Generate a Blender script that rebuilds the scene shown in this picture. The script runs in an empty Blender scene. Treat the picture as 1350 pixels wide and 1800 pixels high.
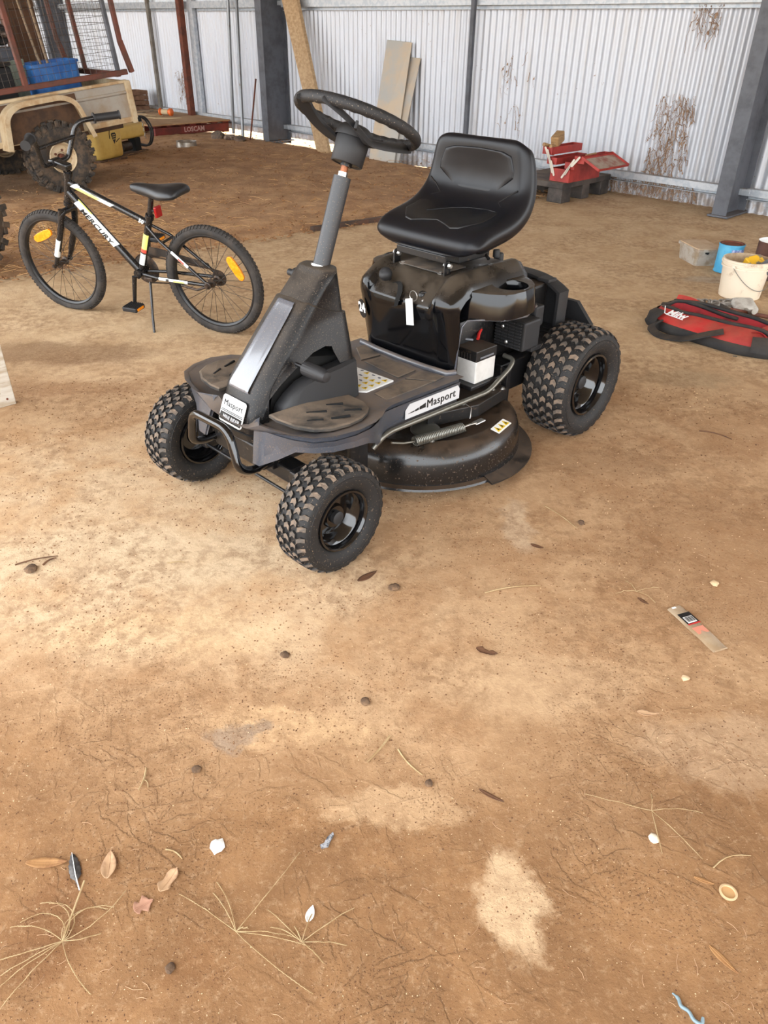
import bpy, bmesh, math, random
from mathutils import Vector, Matrix, noise as mnoise
PI = math.pi
random.seed(7)
SC = bpy.context.scene
COL = SC.collection

# ------------------------------------------------------------------ camera
CAM_H, PITCH, ROLL, FPX = 1.3, math.radians(32.9), 0.0148, 1314.0
cam_d = bpy.data.cameras.new('camera')
cam_d.sensor_fit = 'VERTICAL'
cam_d.sensor_height = 36.0
cam_d.lens = FPX / 1800.0 * 36.0
cam_d.clip_start, cam_d.clip_end = 0.05, 300
cam = bpy.data.objects.new('camera', cam_d)
COL.objects.link(cam)
_r, _u = Vector((1, 0, 0)), Vector((0, math.sin(PITCH), math.cos(PITCH)))
_f = Vector((0, math.cos(PITCH), -math.sin(PITCH)))
_r2 = _r * math.cos(ROLL) + _u * math.sin(ROLL)
_u2 = _u * math.cos(ROLL) - _r * math.sin(ROLL)
cam.matrix_world = Matrix(((_r2.x, _u2.x, -_f.x, 0), (_r2.y, _u2.y, -_f.y, 0), (_r2.z, _u2.z, -_f.z, CAM_H), (0, 0, 0, 1)))
SC.camera = cam

# ------------------------------------------------------------------ light
world = bpy.data.worlds.new('overcast_sky')
SC.world = world
world.use_nodes = True
_bg = world.node_tree.nodes['Background']
_bg.inputs['Color'].default_value = (0.93, 0.965, 1.0, 1)
_bg.inputs['Strength'].default_value = 4.0
sun_d = bpy.data.lights.new('sun', 'SUN')
sun_d.energy = 3.0
sun_d.angle = math.radians(6)
sun_d.color = (1.0, 0.93, 0.82)
sun = bpy.data.objects.new('sun', sun_d)
sun.rotation_euler = (math.radians(38), math.radians(12), 0)
COL.objects.link(sun)
SC.view_settings.view_transform = 'Standard'
SC.view_settings.look = 'None'
SC.view_settings.gamma = 1.0
SC.view_settings.use_curve_mapping = False
SC.view_settings.exposure = 0.6
SC.cycles.max_bounces = 8
SC.cycles.diffuse_bounces = 5

# ------------------------------------------------------------------ materials
MATS = {}
def nn(nt, t, **kw):
    n = nt.nodes.new(t)
    for k, v in kw.items():
        setattr(n, k, v)
    return n
def lin(c):
    return tuple(((x / 255) / 12.92 if x / 255 <= 0.04045 else ((x / 255 + 0.055) / 1.055) ** 2.4) for x in c) + (1.0,)
def mixc(nt, fac, a, b):
    m = nn(nt, 'ShaderNodeMix', data_type='RGBA')
    for sock, v in ((m.inputs[0], fac), (m.inputs[6], a), (m.inputs[7], b)):
        if isinstance(v, (int, float, tuple)):
            sock.default_value = v
        else:
            nt.links.new(v, sock)
    return m.outputs[2]
def math_(nt, op, a, b=None, clamp=False):
    m = nn(nt, 'ShaderNodeMath', operation=op, use_clamp=clamp)
    for sock, v in zip(m.inputs, (a, b)):
        if v is None:
            continue
        if isinstance(v, (int, float)):
            sock.default_value = v
        else:
            nt.links.new(v, sock)
    return m.outputs[0]
def ramp(nt, fac, lo, hi):
    m = nn(nt, 'ShaderNodeMapRange', interpolation_type='SMOOTHSTEP')
    m.inputs[1].default_value, m.inputs[2].default_value = lo, hi
    nt.links.new(fac, m.inputs[0])
    return m.outputs[0]
def noise_(nt, scale, detail=4.0, rough=0.6, vec=None, dist=0.0):
    n = nn(nt, 'ShaderNodeTexNoise')
    n.inputs['Scale'].default_value = scale
    n.inputs['Detail'].default_value = detail
    n.inputs['Roughness'].default_value = rough
    n.inputs['Distortion'].default_value = dist
    if vec is not None:
        nt.links.new(vec, n.inputs['Vector'])
    return n.outputs['Fac']
def coords(nt, kind='Object', scale=None):
    t = nn(nt, 'ShaderNodeTexCoord')
    o = t.outputs[kind]
    if scale:
        mp = nn(nt, 'ShaderNodeMapping')
        mp.inputs['Scale'].default_value = scale
        nt.links.new(o, mp.inputs['Vector'])
        o = mp.outputs[0]
    return o
def mat(name, rgb, rough=0.6, metal=0.0, rgb2=None, scale=20.0, lo=0.4, hi=0.65, bump=0.0, bscale=120.0, dust=0.0,
        dust_rgb=(150, 122, 95), spec=0.5, coat=0.0, stretch=None, alpha=None, trans=0.0, grit=0.0, grit_scale=260.0):
    """Procedural surface: base colour, a second colour in noise patches, settled dust on upward faces, fine relief."""
    if name in MATS:
        return MATS[name]
    m = bpy.data.materials.new(name)
    m.use_nodes = True
    nt = m.node_tree
    b = nt.nodes['Principled BSDF']
    b.inputs['Roughness'].default_value = rough
    b.inputs['Metallic'].default_value = metal
    b.inputs['Specular IOR Level'].default_value = spec
    if coat:
        b.inputs['Coat Weight'].default_value = coat
        b.inputs['Coat Roughness'].default_value = 0.08
    if trans:
        b.inputs['Transmission Weight'].default_value = trans
    vec = coords(nt, 'Object', stretch)
    col = lin(rgb)
    if rgb2:
        f = ramp(nt, noise_(nt, scale, 6, 0.65, vec), lo, hi)
        col = mixc(nt, f, col, lin(rgb2))
    rsock = None
    if dust:
        g = nn(nt, 'ShaderNodeNewGeometry')
        sx = nn(nt, 'ShaderNodeSeparateXYZ')
        nt.links.new(g.outputs['Normal'], sx.inputs[0])
        up = ramp(nt, sx.outputs[2], 0.30, 0.95)
        f = math_(nt, 'MULTIPLY', up, ramp(nt, noise_(nt, 9.0, 6, 0.7, vec), 0.28, 0.62))
        f = math_(nt, 'MULTIPLY', f, dust, True)
        col = mixc(nt, f, col, lin(dust_rgb))
        rs = nn(nt, 'ShaderNodeMapRange')
        nt.links.new(f, rs.inputs[0])
        rs.inputs[3].default_value, rs.inputs[4].default_value = rough, 0.9
        rsock = rs.outputs[0]
    if grit:
        gz = ramp(nt, noise_(nt, grit_scale, 2, 0.5, vec), 0.66 - 0.12 * grit, 0.72 - 0.1 * grit)
        gz = math_(nt, 'MULTIPLY', gz, 0.75)
        col = mixc(nt, gz, col, lin(dust_rgb))
        if rsock is None:
            rs = nn(nt, 'ShaderNodeMapRange')
            nt.links.new(gz, rs.inputs[0])
            rs.inputs[3].default_value, rs.inputs[4].default_value = rough, 0.9
            rsock = rs.outputs[0]
        else:
            rsock = math_(nt, 'MAXIMUM', rsock, gz)
    if rsock is not None:
        nt.links.new(rsock, b.inputs['Roughness'])
    if isinstance(col, tuple):
        b.inputs['Base Color'].default_value = col
    else:
        nt.links.new(col, b.inputs['Base Color'])
    if bump:
        bn = nn(nt, 'ShaderNodeBump')
        bn.inputs['Strength'].default_value = min(1.0, bump)
        bn.inputs['Distance'].default_value = 0.004
        nt.links.new(noise_(nt, bscale, 5, 0.6, vec), bn.inputs['Height'])
        nt.links.new(bn.outputs[0], b.inputs['Normal'])
    if alpha is not None:
        b.inputs['Alpha'].default_value = alpha
    MATS[name] = m
    return m

# ------------------------------------------------------------------ mesh building
class MB:
    def __init__(self):
        self.v, self.f = [], []
    def add(self, v, f):
        o = len(self.v)
        self.v += [tuple(p) for p in v]
        self.f += [tuple(i + o for i in q) for q in f]
        return self
    def box(self, c, s, rot=None, taper=1.0):
        cx, cy, cz = c
        hx, hy, hz = s[0] / 2, s[1] / 2, s[2] / 2
        v = []
        for dz in (-1, 1):
            t = taper if dz > 0 else 1.0
            for dx, dy in ((-1, -1), (1, -1), (1, 1), (-1, 1)):
                v.append(Vector((dx * hx * t, dy * hy * t, dz * hz)))
        if rot is not None:
            v = [rot @ p for p in v]
        v = [(p.x + cx, p.y + cy, p.z + cz) for p in v]
        return self.add(v, [(3, 2, 1, 0), (4, 5, 6, 7), (0, 1, 5, 4), (1, 2, 6, 5), (2, 3, 7, 6), (3, 0, 4, 7)])
    def bbox(self, c, s, bev=0.005, rot=None, seg=2, taper=1.0):
        b = MB().box((0, 0, 0), s, None, taper)
        bm = bmesh.new()
        vs = [bm.verts.new(p) for p in b.v]
        for q in b.f:
            bm.faces.new([vs[i] for i in q])
        bmesh.ops.bevel(bm, geom=list(bm.edges), offset=bev, segments=seg, profile=0.5, affect='EDGES')
        bm.verts.ensure_lookup_table()
        bm.verts.index_update()
        v = [p.co.copy() for p in bm.verts]
        f = [[q.index for q in fa.verts] for fa in bm.faces]
        bm.free()
        if rot is not None:
            v = [rot @ p for p in v]
        return self.add([(p.x + c[0], p.y + c[1], p.z + c[2]) for p in v], f)
    def tube(self, pts, r, seg=8, closed=False, caps=True):
        pts = [Vector(p) for p in pts]
        n = len(pts)
        rs = list(r) if isinstance(r, (list, tuple)) else [r] * n
        if len(rs) != n:
            rs = [rs[min(len(rs) - 1, int(i * len(rs) / n))] for i in range(n)]
        tang = []
        for i in range(n):
            a = pts[(i - 1) % n] if (closed or i > 0) else pts[i]
            b = pts[(i + 1) % n] if (closed or i < n - 1) else pts[i]
            t = b - a
            tang.append(t.normalized() if t.length > 1e-9 else Vector((0, 0, 1)))
        up = Vector((0, 0, 1)) if abs(tang[0].z) < 0.9 else Vector((1, 0, 0))
        nrm = (up - tang[0] * up.dot(tang[0])).normalized()
        v = []
        for i in range(n):
            nrm = (nrm - tang[i] * nrm.dot(tang[i]))
            nrm = nrm.normalized() if nrm.length > 1e-6 else tang[i].orthogonal().normalized()
            bi = tang[i].cross(nrm)
            for k in range(seg):
                a = 2 * PI * k / seg
                v.append(pts[i] + (nrm * math.cos(a) + bi * math.sin(a)) * rs[i])
        f = []
        for i in range(n if closed else n - 1):
            j = (i + 1) % n
            for k in range(seg):
                l = (k + 1) % seg
                f.append((i * seg + k, i * seg + l, j * seg + l, j * seg + k))
        if caps and not closed:
            f.append(tuple(range(seg - 1, -1, -1)))
            f.append(tuple((n - 1) * seg + k for k in range(seg)))
        return self.add(v, f)
    def loft(self, rings, closed_ring=True, caps=True, closed_path=False):
        m = len(rings[0])
        v = [p for r in rings for p in r]
        f = []
        nr = len(rings)
        for i in range(nr if closed_path else nr - 1):
            j = (i + 1) % nr
            for k in range(m if closed_ring else m - 1):
                l = (k + 1) % m
                f.append((i * m + k, i * m + l, j * m + l, j * m + k))
        if caps and closed_ring and not closed_path:
            f.append(tuple(range(m - 1, -1, -1)))
            f.append(tuple((nr - 1) * m + k for k in range(m)))
        return self.add(v, f)
    def lathe(self, prof, seg=32, M=None, closed=False):
        """prof: (radius, height) pairs about +Z, moved by M"""
        M = M or Matrix()
        rings = []
        for r, z in prof:
            rings.append([M @ Vector((r * math.cos(2 * PI * k / seg), r * math.sin(2 * PI * k / seg), z)) for k in range(seg)])
        return self.loft(rings, True, False, closed)
    def prism(self, poly, h, M=None):
        """poly: xy outline counter-clockwise, raised from z=0 to h, moved by M"""
        M = M or Matrix()
        n = len(poly)
        v = [M @ Vector((x, y, 0)) for x, y in poly] + [M @ Vector((x, y, h)) for x, y in poly]
        f = [tuple(range(n - 1, -1, -1)), tuple(range(n, 2 * n))]
        f += [(i, (i + 1) % n, n + (i + 1) % n, n + i) for i in range(n)]
        return self.add(v, f)
    def xf(self, M):
        self.v = [tuple(M @ Vector(p)) for p in self.v]
        return self
    def build(self, name, material, parent=None, smooth=None, bevel=0.0, subsurf=0, solid=0.0):
        me = bpy.data.meshes.new(name)
        me.from_pydata([tuple(p) for p in self.v], [], self.f)
        bm = bmesh.new()
        bm.from_mesh(me)
        bmesh.ops.recalc_face_normals(bm, faces=bm.faces)
        bm.to_mesh(me)
        bm.free()
        me.materials.append(material)
        o = bpy.data.objects.new(name, me)
        COL.objects.link(o)
        if parent is not None:
            o.parent = parent
        if bevel:
            md = o.modifiers.new('bevel', 'BEVEL')
            md.width, md.segments, md.limit_method, md.angle_limit = bevel, 2, 'ANGLE', math.radians(35)
        if solid:
            md = o.modifiers.new('solid', 'SOLIDIFY')
            md.thickness, md.offset = solid, -1
        if subsurf:
            md = o.modifiers.new('sub', 'SUBSURF')
            md.levels = md.render_levels = subsurf
        if smooth is not None:
            for p in me.polygons:
                p.use_smooth = True
            if smooth < 179:
                me.set_sharp_from_angle(angle=math.radians(smooth))
        return o

def rounded_path(pts, rad, n=5):
    """polyline with rounded corners"""
    pts = [Vector(p) for p in pts]
    out = [pts[0]]
    for i in range(1, len(pts) - 1):
        a, b, c = pts[i - 1], pts[i], pts[i + 1]
        d1, d2 = (a - b), (c - b)
        r = min(rad, d1.length * 0.49, d2.length * 0.49)
        p, q = b + d1.normalized() * r, b + d2.normalized() * r
        for k in range(n + 1):
            t = k / n
            out.append(p * (1 - t) ** 2 + b * 2 * t * (1 - t) + q * t * t)
    out.append(pts[-1])
    return out
def rrect(w, h, r, n=4):
    o = []
    for cx, cy, a0 in ((w / 2 - r, h / 2 - r, 0), (-w / 2 + r, h / 2 - r, 90), (-w / 2 + r, -h / 2 + r, 180), (w / 2 - r, -h / 2 + r, 270)):
        for k in range(n + 1):
            a = math.radians(a0 + 90 * k / n)
            o.append((cx + r * math.cos(a), cy + r * math.sin(a)))
    return o
def frame(origin, xdir, ydir):
    """matrix whose x, y axes are xdir, ydir (made orthonormal) at origin"""
    x = Vector(xdir).normalized()
    y = Vector(ydir)
    y = (y - x * y.dot(x)).normalized()
    z = x.cross(y)
    o = Vector(origin)
    return Matrix(((x.x, y.x, z.x, o.x), (x.y, y.y, z.y, o.y), (x.z, y.z, z.z, o.z), (0, 0, 0, 1)))
def text_mb(txt, size, M, bold=0.0, shear=0.0, spacing=1.0, thick=0.0006, sx=1.0):
    """flat lettering: text centred on M's origin in M's xy plane"""
    cu = bpy.data.curves.new('lettering', 'FONT')
    cu.body, cu.size, cu.shear, cu.space_character = txt, size, shear, spacing
    cu.align_x, cu.align_y = 'CENTER', 'CENTER'
    cu.extrude, cu.offset, cu.resolution_u = thick / 2, bold, 2
    ob = bpy.data.objects.new('lettering', cu)
    me = bpy.data.meshes.new_from_object(ob)
    b = MB().add([M @ Vector((v.co.x * sx, v.co.y, v.co.z)) for v in me.vertices], [tuple(p.vertices) for p in me.polygons])
    bpy.data.objects.remove(ob)
    bpy.data.curves.remove(cu)
    bpy.data.meshes.remove(me)
    return b
def tag(o, label=None, cat=None, group=None, kind=None):
    for k, v in (('label', label), ('category', cat), ('group', group), ('kind', kind)):
        if v:
            o[k] = v
    return o
def empty(name, loc, rz=0.0, label=None, cat=None, group=None):
    o = bpy.data.objects.new(name, None)
    COL.objects.link(o)
    o.location = loc
    o.rotation_euler = (0, 0, rz)
    o.empty_display_size = 0.05
    return tag(o, label, cat, group)
def lerp(a, b, t):
    return a + (b - a) * t
def interp(tab, x):
    """piecewise linear table [(x, v...)]"""
    if x <= tab[0][0]:
        return tab[0][1:]
    for p, q in zip(tab, tab[1:]):
        if x <= q[0]:
            t = (x - p[0]) / (q[0] - p[0])
            return tuple(lerp(a, b, t) for a, b in zip(p[1:], q[1:]))
    return tab[-1][1:]

# ================================================================== the setting
WP = Vector((2.682, 7.281, 0))                 # a point at the foot of the back wall
WD = Vector((-0.70711, 0.70711, 0))            # along the wall, away to the left
WN = Vector((-0.70711, -0.70711, 0))           # out of the wall, into the shed
def wpt(s, off=0.0, z=0.0):
    p = WP + WD * s + WN * off
    return Vector((p.x, p.y, z))
def wall_frame(s, off=0.0, z=0.0):
    return frame(wpt(s, off, z), WD, (0, 0, 1))   # x along wall to the left, y up, z = x cross y

sun.rotation_euler = Vector((-0.45, -0.38, -0.81)).to_track_quat('-Z', 'Y').to_euler()

def floor_material():
    m = bpy.data.materials.new('dusty_concrete')
    m.use_nodes = True
    nt = m.node_tree
    b = nt.nodes['Principled BSDF']
    b.inputs['Roughness'].default_value = 0.92
    b.inputs['Specular IOR Level'].default_value = 0.25
    vec = coords(nt, 'Object')
    sx = nn(nt, 'ShaderNodeSeparateXYZ')
    nt.links.new(vec, sx.inputs[0])
    X, Y = sx.outputs[0], sx.outputs[1]
    big = noise_(nt, 1.3, 5, 0.6, vec)
    mid = noise_(nt, 5.0, 6, 0.65, vec, 0.4)
    fine = noise_(nt, 90.0, 4, 0.7, vec)
    # wobbling distance from the camera's standing place: deeper dust up front, smooth tan dust further in, its colour lifted to offset the roof's shade
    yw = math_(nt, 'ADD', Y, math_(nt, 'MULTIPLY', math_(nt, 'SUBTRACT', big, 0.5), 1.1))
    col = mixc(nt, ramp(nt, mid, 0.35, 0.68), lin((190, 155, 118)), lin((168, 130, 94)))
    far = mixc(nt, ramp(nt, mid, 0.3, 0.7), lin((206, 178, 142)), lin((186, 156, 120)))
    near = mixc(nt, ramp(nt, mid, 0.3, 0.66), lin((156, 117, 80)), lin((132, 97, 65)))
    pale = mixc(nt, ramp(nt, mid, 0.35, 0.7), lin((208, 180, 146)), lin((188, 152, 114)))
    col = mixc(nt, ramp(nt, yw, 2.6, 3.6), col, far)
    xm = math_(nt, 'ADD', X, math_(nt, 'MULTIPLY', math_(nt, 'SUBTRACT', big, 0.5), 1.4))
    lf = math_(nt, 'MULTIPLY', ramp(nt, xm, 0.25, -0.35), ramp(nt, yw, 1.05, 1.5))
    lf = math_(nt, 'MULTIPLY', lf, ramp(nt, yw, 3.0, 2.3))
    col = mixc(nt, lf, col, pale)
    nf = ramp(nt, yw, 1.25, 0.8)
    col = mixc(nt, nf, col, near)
    # pale patches where the concrete shows through and darker brown patches, with ragged edges
    wob = nn(nt, 'ShaderNodeTexNoise')
    wob.inputs['Scale'].default_value = 9.0
    wob.inputs['Detail'].default_value = 9.0
    wob.inputs['Roughness'].default_value = 0.7
    nt.links.new(vec, wob.inputs['Vector'])
    vs = nn(nt, 'ShaderNodeVectorMath', operation='MULTIPLY_ADD')
    nt.links.new(wob.outputs['Color'], vs.inputs[0])
    vs.inputs[1].default_value = (0.22, 0.22, 0)
    va = nn(nt, 'ShaderNodeVectorMath', operation='ADD')
    nt.links.new(vec, va.inputs[0])
    va.inputs[1].default_value = (-0.11, -0.11, 0)
    nt.links.new(va.outputs[0], vs.inputs[2])
    for px, py, rx, ry, c, k in ((0.235, 0.745, 0.075, 0.10, (206, 176, 140), 0.9), (0.02, 0.93, 0.16, 0.05, (200, 166, 128), 0.7),
                                 (-0.20, 1.13, 0.20, 0.07, (214, 178, 136), 0.6), (-0.55, 1.42, 0.35, 0.10, (216, 184, 144), 0.5), (0.33, 1.27, 0.28, 0.12, (198, 166, 130), 0.5), (-0.33, 1.10, 0.06, 0.04, (150, 130, 112), 0.75),
                                 (-0.27, 1.12, 0.03, 0.02, (140, 122, 106), 0.7), (0.75, 1.08, 0.22, 0.10, (194, 164, 132), 0.5),
                                 (-0.75, 1.75, 0.5, 0.16, (214, 190, 158), 0.6), (0.42, 1.95, 0.05, 0.16, (206, 182, 154), 0.5),
                                 (1.35, 3.15, 0.25, 0.10, (160, 138, 108), 0.5), (2.1, 4.75, 0.3, 0.09, (170, 158, 140), 0.6),
                                 (1.15, 1.75, 0.55, 0.45, (146, 108, 74), 0.5), (0.8, 2.35, 0.3, 0.12, (140, 104, 72), 0.4), (-1.55, 3.35, 0.5, 0.16, (110, 78, 50), 0.55), (-1.3, 2.95, 0.35, 0.08, (140, 100, 66), 0.4),
                                 (-0.55, 0.69, 0.08, 0.1, (120, 82, 52), 0.6), (-0.3, 0.62, 0.06, 0.04, (124, 86, 54), 0.45)):
        d = nn(nt, 'ShaderNodeVectorMath', operation='SUBTRACT')
        nt.links.new(vs.outputs[0], d.inputs[0])
        d.inputs[1].default_value = (px, py, 0)
        q = nn(nt, 'ShaderNodeVectorMath', operation='MULTIPLY')
        nt.links.new(d.outputs[0], q.inputs[0])
        q.inputs[1].default_value = (1 / rx, 1 / ry, 0)
        le = nn(nt, 'ShaderNodeVectorMath', operation='LENGTH')
        nt.links.new(q.outputs[0], le.inputs[0])
        f = math_(nt, 'MULTIPLY', ramp(nt, le.outputs['Value'], 1.15, 0.6), k)
        col = mixc(nt, f, col, lin(c))
    # crisp drifts of coarser and finer dust
    cr1 = ramp(nt, noise_(nt, 24.0, 9, 0.78, vec, 0.3), 0.40, 0.62)
    crm = ramp(nt, noise_(nt, 2.2, 5, 0.65, vec), 0.38, 0.62)
    crm = math_(nt, 'ADD', math_(nt, 'MULTIPLY', crm, 0.42), 0.18)
    col = mixc(nt, math_(nt, 'MULTIPLY', cr1, crm), col, lin((122, 88, 58)))
    cr2 = ramp(nt, noise_(nt, 58.0, 8, 0.8, vec), 0.50, 0.70)
    col = mixc(nt, math_(nt, 'MULTIPLY', cr2, 0.28), col, lin((226, 194, 156)))
    # grit and grain
    sp = ramp(nt, noise_(nt, 210.0, 2, 0.5, vec), 0.60, 0.70)
    spm = math_(nt, 'MULTIPLY', sp, ramp(nt, noise_(nt, 3.0, 4, 0.6, vec), 0.42, 0.62))
    col = mixc(nt, math_(nt, 'MULTIPLY', spm, 0.55), col, lin((112, 76, 48)))
    lt = ramp(nt, noise_(nt, 330.0, 2, 0.5, vec), 0.66, 0.74)
    col = mixc(nt, math_(nt, 'MULTIPLY', lt, 0.4), col, lin((232, 205, 170)))
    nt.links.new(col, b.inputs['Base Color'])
    # relief: grain everywhere, worm-like straw prints in the deep dust
    ln = None
    for k_, (sc_, rot_) in enumerate(((1.0, 0.3), (1.15, 1.1), (0.9, 1.9), (1.3, 2.6))):
        wv = nn(nt, 'ShaderNodeVectorMath', operation='MULTIPLY_ADD')     # bend the grooves a little
        nt.links.new(wob.outputs['Color'], wv.inputs[0])
        wv.inputs[1].default_value = (0.05, 0.05, 0)
        nt.links.new(vec, wv.inputs[2])
        mr = nn(nt, 'ShaderNodeMapping')
        mr.inputs['Rotation'].default_value = (0, 0, rot_ + 0.2)
        nt.links.new(wv.outputs[0], mr.inputs['Vector'])
        mp = nn(nt, 'ShaderNodeMapping')
        mp.inputs['Location'].default_value = (3.7 * k_, 1.9 * k_, 0)
        mp.inputs['Scale'].default_value = (52 * sc_, 6.0 * sc_, 1)
        nt.links.new(mr.outputs[0], mp.inputs['Vector'])
        a = ramp(nt, noise_(nt, 1.0, 1.0, 0.4, mp.outputs[0]), 0.60, 0.72)
        ln = a if ln is None else math_(nt, 'MAXIMUM', ln, a)
    deep = math_(nt, 'MULTIPLY', ramp(nt, yw, 1.35, 0.85), ramp(nt, noise_(nt, 2.6, 3, 0.5, vec), 0.36, 0.62))
    h = math_(nt, 'ADD', math_(nt, 'MULTIPLY', fine, 0.22), math_(nt, 'MULTIPLY', mid, 0.5))
    h = math_(nt, 'ADD', h, math_(nt, 'MULTIPLY', math_(nt, 'MULTIPLY', ln, deep), 0.30))
    h = math_(nt, 'ADD', h, math_(nt, 'MULTIPLY', spm, 0.25))
    bn = nn(nt, 'ShaderNodeBump')
    bn.inputs['Strength'].default_value = 0.9
    bn.inputs['Distance'].default_value = 0.008
    nt.links.new(h, bn.inputs['Height'])
    nt.links.new(bn.outputs[0], b.inputs['Normal'])
    return m

M_dirt = mat('loose_dirt', (150, 112, 78), 0.95, rgb2=(186, 148, 108), scale=5, lo=0.35, hi=0.68, bump=1.0, bscale=38, grit=0.6, dust_rgb=(176, 132, 88), grit_scale=40)
M_out = mat('sunlit_earth', (205, 175, 130), 0.95, rgb2=(180, 148, 105), scale=0.7)
M_steel_dk = mat('dark_grey_steel', (92, 95, 102), 0.55, 0.0, rgb2=(74, 76, 82), scale=5, dust=0.3, bump=0.1, bscale=60)
M_galv = mat('galvanised_steel', (176, 184, 192), 0.45, 0.35, rgb2=(196, 200, 204), scale=22, lo=0.42, hi=0.55, dust=0.5, dust_rgb=(150, 130, 108))
M_rust = mat('rusty_steel', (116, 62, 42), 0.7, 0.1, rgb2=(84, 48, 36), scale=9, bump=0.25, bscale=90)
M_roof = mat('roof_sheet', (172, 176, 180), 0.6, 0.1, rgb2=(150, 150, 150), scale=2)

def wall_material():
    m = bpy.data.materials.new('white_corrugated_iron')
    m.use_nodes = True
    nt = m.node_tree
    b = nt.nodes['Principled BSDF']
    b.inputs['Roughness'].default_value = 0.42
    b.inputs['Metallic'].default_value = 0.3
    vec = coords(nt, 'Object')
    st = coords(nt, 'Object', (9, 0.5, 1))
    f1 = ramp(nt, noise_(nt, 1.6, 5, 0.65, st), 0.48, 0.75)
    col = mixc(nt, math_(nt, 'MULTIPLY', f1, 0.55), lin((200, 204, 211)), lin((184, 176, 168)))
    # specks of old mud and spider dirt
    spk = ramp(nt, noise_(nt, 34.0, 3, 0.6, vec), 0.69, 0.74)
    msk = ramp(nt, noise_(nt, 1.7, 4, 0.6, vec), 0.42, 0.66)
    col = mixc(nt, math_(nt, 'MULTIPLY', math_(nt, 'MULTIPLY', spk, msk), 0.85), col, lin((126, 96, 72)))
    sx = nn(nt, 'ShaderNodeSeparateXYZ')
    nt.links.new(vec, sx.inputs[0])
    low = ramp(nt, sx.outputs[1], 0.35, 0.02)
    low = math_(nt, 'MULTIPLY', low, ramp(nt, noise_(nt, 9.0, 5, 0.7, vec), 0.4, 0.6))
    col = mixc(nt, math_(nt, 'MULTIPLY', low, 0.6), col, lin((150, 125, 100)))
    nt.links.new(col, b.inputs['Base Color'])
    return m

# ---- floor slab
mb = MB()
E0, ED = Vector((-2.34, 4.54, 0)), Vector((0.783, 0.622, 0))
mb.add([(-9, -2.0, 0), (9, -2.0, 0), (9, 4, 0), (7.0, 3.2, 0), (1.42, 8.75, 0), (-2.34 - 0.783 * 8, 4.54 - 0.622 * 8, 0), (-9, -1, 0)], [])
fl = MB()
fl.add([(-12, -4.0, 0), (14, -4.0, 0), (14, -2.2, 0), (1.45, 8.75, 0), E0 + ED * 5.2, E0 - ED * 12.3], [(0, 1, 2, 3, 4, 5)])
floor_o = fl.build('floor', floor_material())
tag(floor_o, 'dusty orange brown concrete slab floor', None, None, 'structure')

# ---- loose dirt behind the slab edge
def dirt():
    b = MB()
    nx, ny = 200, 130
    nrm = Vector((-ED.y, ED.x, 0))
    vs, idx = [], {}
    for i in range(nx + 1):
        for j in range(ny + 1):
            a = -6.5 + 16.5 * i / nx
            d = -0.12 + 11.0 * (j / ny) ** 1.5
            p = E0 + ED * a + nrm * (d + 0.10 * mnoise.noise(Vector((a * 2.1, 0, 3))))
            w = min(1.0, max(0.0, d / 0.5))
            w = w * w * (3 - 2 * w)
            q = Vector((p.x, p.y, 0))
            h = 0.020 + 0.022 * mnoise.noise(q * 1.1) + 0.018 * mnoise.noise(q * 4.0) + 0.012 * mnoise.noise(q * 11.0)
            side = (9.9 - p.x - p.y)
            z = -0.012 + w * (0.012 + max(0.0, h))
            if side < 0.6:
                z -= max(0.0, (0.6 - side)) * 0.12
            idx[(i, j)] = len(vs)
            vs.append((p.x, p.y, z))
    fs = []
    for i in range(nx):
        for j in range(ny):
            p = vs[idx[(i, j)]]
            if p[0] + p[1] > 10.15:
                continue
            fs.append((idx[(i, j)], idx[(i + 1, j)], idx[(i + 1, j + 1)], idx[(i, j + 1)]))
    return b.add(vs, fs)
o = dirt().build('dirt_ground', M_dirt, None, 180)
tag(o, 'loose brown dirt ground beyond the slab edge', None, None, 'structure')

# ---- ground outside, seen through the gap below the wall
o = MB().add([(-60, -60, -0.09), (60, -60, -0.09), (60, 60, -0.09), (-60, 60, -0.09)], [(0, 1, 2, 3)]).build('outside_ground', M_out)
tag(o, 'bare sunlit earth outside the shed', None, None, 'structure')

# ---- corrugated back wall
PITCHC = 0.0783
def corrugated(s0, s1, zb, zt, amp=0.0135):
    b = MB()
    n = int((s1 - s0) / PITCHC * 8)
    lo, hi = [], []
    for i in range(n + 1):
        s = s0 + i * PITCHC / 8
        ph = 2 * PI * s / PITCHC
        o_ = amp * (math.sin(ph) + 0.18 * math.sin(2 * ph + 0.5))
        z0 = zb(s)
        lo.append((s, z0, -o_))
        hi.append((s, zt, -o_))
    return b.loft([lo, hi], False, False)
def wall_bottom(s):
    if 4.7 < s < 8.0:
        return 0.035
    return -0.06 + 0.02 * mnoise.noise(Vector((s * 3, 0, 0)))
wl = corrugated(-6.0, 17.0, wall_bottom, 4.3).build('wall_back', wall_material(), None, 180)
wl.matrix_world = wall_frame(0, 0, 0)
tag(wl, 'white corrugated iron back wall with cobwebs', None, None, 'structure')

wl2 = corrugated(0.0, 8.2, lambda s: -0.05, 3.75).build('wall_left', MATS.get('left_iron') or wl.data.materials[0], None, 180)  # presumed end wall, added to lower the brightness of the left bay
wl2.matrix_world = frame(wpt(13.4, 0, 0), WN, (0, 0, 1))
tag(wl2, 'white corrugated iron end wall, presumed and added to shade the left bay', None, None, 'structure')

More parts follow.
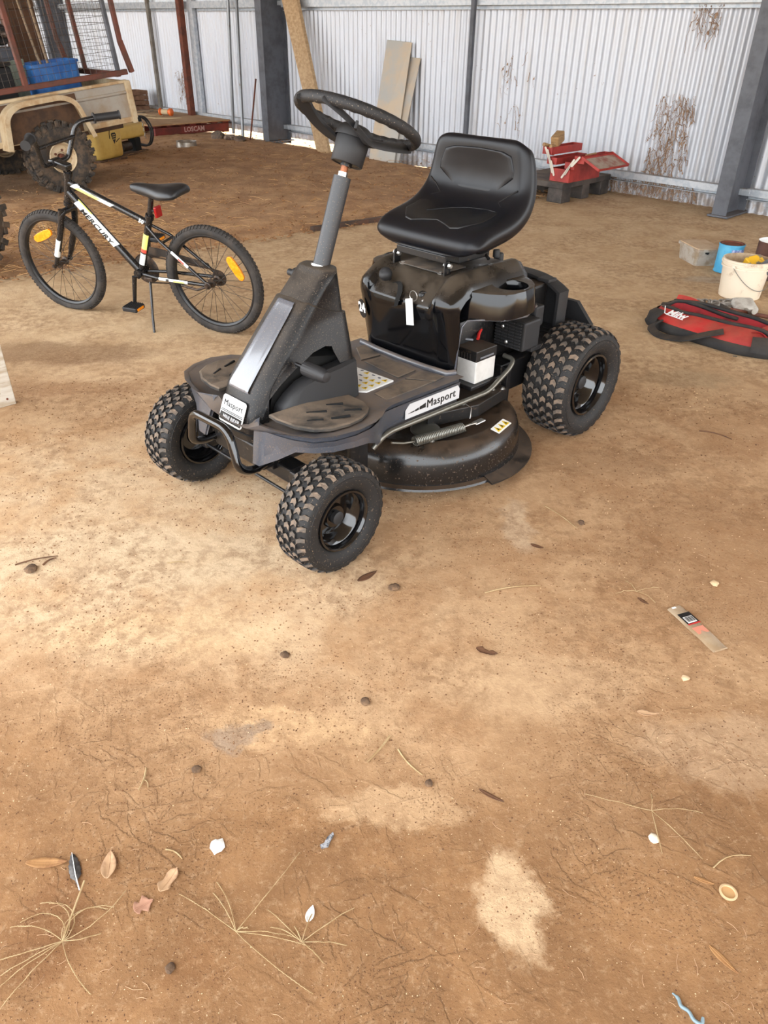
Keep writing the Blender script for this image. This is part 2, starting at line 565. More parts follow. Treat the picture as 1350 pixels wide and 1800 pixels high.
# ---- girts: C-sections along the wall
def girt(name, s0, s1, ztop, h=0.075, depth=0.09, lip=0.018):
    b = MB()
    prof = [(0.012, ztop), (depth, ztop), (depth, ztop - h), (depth - 0.004, ztop - h), (depth - 0.004, ztop - 0.004), (0.016, ztop - 0.004),
            (0.016, ztop - h - 0.03), (depth * 0.7, ztop - h - 0.03), (depth * 0.7, ztop - h - 0.034), (0.012, ztop - h - 0.034)]
    rings = []
    for s in (s0, s1):
        rings.append([wpt(s, o_, z) for o_, z in prof])
    b.loft(rings)
    o = b.build(name, M_galv)
    return tag(o, 'galvanised steel girt along the corrugated wall', None, None, 'structure')
girt('trim_1', -5.5, -0.58, 0.2, 0.055)
girt('trim_2', -0.45, 5.65, 0.2, 0.055)
girt('trim_3', 5.80, 11.85, 0.2, 0.055)
girt('trim_4', 11.97, 17, 0.2, 0.055)
girt('trim_5', -5.5, -0.58, 1.585, 0.08)
girt('trim_6', -0.45, 5.65, 1.585, 0.08)
girt('trim_7', 5.80, 11.85, 1.585, 0.08)
girt('trim_8', 11.97, 17, 1.585, 0.08)

# ---- dark I-section portal columns
def column(name, s, z1=3.3, depth=0.37, fw=0.125):
    e = empty(name, wpt(s, 0, 0))
    e.rotation_euler = (0, 0, math.atan2(WD.y, WD.x))     # local x along wall, local y = into the wall (-WN)
    fl_ = MB().bbox((0, depth * -1 + 0.0, z1 / 2 - 0.03), (fw, 0.011, z1), 0.003)
    sgn = 1 if (Matrix.Rotation(math.atan2(WD.y, WD.x), 3, 'Z') @ Vector((0, 1, 0))).dot(WN) > 0 else -1
    for nm, yy, sx_, sy_ in (('front_flange', depth + 0.02, fw, 0.011), ('web', depth / 2 + 0.02, 0.008, depth), ('back_flange', 0.025, fw, 0.011)):
        MB().bbox((0, sgn * yy, z1 / 2 - 0.03), (sx_, sy_, z1), 0.002).build(nm, M_steel_dk, e)
    pl = MB().bbox((0, sgn * (depth / 2 + 0.02), 0.012), (fw + 0.05, depth + 0.06, 0.016), 0.003)
    pl.build('base_plate', M_steel_dk, e)
    for k, zz in enumerate((0.17, 1.55)):
        MB().bbox((0.0, sgn * 0.06, zz), (fw + 0.06, 0.07, 0.05), 0.002).build('cleat', M_galv, e)
    e['kind'] = 'structure'
    e['label'] = 'dark grey I section steel portal column'
    return e
column('trim_9', -0.515)
column('trim_10', 5.72)
column('trim_11', 11.91)
def upright(name, s, w, off, depth, m, z0=0.0, z1=3.2, label=''):
    b = MB().bbox((0, 0, (z0 + z1) / 2), (w, depth, z1 - z0), 0.003)
    o = b.build(name, m)
    o.location = wpt(s, off, 0)
    o.rotation_euler = (0, 0, math.atan2(WD.y, WD.x))
    return tag(o, label, None, None, 'structure')
upright('trim_12', 2.52, 0.045, 0.115, 0.04, M_steel_dk, 0, 3.2, 'thin dark steel upright on the corrugated wall')
upright('trim_13', 7.73, 0.12, 0.06, 0.06, M_galv, 0, 3.2, 'galvanised upright beside the rusty post')
upright('trim_14', 8.85, 0.06, 0.10, 0.05, mat('weathered_steel', (128, 124, 116), 0.6, 0.2, rgb2=(108, 98, 86), scale=8), 0, 3.2, 'weathered grey upright on the corrugated wall')
upright('trim_15', 7.85, 0.085, 0.17, 0.085, M_rust, 0, 3.2, 'rusty red brown square steel post at the wall')

# ---- roof over the shed (out of the frame; it shades the place)
rf = MB()
q = [wpt(-14, 8.5, 3.7), wpt(22, 8.5, 3.7), wpt(22, -0.5, 4.3), wpt(-14, -0.5, 4.3)]
rf.add(q + [p + Vector((0, 0, 0.04)) for p in q], [(3, 2, 1, 0), (4, 5, 6, 7), (0, 1, 5, 4), (1, 2, 6, 5), (2, 3, 7, 6), (3, 0, 4, 7)])
tag(rf.build('ceiling', M_roof), 'metal shed roof above', None, None, 'structure')

# ---- cobwebs and dead creeper clinging to the wall
M_web = mat('dead_creeper', (136, 106, 82), 0.9, rgb2=(166, 138, 112), scale=30)
def creeper(name, s0, s1, z0, z1, n, seed, label, dens):
    rnd = random.Random(seed)
    b = MB()
    for _ in range(n):
        s, z = rnd.uniform(s0, s1), lerp(z0, z1, rnd.random() ** dens)
        pts, off = [], rnd.uniform(0.011, 0.02)
        ds = rnd.uniform(-0.012, 0.012)
        for k in range(rnd.randint(4, 8)):
            pts.append(wpt(s, off + rnd.uniform(0, 0.012), z))
            s += ds + rnd.uniform(-0.014, 0.014)
            z += rnd.uniform(-0.045, 0.012)
        b.tube(pts, rnd.choice((0.0008, 0.0012, 0.0018, 0.003)), 4)
        if rnd.random() < 0.5:
            p = pts[rnd.randrange(len(pts))]
            M = frame(p + WN * 0.004, WD * rnd.uniform(.6, 1) + Vector((0, 0, rnd.uniform(-.6, .6))), (0, 0, 1))
            r = rnd.uniform(0.003, 0.011)
            b.prism([(r * rnd.uniform(.5, 1) * math.cos(a), 1.5 * r * rnd.uniform(.5, 1) * math.sin(a)) for a in (0.2, 1.1, 2.0, 2.9, 3.9, 5.0, 5.8)], 0.002, M)
    o = b.build(name, M_web)
    return tag(o, label, 'creeper', None, 'stuff')
creeper('dead_creeper', 0.05, 0.42, 0.14, 0.86, 330, 3, 'brown dead creeper clump on white wall beside the column', 1.3)
creeper('dead_creeper', 0.0, 0.26, 1.3, 1.5, 45, 4, 'small dead creeper tuft hanging below the top girt', 0.7)
creeper('dead_creeper', 1.75, 2.2, 0.3, 1.15, 30, 5, 'sparse dead creeper strands on the wall above the seat', 0.8)
creeper('dead_creeper', 8.15, 8.4, 0.3, 0.75, 60, 6, 'dead creeper streak on wall left of the rusty post', 0.8)
creeper('dead_creeper', -0.1, 1.0, -0.02, 0.16, 240, 8, 'matted dead creeper along the wall foot under the low girt', 0.7)

# ================================================================== ride-on mower
DU = (132, 112, 92)
M_hood = mat('dusty_black_plastic', (17, 17, 19), 0.34, dust=0.45, dust_rgb=(104, 92, 79), grit=0.36, grit_scale=300, spec=0.35, bump=0.12, bscale=300, rgb2=(22, 21, 22), scale=8)
M_skirt = mat('sheen_lightened_plastic', (66, 69, 77), 0.3, spec=0.9, dust=0.55, dust_rgb=DU, grit=0.35, grit_scale=320)  # base raised to a bluish grey that stands in for sky sheen
M_plat = mat('dusty_footplate', (52, 50, 48), 0.6, dust=0.95, dust_rgb=(120, 104, 88), rgb2=(82, 73, 64), scale=12, bump=0.2, bscale=200)
M_gloss = mat('gloss_black_plastic', (8, 9, 12), 0.12, dust=0.6, dust_rgb=(92, 80, 66), spec=0.45)
M_glossp = mat('sky_sheen_black_panel', (88, 92, 101), 0.2, spec=1.0, coat=0.9, grit=0.12, dust_rgb=DU, grit_scale=300)  # black gloss plastic; sky sheen put into the lightened base colour
M_vinyl = mat('black_vinyl', (13, 14, 19), 0.34, bump=0.10, bscale=900, rgb2=(17, 18, 23), scale=6, spec=0.32)
M_vinyl2 = mat('black_vinyl_panel', (17, 17, 20), 0.46, bump=0.12, bscale=900, rgb2=(24, 23, 23), scale=7)
M_rub = mat('tyre_rubber', (19, 18, 18), 0.66, rgb2=(30, 27, 25), scale=14, lo=0.5, hi=0.75, grit=0.15, dust_rgb=(130, 110, 90), grit_scale=200)
M_lug = mat('dusty_tread', (84, 77, 70), 0.85, rgb2=(124, 106, 90), scale=26, lo=0.4, hi=0.62, bump=0.3, bscale=300)
M_rim = mat('gloss_black_paint', (10, 10, 12), 0.12, spec=0.6, coat=0.4)
M_blk = mat('black_steel', (20, 20, 22), 0.38, grit=0.2, dust_rgb=(96, 82, 68), grit_scale=160)
M_blk_dusty = mat('dusty_black_steel', (22, 21, 21), 0.42, dust=0.75, dust_rgb=(82, 66, 52), grit=0.3, grit_scale=120)
M_matte = mat('matte_black_plastic', (33, 33, 35), 0.58, bump=0.1, bscale=500)
M_dark = mat('gap_shade_and_black_parts', (10, 10, 10), 0.9)  # near black: shade of gaps and slots put into colour; also dark parts
M_chrome = mat('zinc_bolt', (190, 188, 184), 0.28, 0.9)
M_rod = mat('satin_steel_rod', (122, 120, 112), 0.36, 0.7)
M_white = mat('white_label', (232, 232, 230), 0.5)
M_silver = mat('silver_label', (196, 197, 200), 0.4)
M_yel = mat('yellow_print', (226, 190, 30), 0.5)
M_ink = mat('black_print', (18, 18, 20), 0.5)
M_grey_ink = mat('grey_print', (110, 112, 118), 0.5)
M_batt = mat('pale_battery_case', (206, 205, 202), 0.5, rgb2=(190, 188, 184), scale=12)
M_red = mat('red_plastic', (196, 44, 40), 0.45)

mower = empty('ride_on_mower', (-0.3904, 1.9854, 0), math.radians(225),
              'black ride-on lawn mower with padded seat and thin-rimmed steering wheel', 'mower')

def tyre_profile(R, W, rr):
    """half-width profile: (radius, y) from outer bead over the crown to the inner bead"""
    h = W / 2
    return [(rr * 1.0, h * 0.62), (rr * 1.06, h * 0.80), (lerp(rr, R, 0.32), h * 0.97), (lerp(rr, R, 0.6), h * 1.0), (lerp(rr, R, 0.84), h * 0.96),
            (R * 0.955, h * 0.88), (R * 0.985, h * 0.72), (R * 0.998, h * 0.4), (R, 0.0),
            (R * 0.998, -h * 0.4), (R * 0.985, -h * 0.72), (R * 0.955, -h * 0.88), (lerp(rr, R, 0.84), -h * 0.96), (lerp(rr, R, 0.6), -h), (lerp(rr, R, 0.32), -h * 0.97),
            (rr * 1.06, -h * 0.80), (rr, -h * 0.62)]
TO_Y = Matrix(((1, 0, 0, 0), (0, 0, 1, 0), (0, -1, 0, 0), (0, 0, 0, 1)))     # lathe axis z -> y
def turf_wheel(name, loc, R, W, rr, rows, cols, outer, label=None, steer=0.0):
    R0 = R - 0.006
    M = TO_Y
    prof = tyre_profile(R0, W, rr)
    b = MB().lathe(prof, 56, M)
    # moulded ring on both sidewalls
    for sgn in (1, -1):
        rad = lerp(rr, R0, 0.66)
        b.tube([(rad * math.cos(2 * PI * k / 48), sgn * W / 2 * 0.995, rad * math.sin(2 * PI * k / 48)) for k in range(48)], 0.0012, 5, True)
    o = b.build(name, M_rub, mower, 60)
    o.location = loc
    o.rotation_euler = (0, 0, steer)
    # chevron lugs
    t = MB()
    h = W / 2
    def crown(v):                       # radius of carcass at lateral v
        a = abs(v) / h
        return interp([(0, R0), (0.4, R0 * 0.998), (0.72, R0 * 0.985), (0.88, R0 * 0.955), (0.97, lerp(rr, R0, 0.84)), (1.0, lerp(rr, R0, 0.6))], a)[0]
    pu = 2 * PI * R / rows
    cw = 2 * h * 0.93 / cols
    for c in range(cols):
        vc = -h * 0.93 + cw * (c + 0.5)
        for k in range(rows):
            u0 = (k + (0.0, 0.5, 0.15, 0.65, 0.3, 0.8)[c % 6]) * pu
            sg = 1
            q = pu
            if c in (0, cols - 1):
                e = 1 if c else -1
                poly = [(-0.36 * q, -0.46 * cw * e), (-0.12 * q, 0.10 * cw * e), (-0.16 * q, 0.62 * cw * e), (0.30 * q, 0.62 * cw * e), (0.36 * q, 0.10 * cw * e), (0.10 * q, -0.46 * cw * e)]
                if e < 0:
                    poly.reverse()
            else:
                poly = [(-0.44 * q, -0.47 * cw), (-0.14 * q, 0.02 * cw), (-0.30 * q, 0.47 * cw), (0.14 * q, 0.47 * cw), (0.36 * q, 0.0), (0.02 * q, -0.47 * cw)] if c % 2 else [(-0.30 * q, -0.47 * cw), (-0.14 * q, 0.0), (-0.44 * q, 0.47 * cw), (0.02 * q, 0.47 * cw), (0.36 * q, 0.0), (0.14 * q, -0.47 * cw)]
                if sg < 0:
                    poly = [(-x, y) for x, y in poly][::-1]
            bot, top = [], []
            for (x, y) in poly:
                v = max(-h * 1.0, min(h * 1.0, vc + y))
                r0 = crown(v)
                a = (u0 + x) / R
                bot.append(((r0 - 0.003) * math.cos(a), v, (r0 - 0.003) * math.sin(a)))
                a2 = (u0 + x * 0.86) / R
                v2 = vc + y * 0.86
                v2 = max(-h * 0.985, min(h * 0.985, v2))
                r1 = r0 + 0.0065
                top.append((r1 * math.cos(a2), v2 * 1.005, r1 * math.sin(a2)))
            m = len(poly)
            f = [tuple(range(m, 2 * m))] + [(i, (i + 1) % m, m + (i + 1) % m, m + i) for i in range(m)]
            t.add(bot + top, f)
    tr = t.build('tread', M_lug, o)
    tr.data.materials.append(M_rub)
    for pi_, p_ in enumerate(tr.data.polygons):
        p_.material_index = 0 if pi_ % 7 == 0 else 1
    tag(tr, 'chevron tread lugs caked with pale dust', None, None, 'stuff')
    # dished rim
    for sgn in ((1, -1) if outer is None else (outer, -outer)):
        dish = 0.62 if sgn == (outer or 1) else 0.5
        pr = [(rr * 1.05, W / 2 * 0.80), (rr * 1.03, W / 2 * 0.88), (rr * 0.97, W / 2 * 0.90), (rr * 0.93, W / 2 * 0.84), (rr * 0.91, W / 2 * 0.55),
              (rr * 0.82, W / 2 * 0.48), (rr * 0.72, W / 2 * 0.20), (rr * 0.66, W / 2 * 0.08), (rr * 0.42, W / 2 * 0.10), (rr * 0.36, W / 2 * 0.30), (rr * 0.0001, W / 2 * 0.32)]
        b = MB().lathe(pr, 40, M if sgn > 0 else M @ Matrix.Rotation(PI, 4, 'X'))
        if sgn == (outer or 1):
            rim = b.build('rim', M_rim, o, 40)
            hc = MB().lathe([(rr * 0.22, W / 2 * 0.30), (rr * 0.22, W / 2 * 0.50), (rr * 0.19, W / 2 * 0.53), (rr * 0.0001, W / 2 * 0.53)], 24, M if sgn > 0 else M @ Matrix.Rotation(PI, 4, 'X'))
            hc.build('hub_cap', M_matte, o, 40)
        else:
            b.build('rim', M_rim, o, 40)
    return o
FR, FW_, RR_, RW_ = 0.163, 0.125, 0.205, 0.185
turf_wheel('front_wheel', (0, 0.405 - FW_ / 2, FR), FR, FW_, 0.088, 30, 5, 1, steer=math.radians(2.5))
turf_wheel('front_wheel', (0, -0.405 + FW_ / 2, FR), FR, FW_, 0.088, 30, 5, -1, steer=math.radians(2.5))
turf_wheel('rear_wheel', (-1.225, 0.405 - RW_ / 2, RR_), RR_, RW_, 0.112, 30, 6, 1)
turf_wheel('rear_wheel', (-1.225, -0.405 + RW_ / 2, RR_), RR_, RW_, 0.112, 30, 6, -1)

# ---- chassis, axle, linkage
b = MB()
b.bbox((-0.62, 0, 0.265), (1.36, 0.24, 0.07), 0.006)
b.build('chassis', M_blk, mower)
b = MB().bbox((-0.02, 0, 0.215), (0.06, 0.50, 0.05), 0.006)
b.bbox((-0.01, 0.05, 0.25), (0.07, 0.14, 0.06), 0.004)
b.build('front_axle', M_blk, mower)
MB().tube([(0.032, -0.235, 0.178), (0.032, 0.235, 0.178)], 0.005, 8).build('tie_rod', M_blk, mower, 60)
for s in (1, -1):
    MB().bbox((0.01, s * 0.235, 0.215), (0.06, 0.045, 0.10), 0.006).build('spindle', M_blk, mower)
MB().bbox((-1.225, 0, 0.205), (0.05, 0.52, 0.05), 0.01).build('rear_axle', M_blk, mower)
b = MB().bbox((-1.10, 0.17, 0.25), (0.34, 0.06, 0.11), 0.004)
b.bbox((-0.945, 0.185, 0.20), (0.02, 0.08, 0.20), 0.003)
b.build('rear_side_plate', M_blk, mower)
b = MB().bbox((-0.245, 0.19, 0.20), (0.10, 0.012, 0.17), 0.003, Matrix.Rotation(0.25, 3, 'Z'))
b.build('deck_hanger', M_blk, mower)

# ---- foot platform with moulded skirts
PL = [(0.062, 0.10, 0.388, 0.270), (0.062, 0.150, 0.395, 0.272), (0.055, 0.195, 0.396, 0.300), (0.040, 0.248, 0.396, 0.333), (0.012, 0.297, 0.396, 0.338), (-0.035, 0.325, 0.396, 0.336),
      (-0.10, 0.337, 0.395, 0.332), (-0.165, 0.326, 0.390, 0.318), (-0.22, 0.296, 0.380, 0.288), (-0.262, 0.262, 0.370, 0.252), (-0.31, 0.236, 0.362, 0.242),
      (-0.38, 0.228, 0.358, 0.244), (-0.50, 0.226, 0.354, 0.246), (-0.60, 0.226, 0.352, 0.248), (-0.665, 0.226, 0.352, 0.250)]
def platform():
    b = MB()
    def offset(i, d):
        p = Vector((PL[i][0], PL[i][1], 0))
        a = Vector((PL[max(0, i - 1)][0], PL[max(0, i - 1)][1], 0))
        c = Vector((PL[min(len(PL) - 1, i + 1)][0], PL[min(len(PL) - 1, i + 1)][1], 0))
        t = (c - a).normalized()
        return p + Vector((-t.y, t.x, 0)) * d * 1.0
    for s in (1, -1):
        rings = []
        for i, (x, y, zt, zb) in enumerate(PL):
            o1, o2, of = offset(i, -0.02), offset(i, -0.008), offset(i, 0.004)
            if i == 0:
                o1, o2, of = Vector((x - 0.02, y, 0)), Vector((x - 0.008, y, 0)), Vector((x + 0.03, y + 0.02, 0))
            if i == 1:
                of = Vector((x + 0.03, y + 0.0, 0))
            if i == 2:
                of = Vector((x + 0.008, y + 0.004, 0))
            zc = 0.353
            r = [(o1.x, 0.0, zc), (o1.x, s * o1.y * 0.55, lerp(zc, zt, 0.25) - 0.002), (o1.x, s * o1.y * 0.9, lerp(zc, zt, 0.8)), (o1.x, s * o1.y, zt + 0.000), (o2.x, s * o2.y, zt - 0.002),
                 (x, s * y, zt - 0.012), (lerp(x, of.x, 0.5), s * lerp(y, of.y, 0.5), lerp(zt, zb, 0.5)), (of.x, s * of.y, zb),
                 (of.x - 0.004, s * (of.y - 0.006), zb), (lerp(o2.x, x, 0.2), s * lerp(o2.y, y, 0.2), zt - 0.022)]
            rings.append([Vector(p) for p in r])
        b.loft(rings, False)
    return b
platform().build('foot_platform', M_skirt, mower, 50)
def pad(name, poly, z, h, m, inset=0.004):
    n = len(poly)
    cx = sum(p[0] for p in poly) / n
    cy = sum(p[1] for p in poly) / n
    z = z if callable(z) else (lambda x, y, zz=z: zz)
    bot = [(x, y, z(x, y) - 0.004) for x, y in poly]
    mid = [(x, y, z(x, y) + h * 0.6) for x, y in poly]
    top = []
    for x, y in poly:
        d = Vector((cx - x, cy - y, 0)).normalized() * inset
        top.append((x + d.x, y + d.y, z(x, y) + h))
    b = MB().loft([bot, mid, top])
    return b.build(name, m, mower)
for s in (1, -1):
    P = lambda l: [(x, s * y) for x, y in l]
    pad('footplate_pad', P([(-0.514, -0.083), (-0.594, -0.072), (-0.625, -0.184), (-0.58, -0.178)]) if s > 0 else [(-0.509, 0.13), (-0.589, 0.119), (-0.612, 0.205), (-0.561, 0.212)], 0.353, 0.004, M_plat)
pad('footplate_pad', [(-0.513, -0.065), (-0.590, -0.058), (-0.585, 0.104), (-0.497, 0.109)], 0.353, 0.004, M_plat)
pad('footplate_pad', [(-0.353, 0.15), (-0.429, 0.14), (-0.500, 0.135), (-0.555, 0.212), (-0.345, 0.212)], 0.354, 0.004, M_plat)
pad('footplate_pad', [(-0.353, -0.15), (-0.449, -0.094), (-0.488, -0.088), (-0.553, -0.176), (-0.52, -0.205), (-0.345, -0.205)], 0.354, 0.004, M_plat)
zl = lambda x, y: interp([(-0.30, 0.366), (-0.22, 0.378), (-0.16, 0.388), (-0.10, 0.393), (0.1, 0.394)], x)[0]
for s in (1, -1):
    lp = [(0.026, 0.121), (0.030, 0.160), (0.020, 0.225), (-0.006, 0.276), (-0.045, 0.303), (-0.10, 0.314), (-0.155, 0.305), (-0.20, 0.280), (-0.235, 0.25), (-0.26, 0.20), (-0.26, 0.135), (-0.10, 0.125)]
    lp = [(x, s * y) for x, y in lp]
    o = pad('lobe_pad', lp, zl, 0.006, M_plat, 0.006)
    for (x, y, a, l) in ((-0.082, 0.198, 0.55, 0.058), (-0.112, 0.266, 0.40, 0.056), (-0.045, 0.236, 0.52, 0.046), (-0.177, 0.244, 0.45, 0.05), (-0.16, 0.185, 0.5, 0.05)):
        M = Matrix.Translation((x, s * y, zl(x, y) + 0.0045)) @ Matrix.Rotation(PI + s * (-a), 4, 'Z')
        MB().bbox((0, 0, 0), (l, 0.006, 0.006), 0.001).xf(M).build('drain_slot', M_dark, mower)
    # the outer grip strip
# warning sticker with rows of pictograms
st = pad('warning_sticker', [(-0.455, -0.079), (-0.468, 0.118), (-0.345, 0.124), (-0.325, 0.10), (-0.325, -0.06)], 0.355, 0.002, M_white, 0.001)
rnd = random.Random(11)
for r_ in range(4):
    xx = -0.448 + r_ * 0.029
    for k in range(7):
        yy = -0.066 + k * 0.028
        if yy > 0.115 - 0.0 * r_:
            continue
        z0 = 0.3575
        if (k + r_ * 2) % 3 == 0 or (k > 4 and r_ > 0):
            MB().prism([(0.009, -0.010), (0.009, 0.010), (-0.009, 0.0)], 0.0006, Matrix.Translation((xx, yy, z0))).build('warning_triangle', M_yel, st)
            MB().prism([(0.004, -0.003), (0.004, 0.003), (-0.004, 0.0)], 0.0009, Matrix.Translation((xx, yy, z0))).build('pictogram', M_ink, st)
        else:
            MB().prism([(0.006 * math.cos(a) * rnd.uniform(.5, 1.1), 0.009 * math.sin(a) * rnd.uniform(.5, 1.1)) for a in (0.3, 1.2, 2.1, 3.0, 4.0, 5.1)], 0.0006, Matrix.Translation((xx, yy, z0))).build('pictogram', M_grey_ink, st)
MB().prism(rrect(0.022, 0.05, 0.002), 0.0006, Matrix.Translation((-0.338, 0.0, 0.3575))).build('code_block', M_ink, st)
# silver side label with the maker's name
LM = frame((-0.535, 0.2315, 0.300), (-1, 0, -0.02), (0, 0, 1))
lab = MB().prism([(-0.128, -0.024), (0.128, -0.024), (0.128, 0.010), (0.118, 0.024), (-0.11, 0.024), (-0.128, 0.006)], 0.0015, LM).build('side_label', M_silver, mower)
def serif_word(M, cap):
    """the maker's word in heavy slab letters: text plus serif feet"""
    t = MB()
    for k_ in (-1, 0, 1):
        c_ = text_mb('Masport', cap * 1.38, M @ Matrix.Translation((k_ * cap * 0.032, 0, k_ * 0.00005)), thick=0.0008, spacing=1.08)
        t.add(c_.v, c_.f)
    return t
serif_word(LM @ Matrix.Translation((0.038, 0.0, 0.0018)), 0.028).build('lettering', M_ink, lab)
for x0, x1, h0, h1 in ((-0.116, -0.088, 0.0005, 0.003), (-0.085, -0.068, 0.0034, 0.0055), (-0.065, -0.036, 0.006, 0.010)):
    MB().prism([(x0, -0.008), (x1, -0.008), (x1, -0.008 + h1 * 1.6), (x0, -0.008 + h0 * 1.6)], 0.0006, LM @ Matrix.Translation((0, 0.0, 0.0016))).build('flash_mark', M_ink, lab)

# ---- hood: front cowl rising to the steering column
HF = [(0.235, 0.060, 0.075), (0.289, 0.058, 0.072), (0.344, 0.073, 0.066), (0.41, 0.046, 0.064), (0.449, 0.032, 0.063), (0.491, -0.006, 0.063), (0.554, -0.063, 0.062), (0.616, -0.120, 0.061),
      (0.655, -0.156, 0.060), (0.70, -0.202, 0.060), (0.725, -0.229, 0.060)]     # z, front x, front half width
HBk = [(0.235, -0.315, 0.135), (0.40, -0.315, 0.118), (0.50, -0.315, 0.100), (0.60, -0.314, 0.076), (0.655, -0.313, 0.068), (0.725, -0.311, 0.058)]
def hood_pt(a, z, grow=0.0):
    """a: 0 front centre .. 1 front corner .. 2 back corner .. 3 back centre (near side y>0)"""
    xf, wf = interp(HF, z)
    xb, wb = interp(HBk, z)
    xf += grow; wf += grow; xb -= grow; wb += grow
    bulge = 0.020 * max(0.0, min(1.0, (0.60 - z) / 0.2))
    if a <= 0.8:
        t = a / 0.8
        return Vector((xf - 0.006 * t * t, wf * t, z))
    if a <= 1.2:
        t = (a - 0.8) / 0.4
        p0, p1, p2 = Vector((xf - 0.006, wf, z)), Vector((xf - 0.014, wf + 0.012, z)), Vector((xf - 0.045, lerp(wf, wb, 0.12) + 0.018, z))
        return p0 * (1 - t) ** 2 + p1 * 2 * t * (1 - t) + p2 * t * t
    if a <= 2.0:
        t = (a - 1.2) / 0.8
        p0 = Vector((xf - 0.045, lerp(wf, wb, 0.12) + 0.018, z))
        p1 = Vector((xb + 0.012, wb, z))
        p = p0.lerp(p1, t)
        p.y += bulge * math.sin(PI * t) * 0.9
        return p
    t = (a - 2.0)
    p0, p1 = Vector((xb + 0.012, wb, z)), Vector((xb, max(0, wb - 0.012), z))
    if t < 0.2:
        return p0.lerp(p1, t / 0.2)
    return Vector((xb, lerp(p1.y, 0.0, (t - 0.2) / 0.8), z))
def hood_low(a, z0):
    """lower edge of the cowl, arched over the pedal"""
    if a <= 1.15:
        return 0.235
    t = (a - 1.15)
    return interp([(0.0, 0.37), (0.06, 0.432), (0.2, 0.490), (0.35, 0.522), (0.5, 0.530), (0.60, 0.524), (0.66, 0.475), (0.85, 0.455), (2.0, 0.44)], t)[0]
def cap_line(a):
    return interp([(0, 0.657), (1.0, 0.652), (2.0, 0.604), (3, 0.60)], a)[0]
AS = [0, 0.2, 0.4, 0.6, 0.8, 0.9, 1.0, 1.1, 1.15, 1.2, 1.27, 1.35, 1.43, 1.5, 1.57, 1.65, 1.7, 1.74, 1.77, 1.85, 1.93, 2.0, 2.06, 2.12, 2.2, 2.6, 3.0]
def hood_shell(zlow, zhigh, grow, n, top=None):
    b = MB()
    for s in (1, -1):
        rings = []
        for a in AS:
            z0, z1 = zlow(a), zhigh(a)
            col = []
            for k in range(n + 1):
                z = lerp(z0, z1, k / n)
                p = hood_pt(a, z, grow)
                col.append((p.x, s * p.y, p.z))
            if top is not None:
                p = hood_pt(a, z1, grow)
                c = Vector((-0.27, 0, z1))
                for q, dz in ((0.06, 0.004), (0.16, 0.0065), (1.0, 0.008)):
                    w = Vector((p.x, p.y, p.z)).lerp(c, q)
                    col.append((w.x, s * w.y, z1 + dz))
            else:
                p = hood_pt(a, z1, grow - 0.008)
                col.append((p.x, s * p.y, p.z + 0.003))
            rings.append([Vector(p) for p in col])
        b.loft(rings, False)
    return b
hood = hood_shell(lambda a: hood_low(a, 0), lambda a: cap_line(a), 0.0, 14).build('hood', M_hood, mower, 45)
hood_shell(lambda a: cap_line(a) - 0.006, lambda a: 0.724, -0.006, 5, True).build('hood_cap', M_hood, mower, 45)
# black block behind the arch; the gap's shade is put into its colour
b = MB()
rings = []
for x, zt in ((0.035, 0.40), (0.0, 0.46), (-0.06, 0.50), (-0.14, 0.505), (-0.30, 0.47)):
    rings.append([Vector((x, y, z)) for y, z in ((-0.062, 0.30), (-0.062, zt), (0.062, zt), (0.062, 0.30))])
b.loft(rings)
b.build('arch_shade_block', M_dark, mower)
# lower fairing around the pedal
for s in (1, -1):
    b = MB()
    rings = []
    for x, zt, yo in ((-0.028, 0.370, 0.116), (-0.034, 0.398, 0.120), (-0.060, 0.425, 0.125), (-0.10, 0.452, 0.129), (-0.16, 0.468, 0.132), (-0.24, 0.472, 0.130), (-0.315, 0.470, 0.112), (-0.325, 0.462, 0.095)):
        rings.append([Vector((x, s * y, z)) for y, z in ((yo + 0.008, 0.350), (yo + 0.004, lerp(0.35, zt, 0.5)), (yo - 0.002, zt - 0.008), (yo - 0.012, zt), (yo - 0.05, zt - 0.004), (yo - 0.05, 0.35))])
    b.loft(rings)
    b.build('pedal_fairing', M_matte, mower, 40)
# front sunken panel on the cowl
pn = MB()
rings = []
for (z, w, g) in ((0.437, 0.047, 0.000), (0.441, 0.046, 0.0028), (0.448, 0.0455, 0.0010), (0.47, 0.045, 0.0008), (0.52, 0.043, 0.0012), (0.57, 0.041, 0.0012), (0.615, 0.039, 0.0010), (0.641, 0.037, 0.0010), (0.648, 0.036, 0.0026), (0.652, 0.034, 0.0)):
    row = []
    for k in range(-6, 7):
        t = k / 6
        xf, wf = interp(HF, z)
        bow = -0.006 * (t * w / wf / 1.0) ** 2 * 0.64
        e = 0.0022 if abs(k) == 5 else (0.0 if abs(k) == 6 else -0.0)
        row.append(Vector((xf + bow + 0.0025 + g * 0.6 + e, t * w, z + 0.0015 + g * 0.5)))
    rings.append(row)
pn.loft(rings, False)
pn.build('nose_panel', M_glossp, mower, 60)
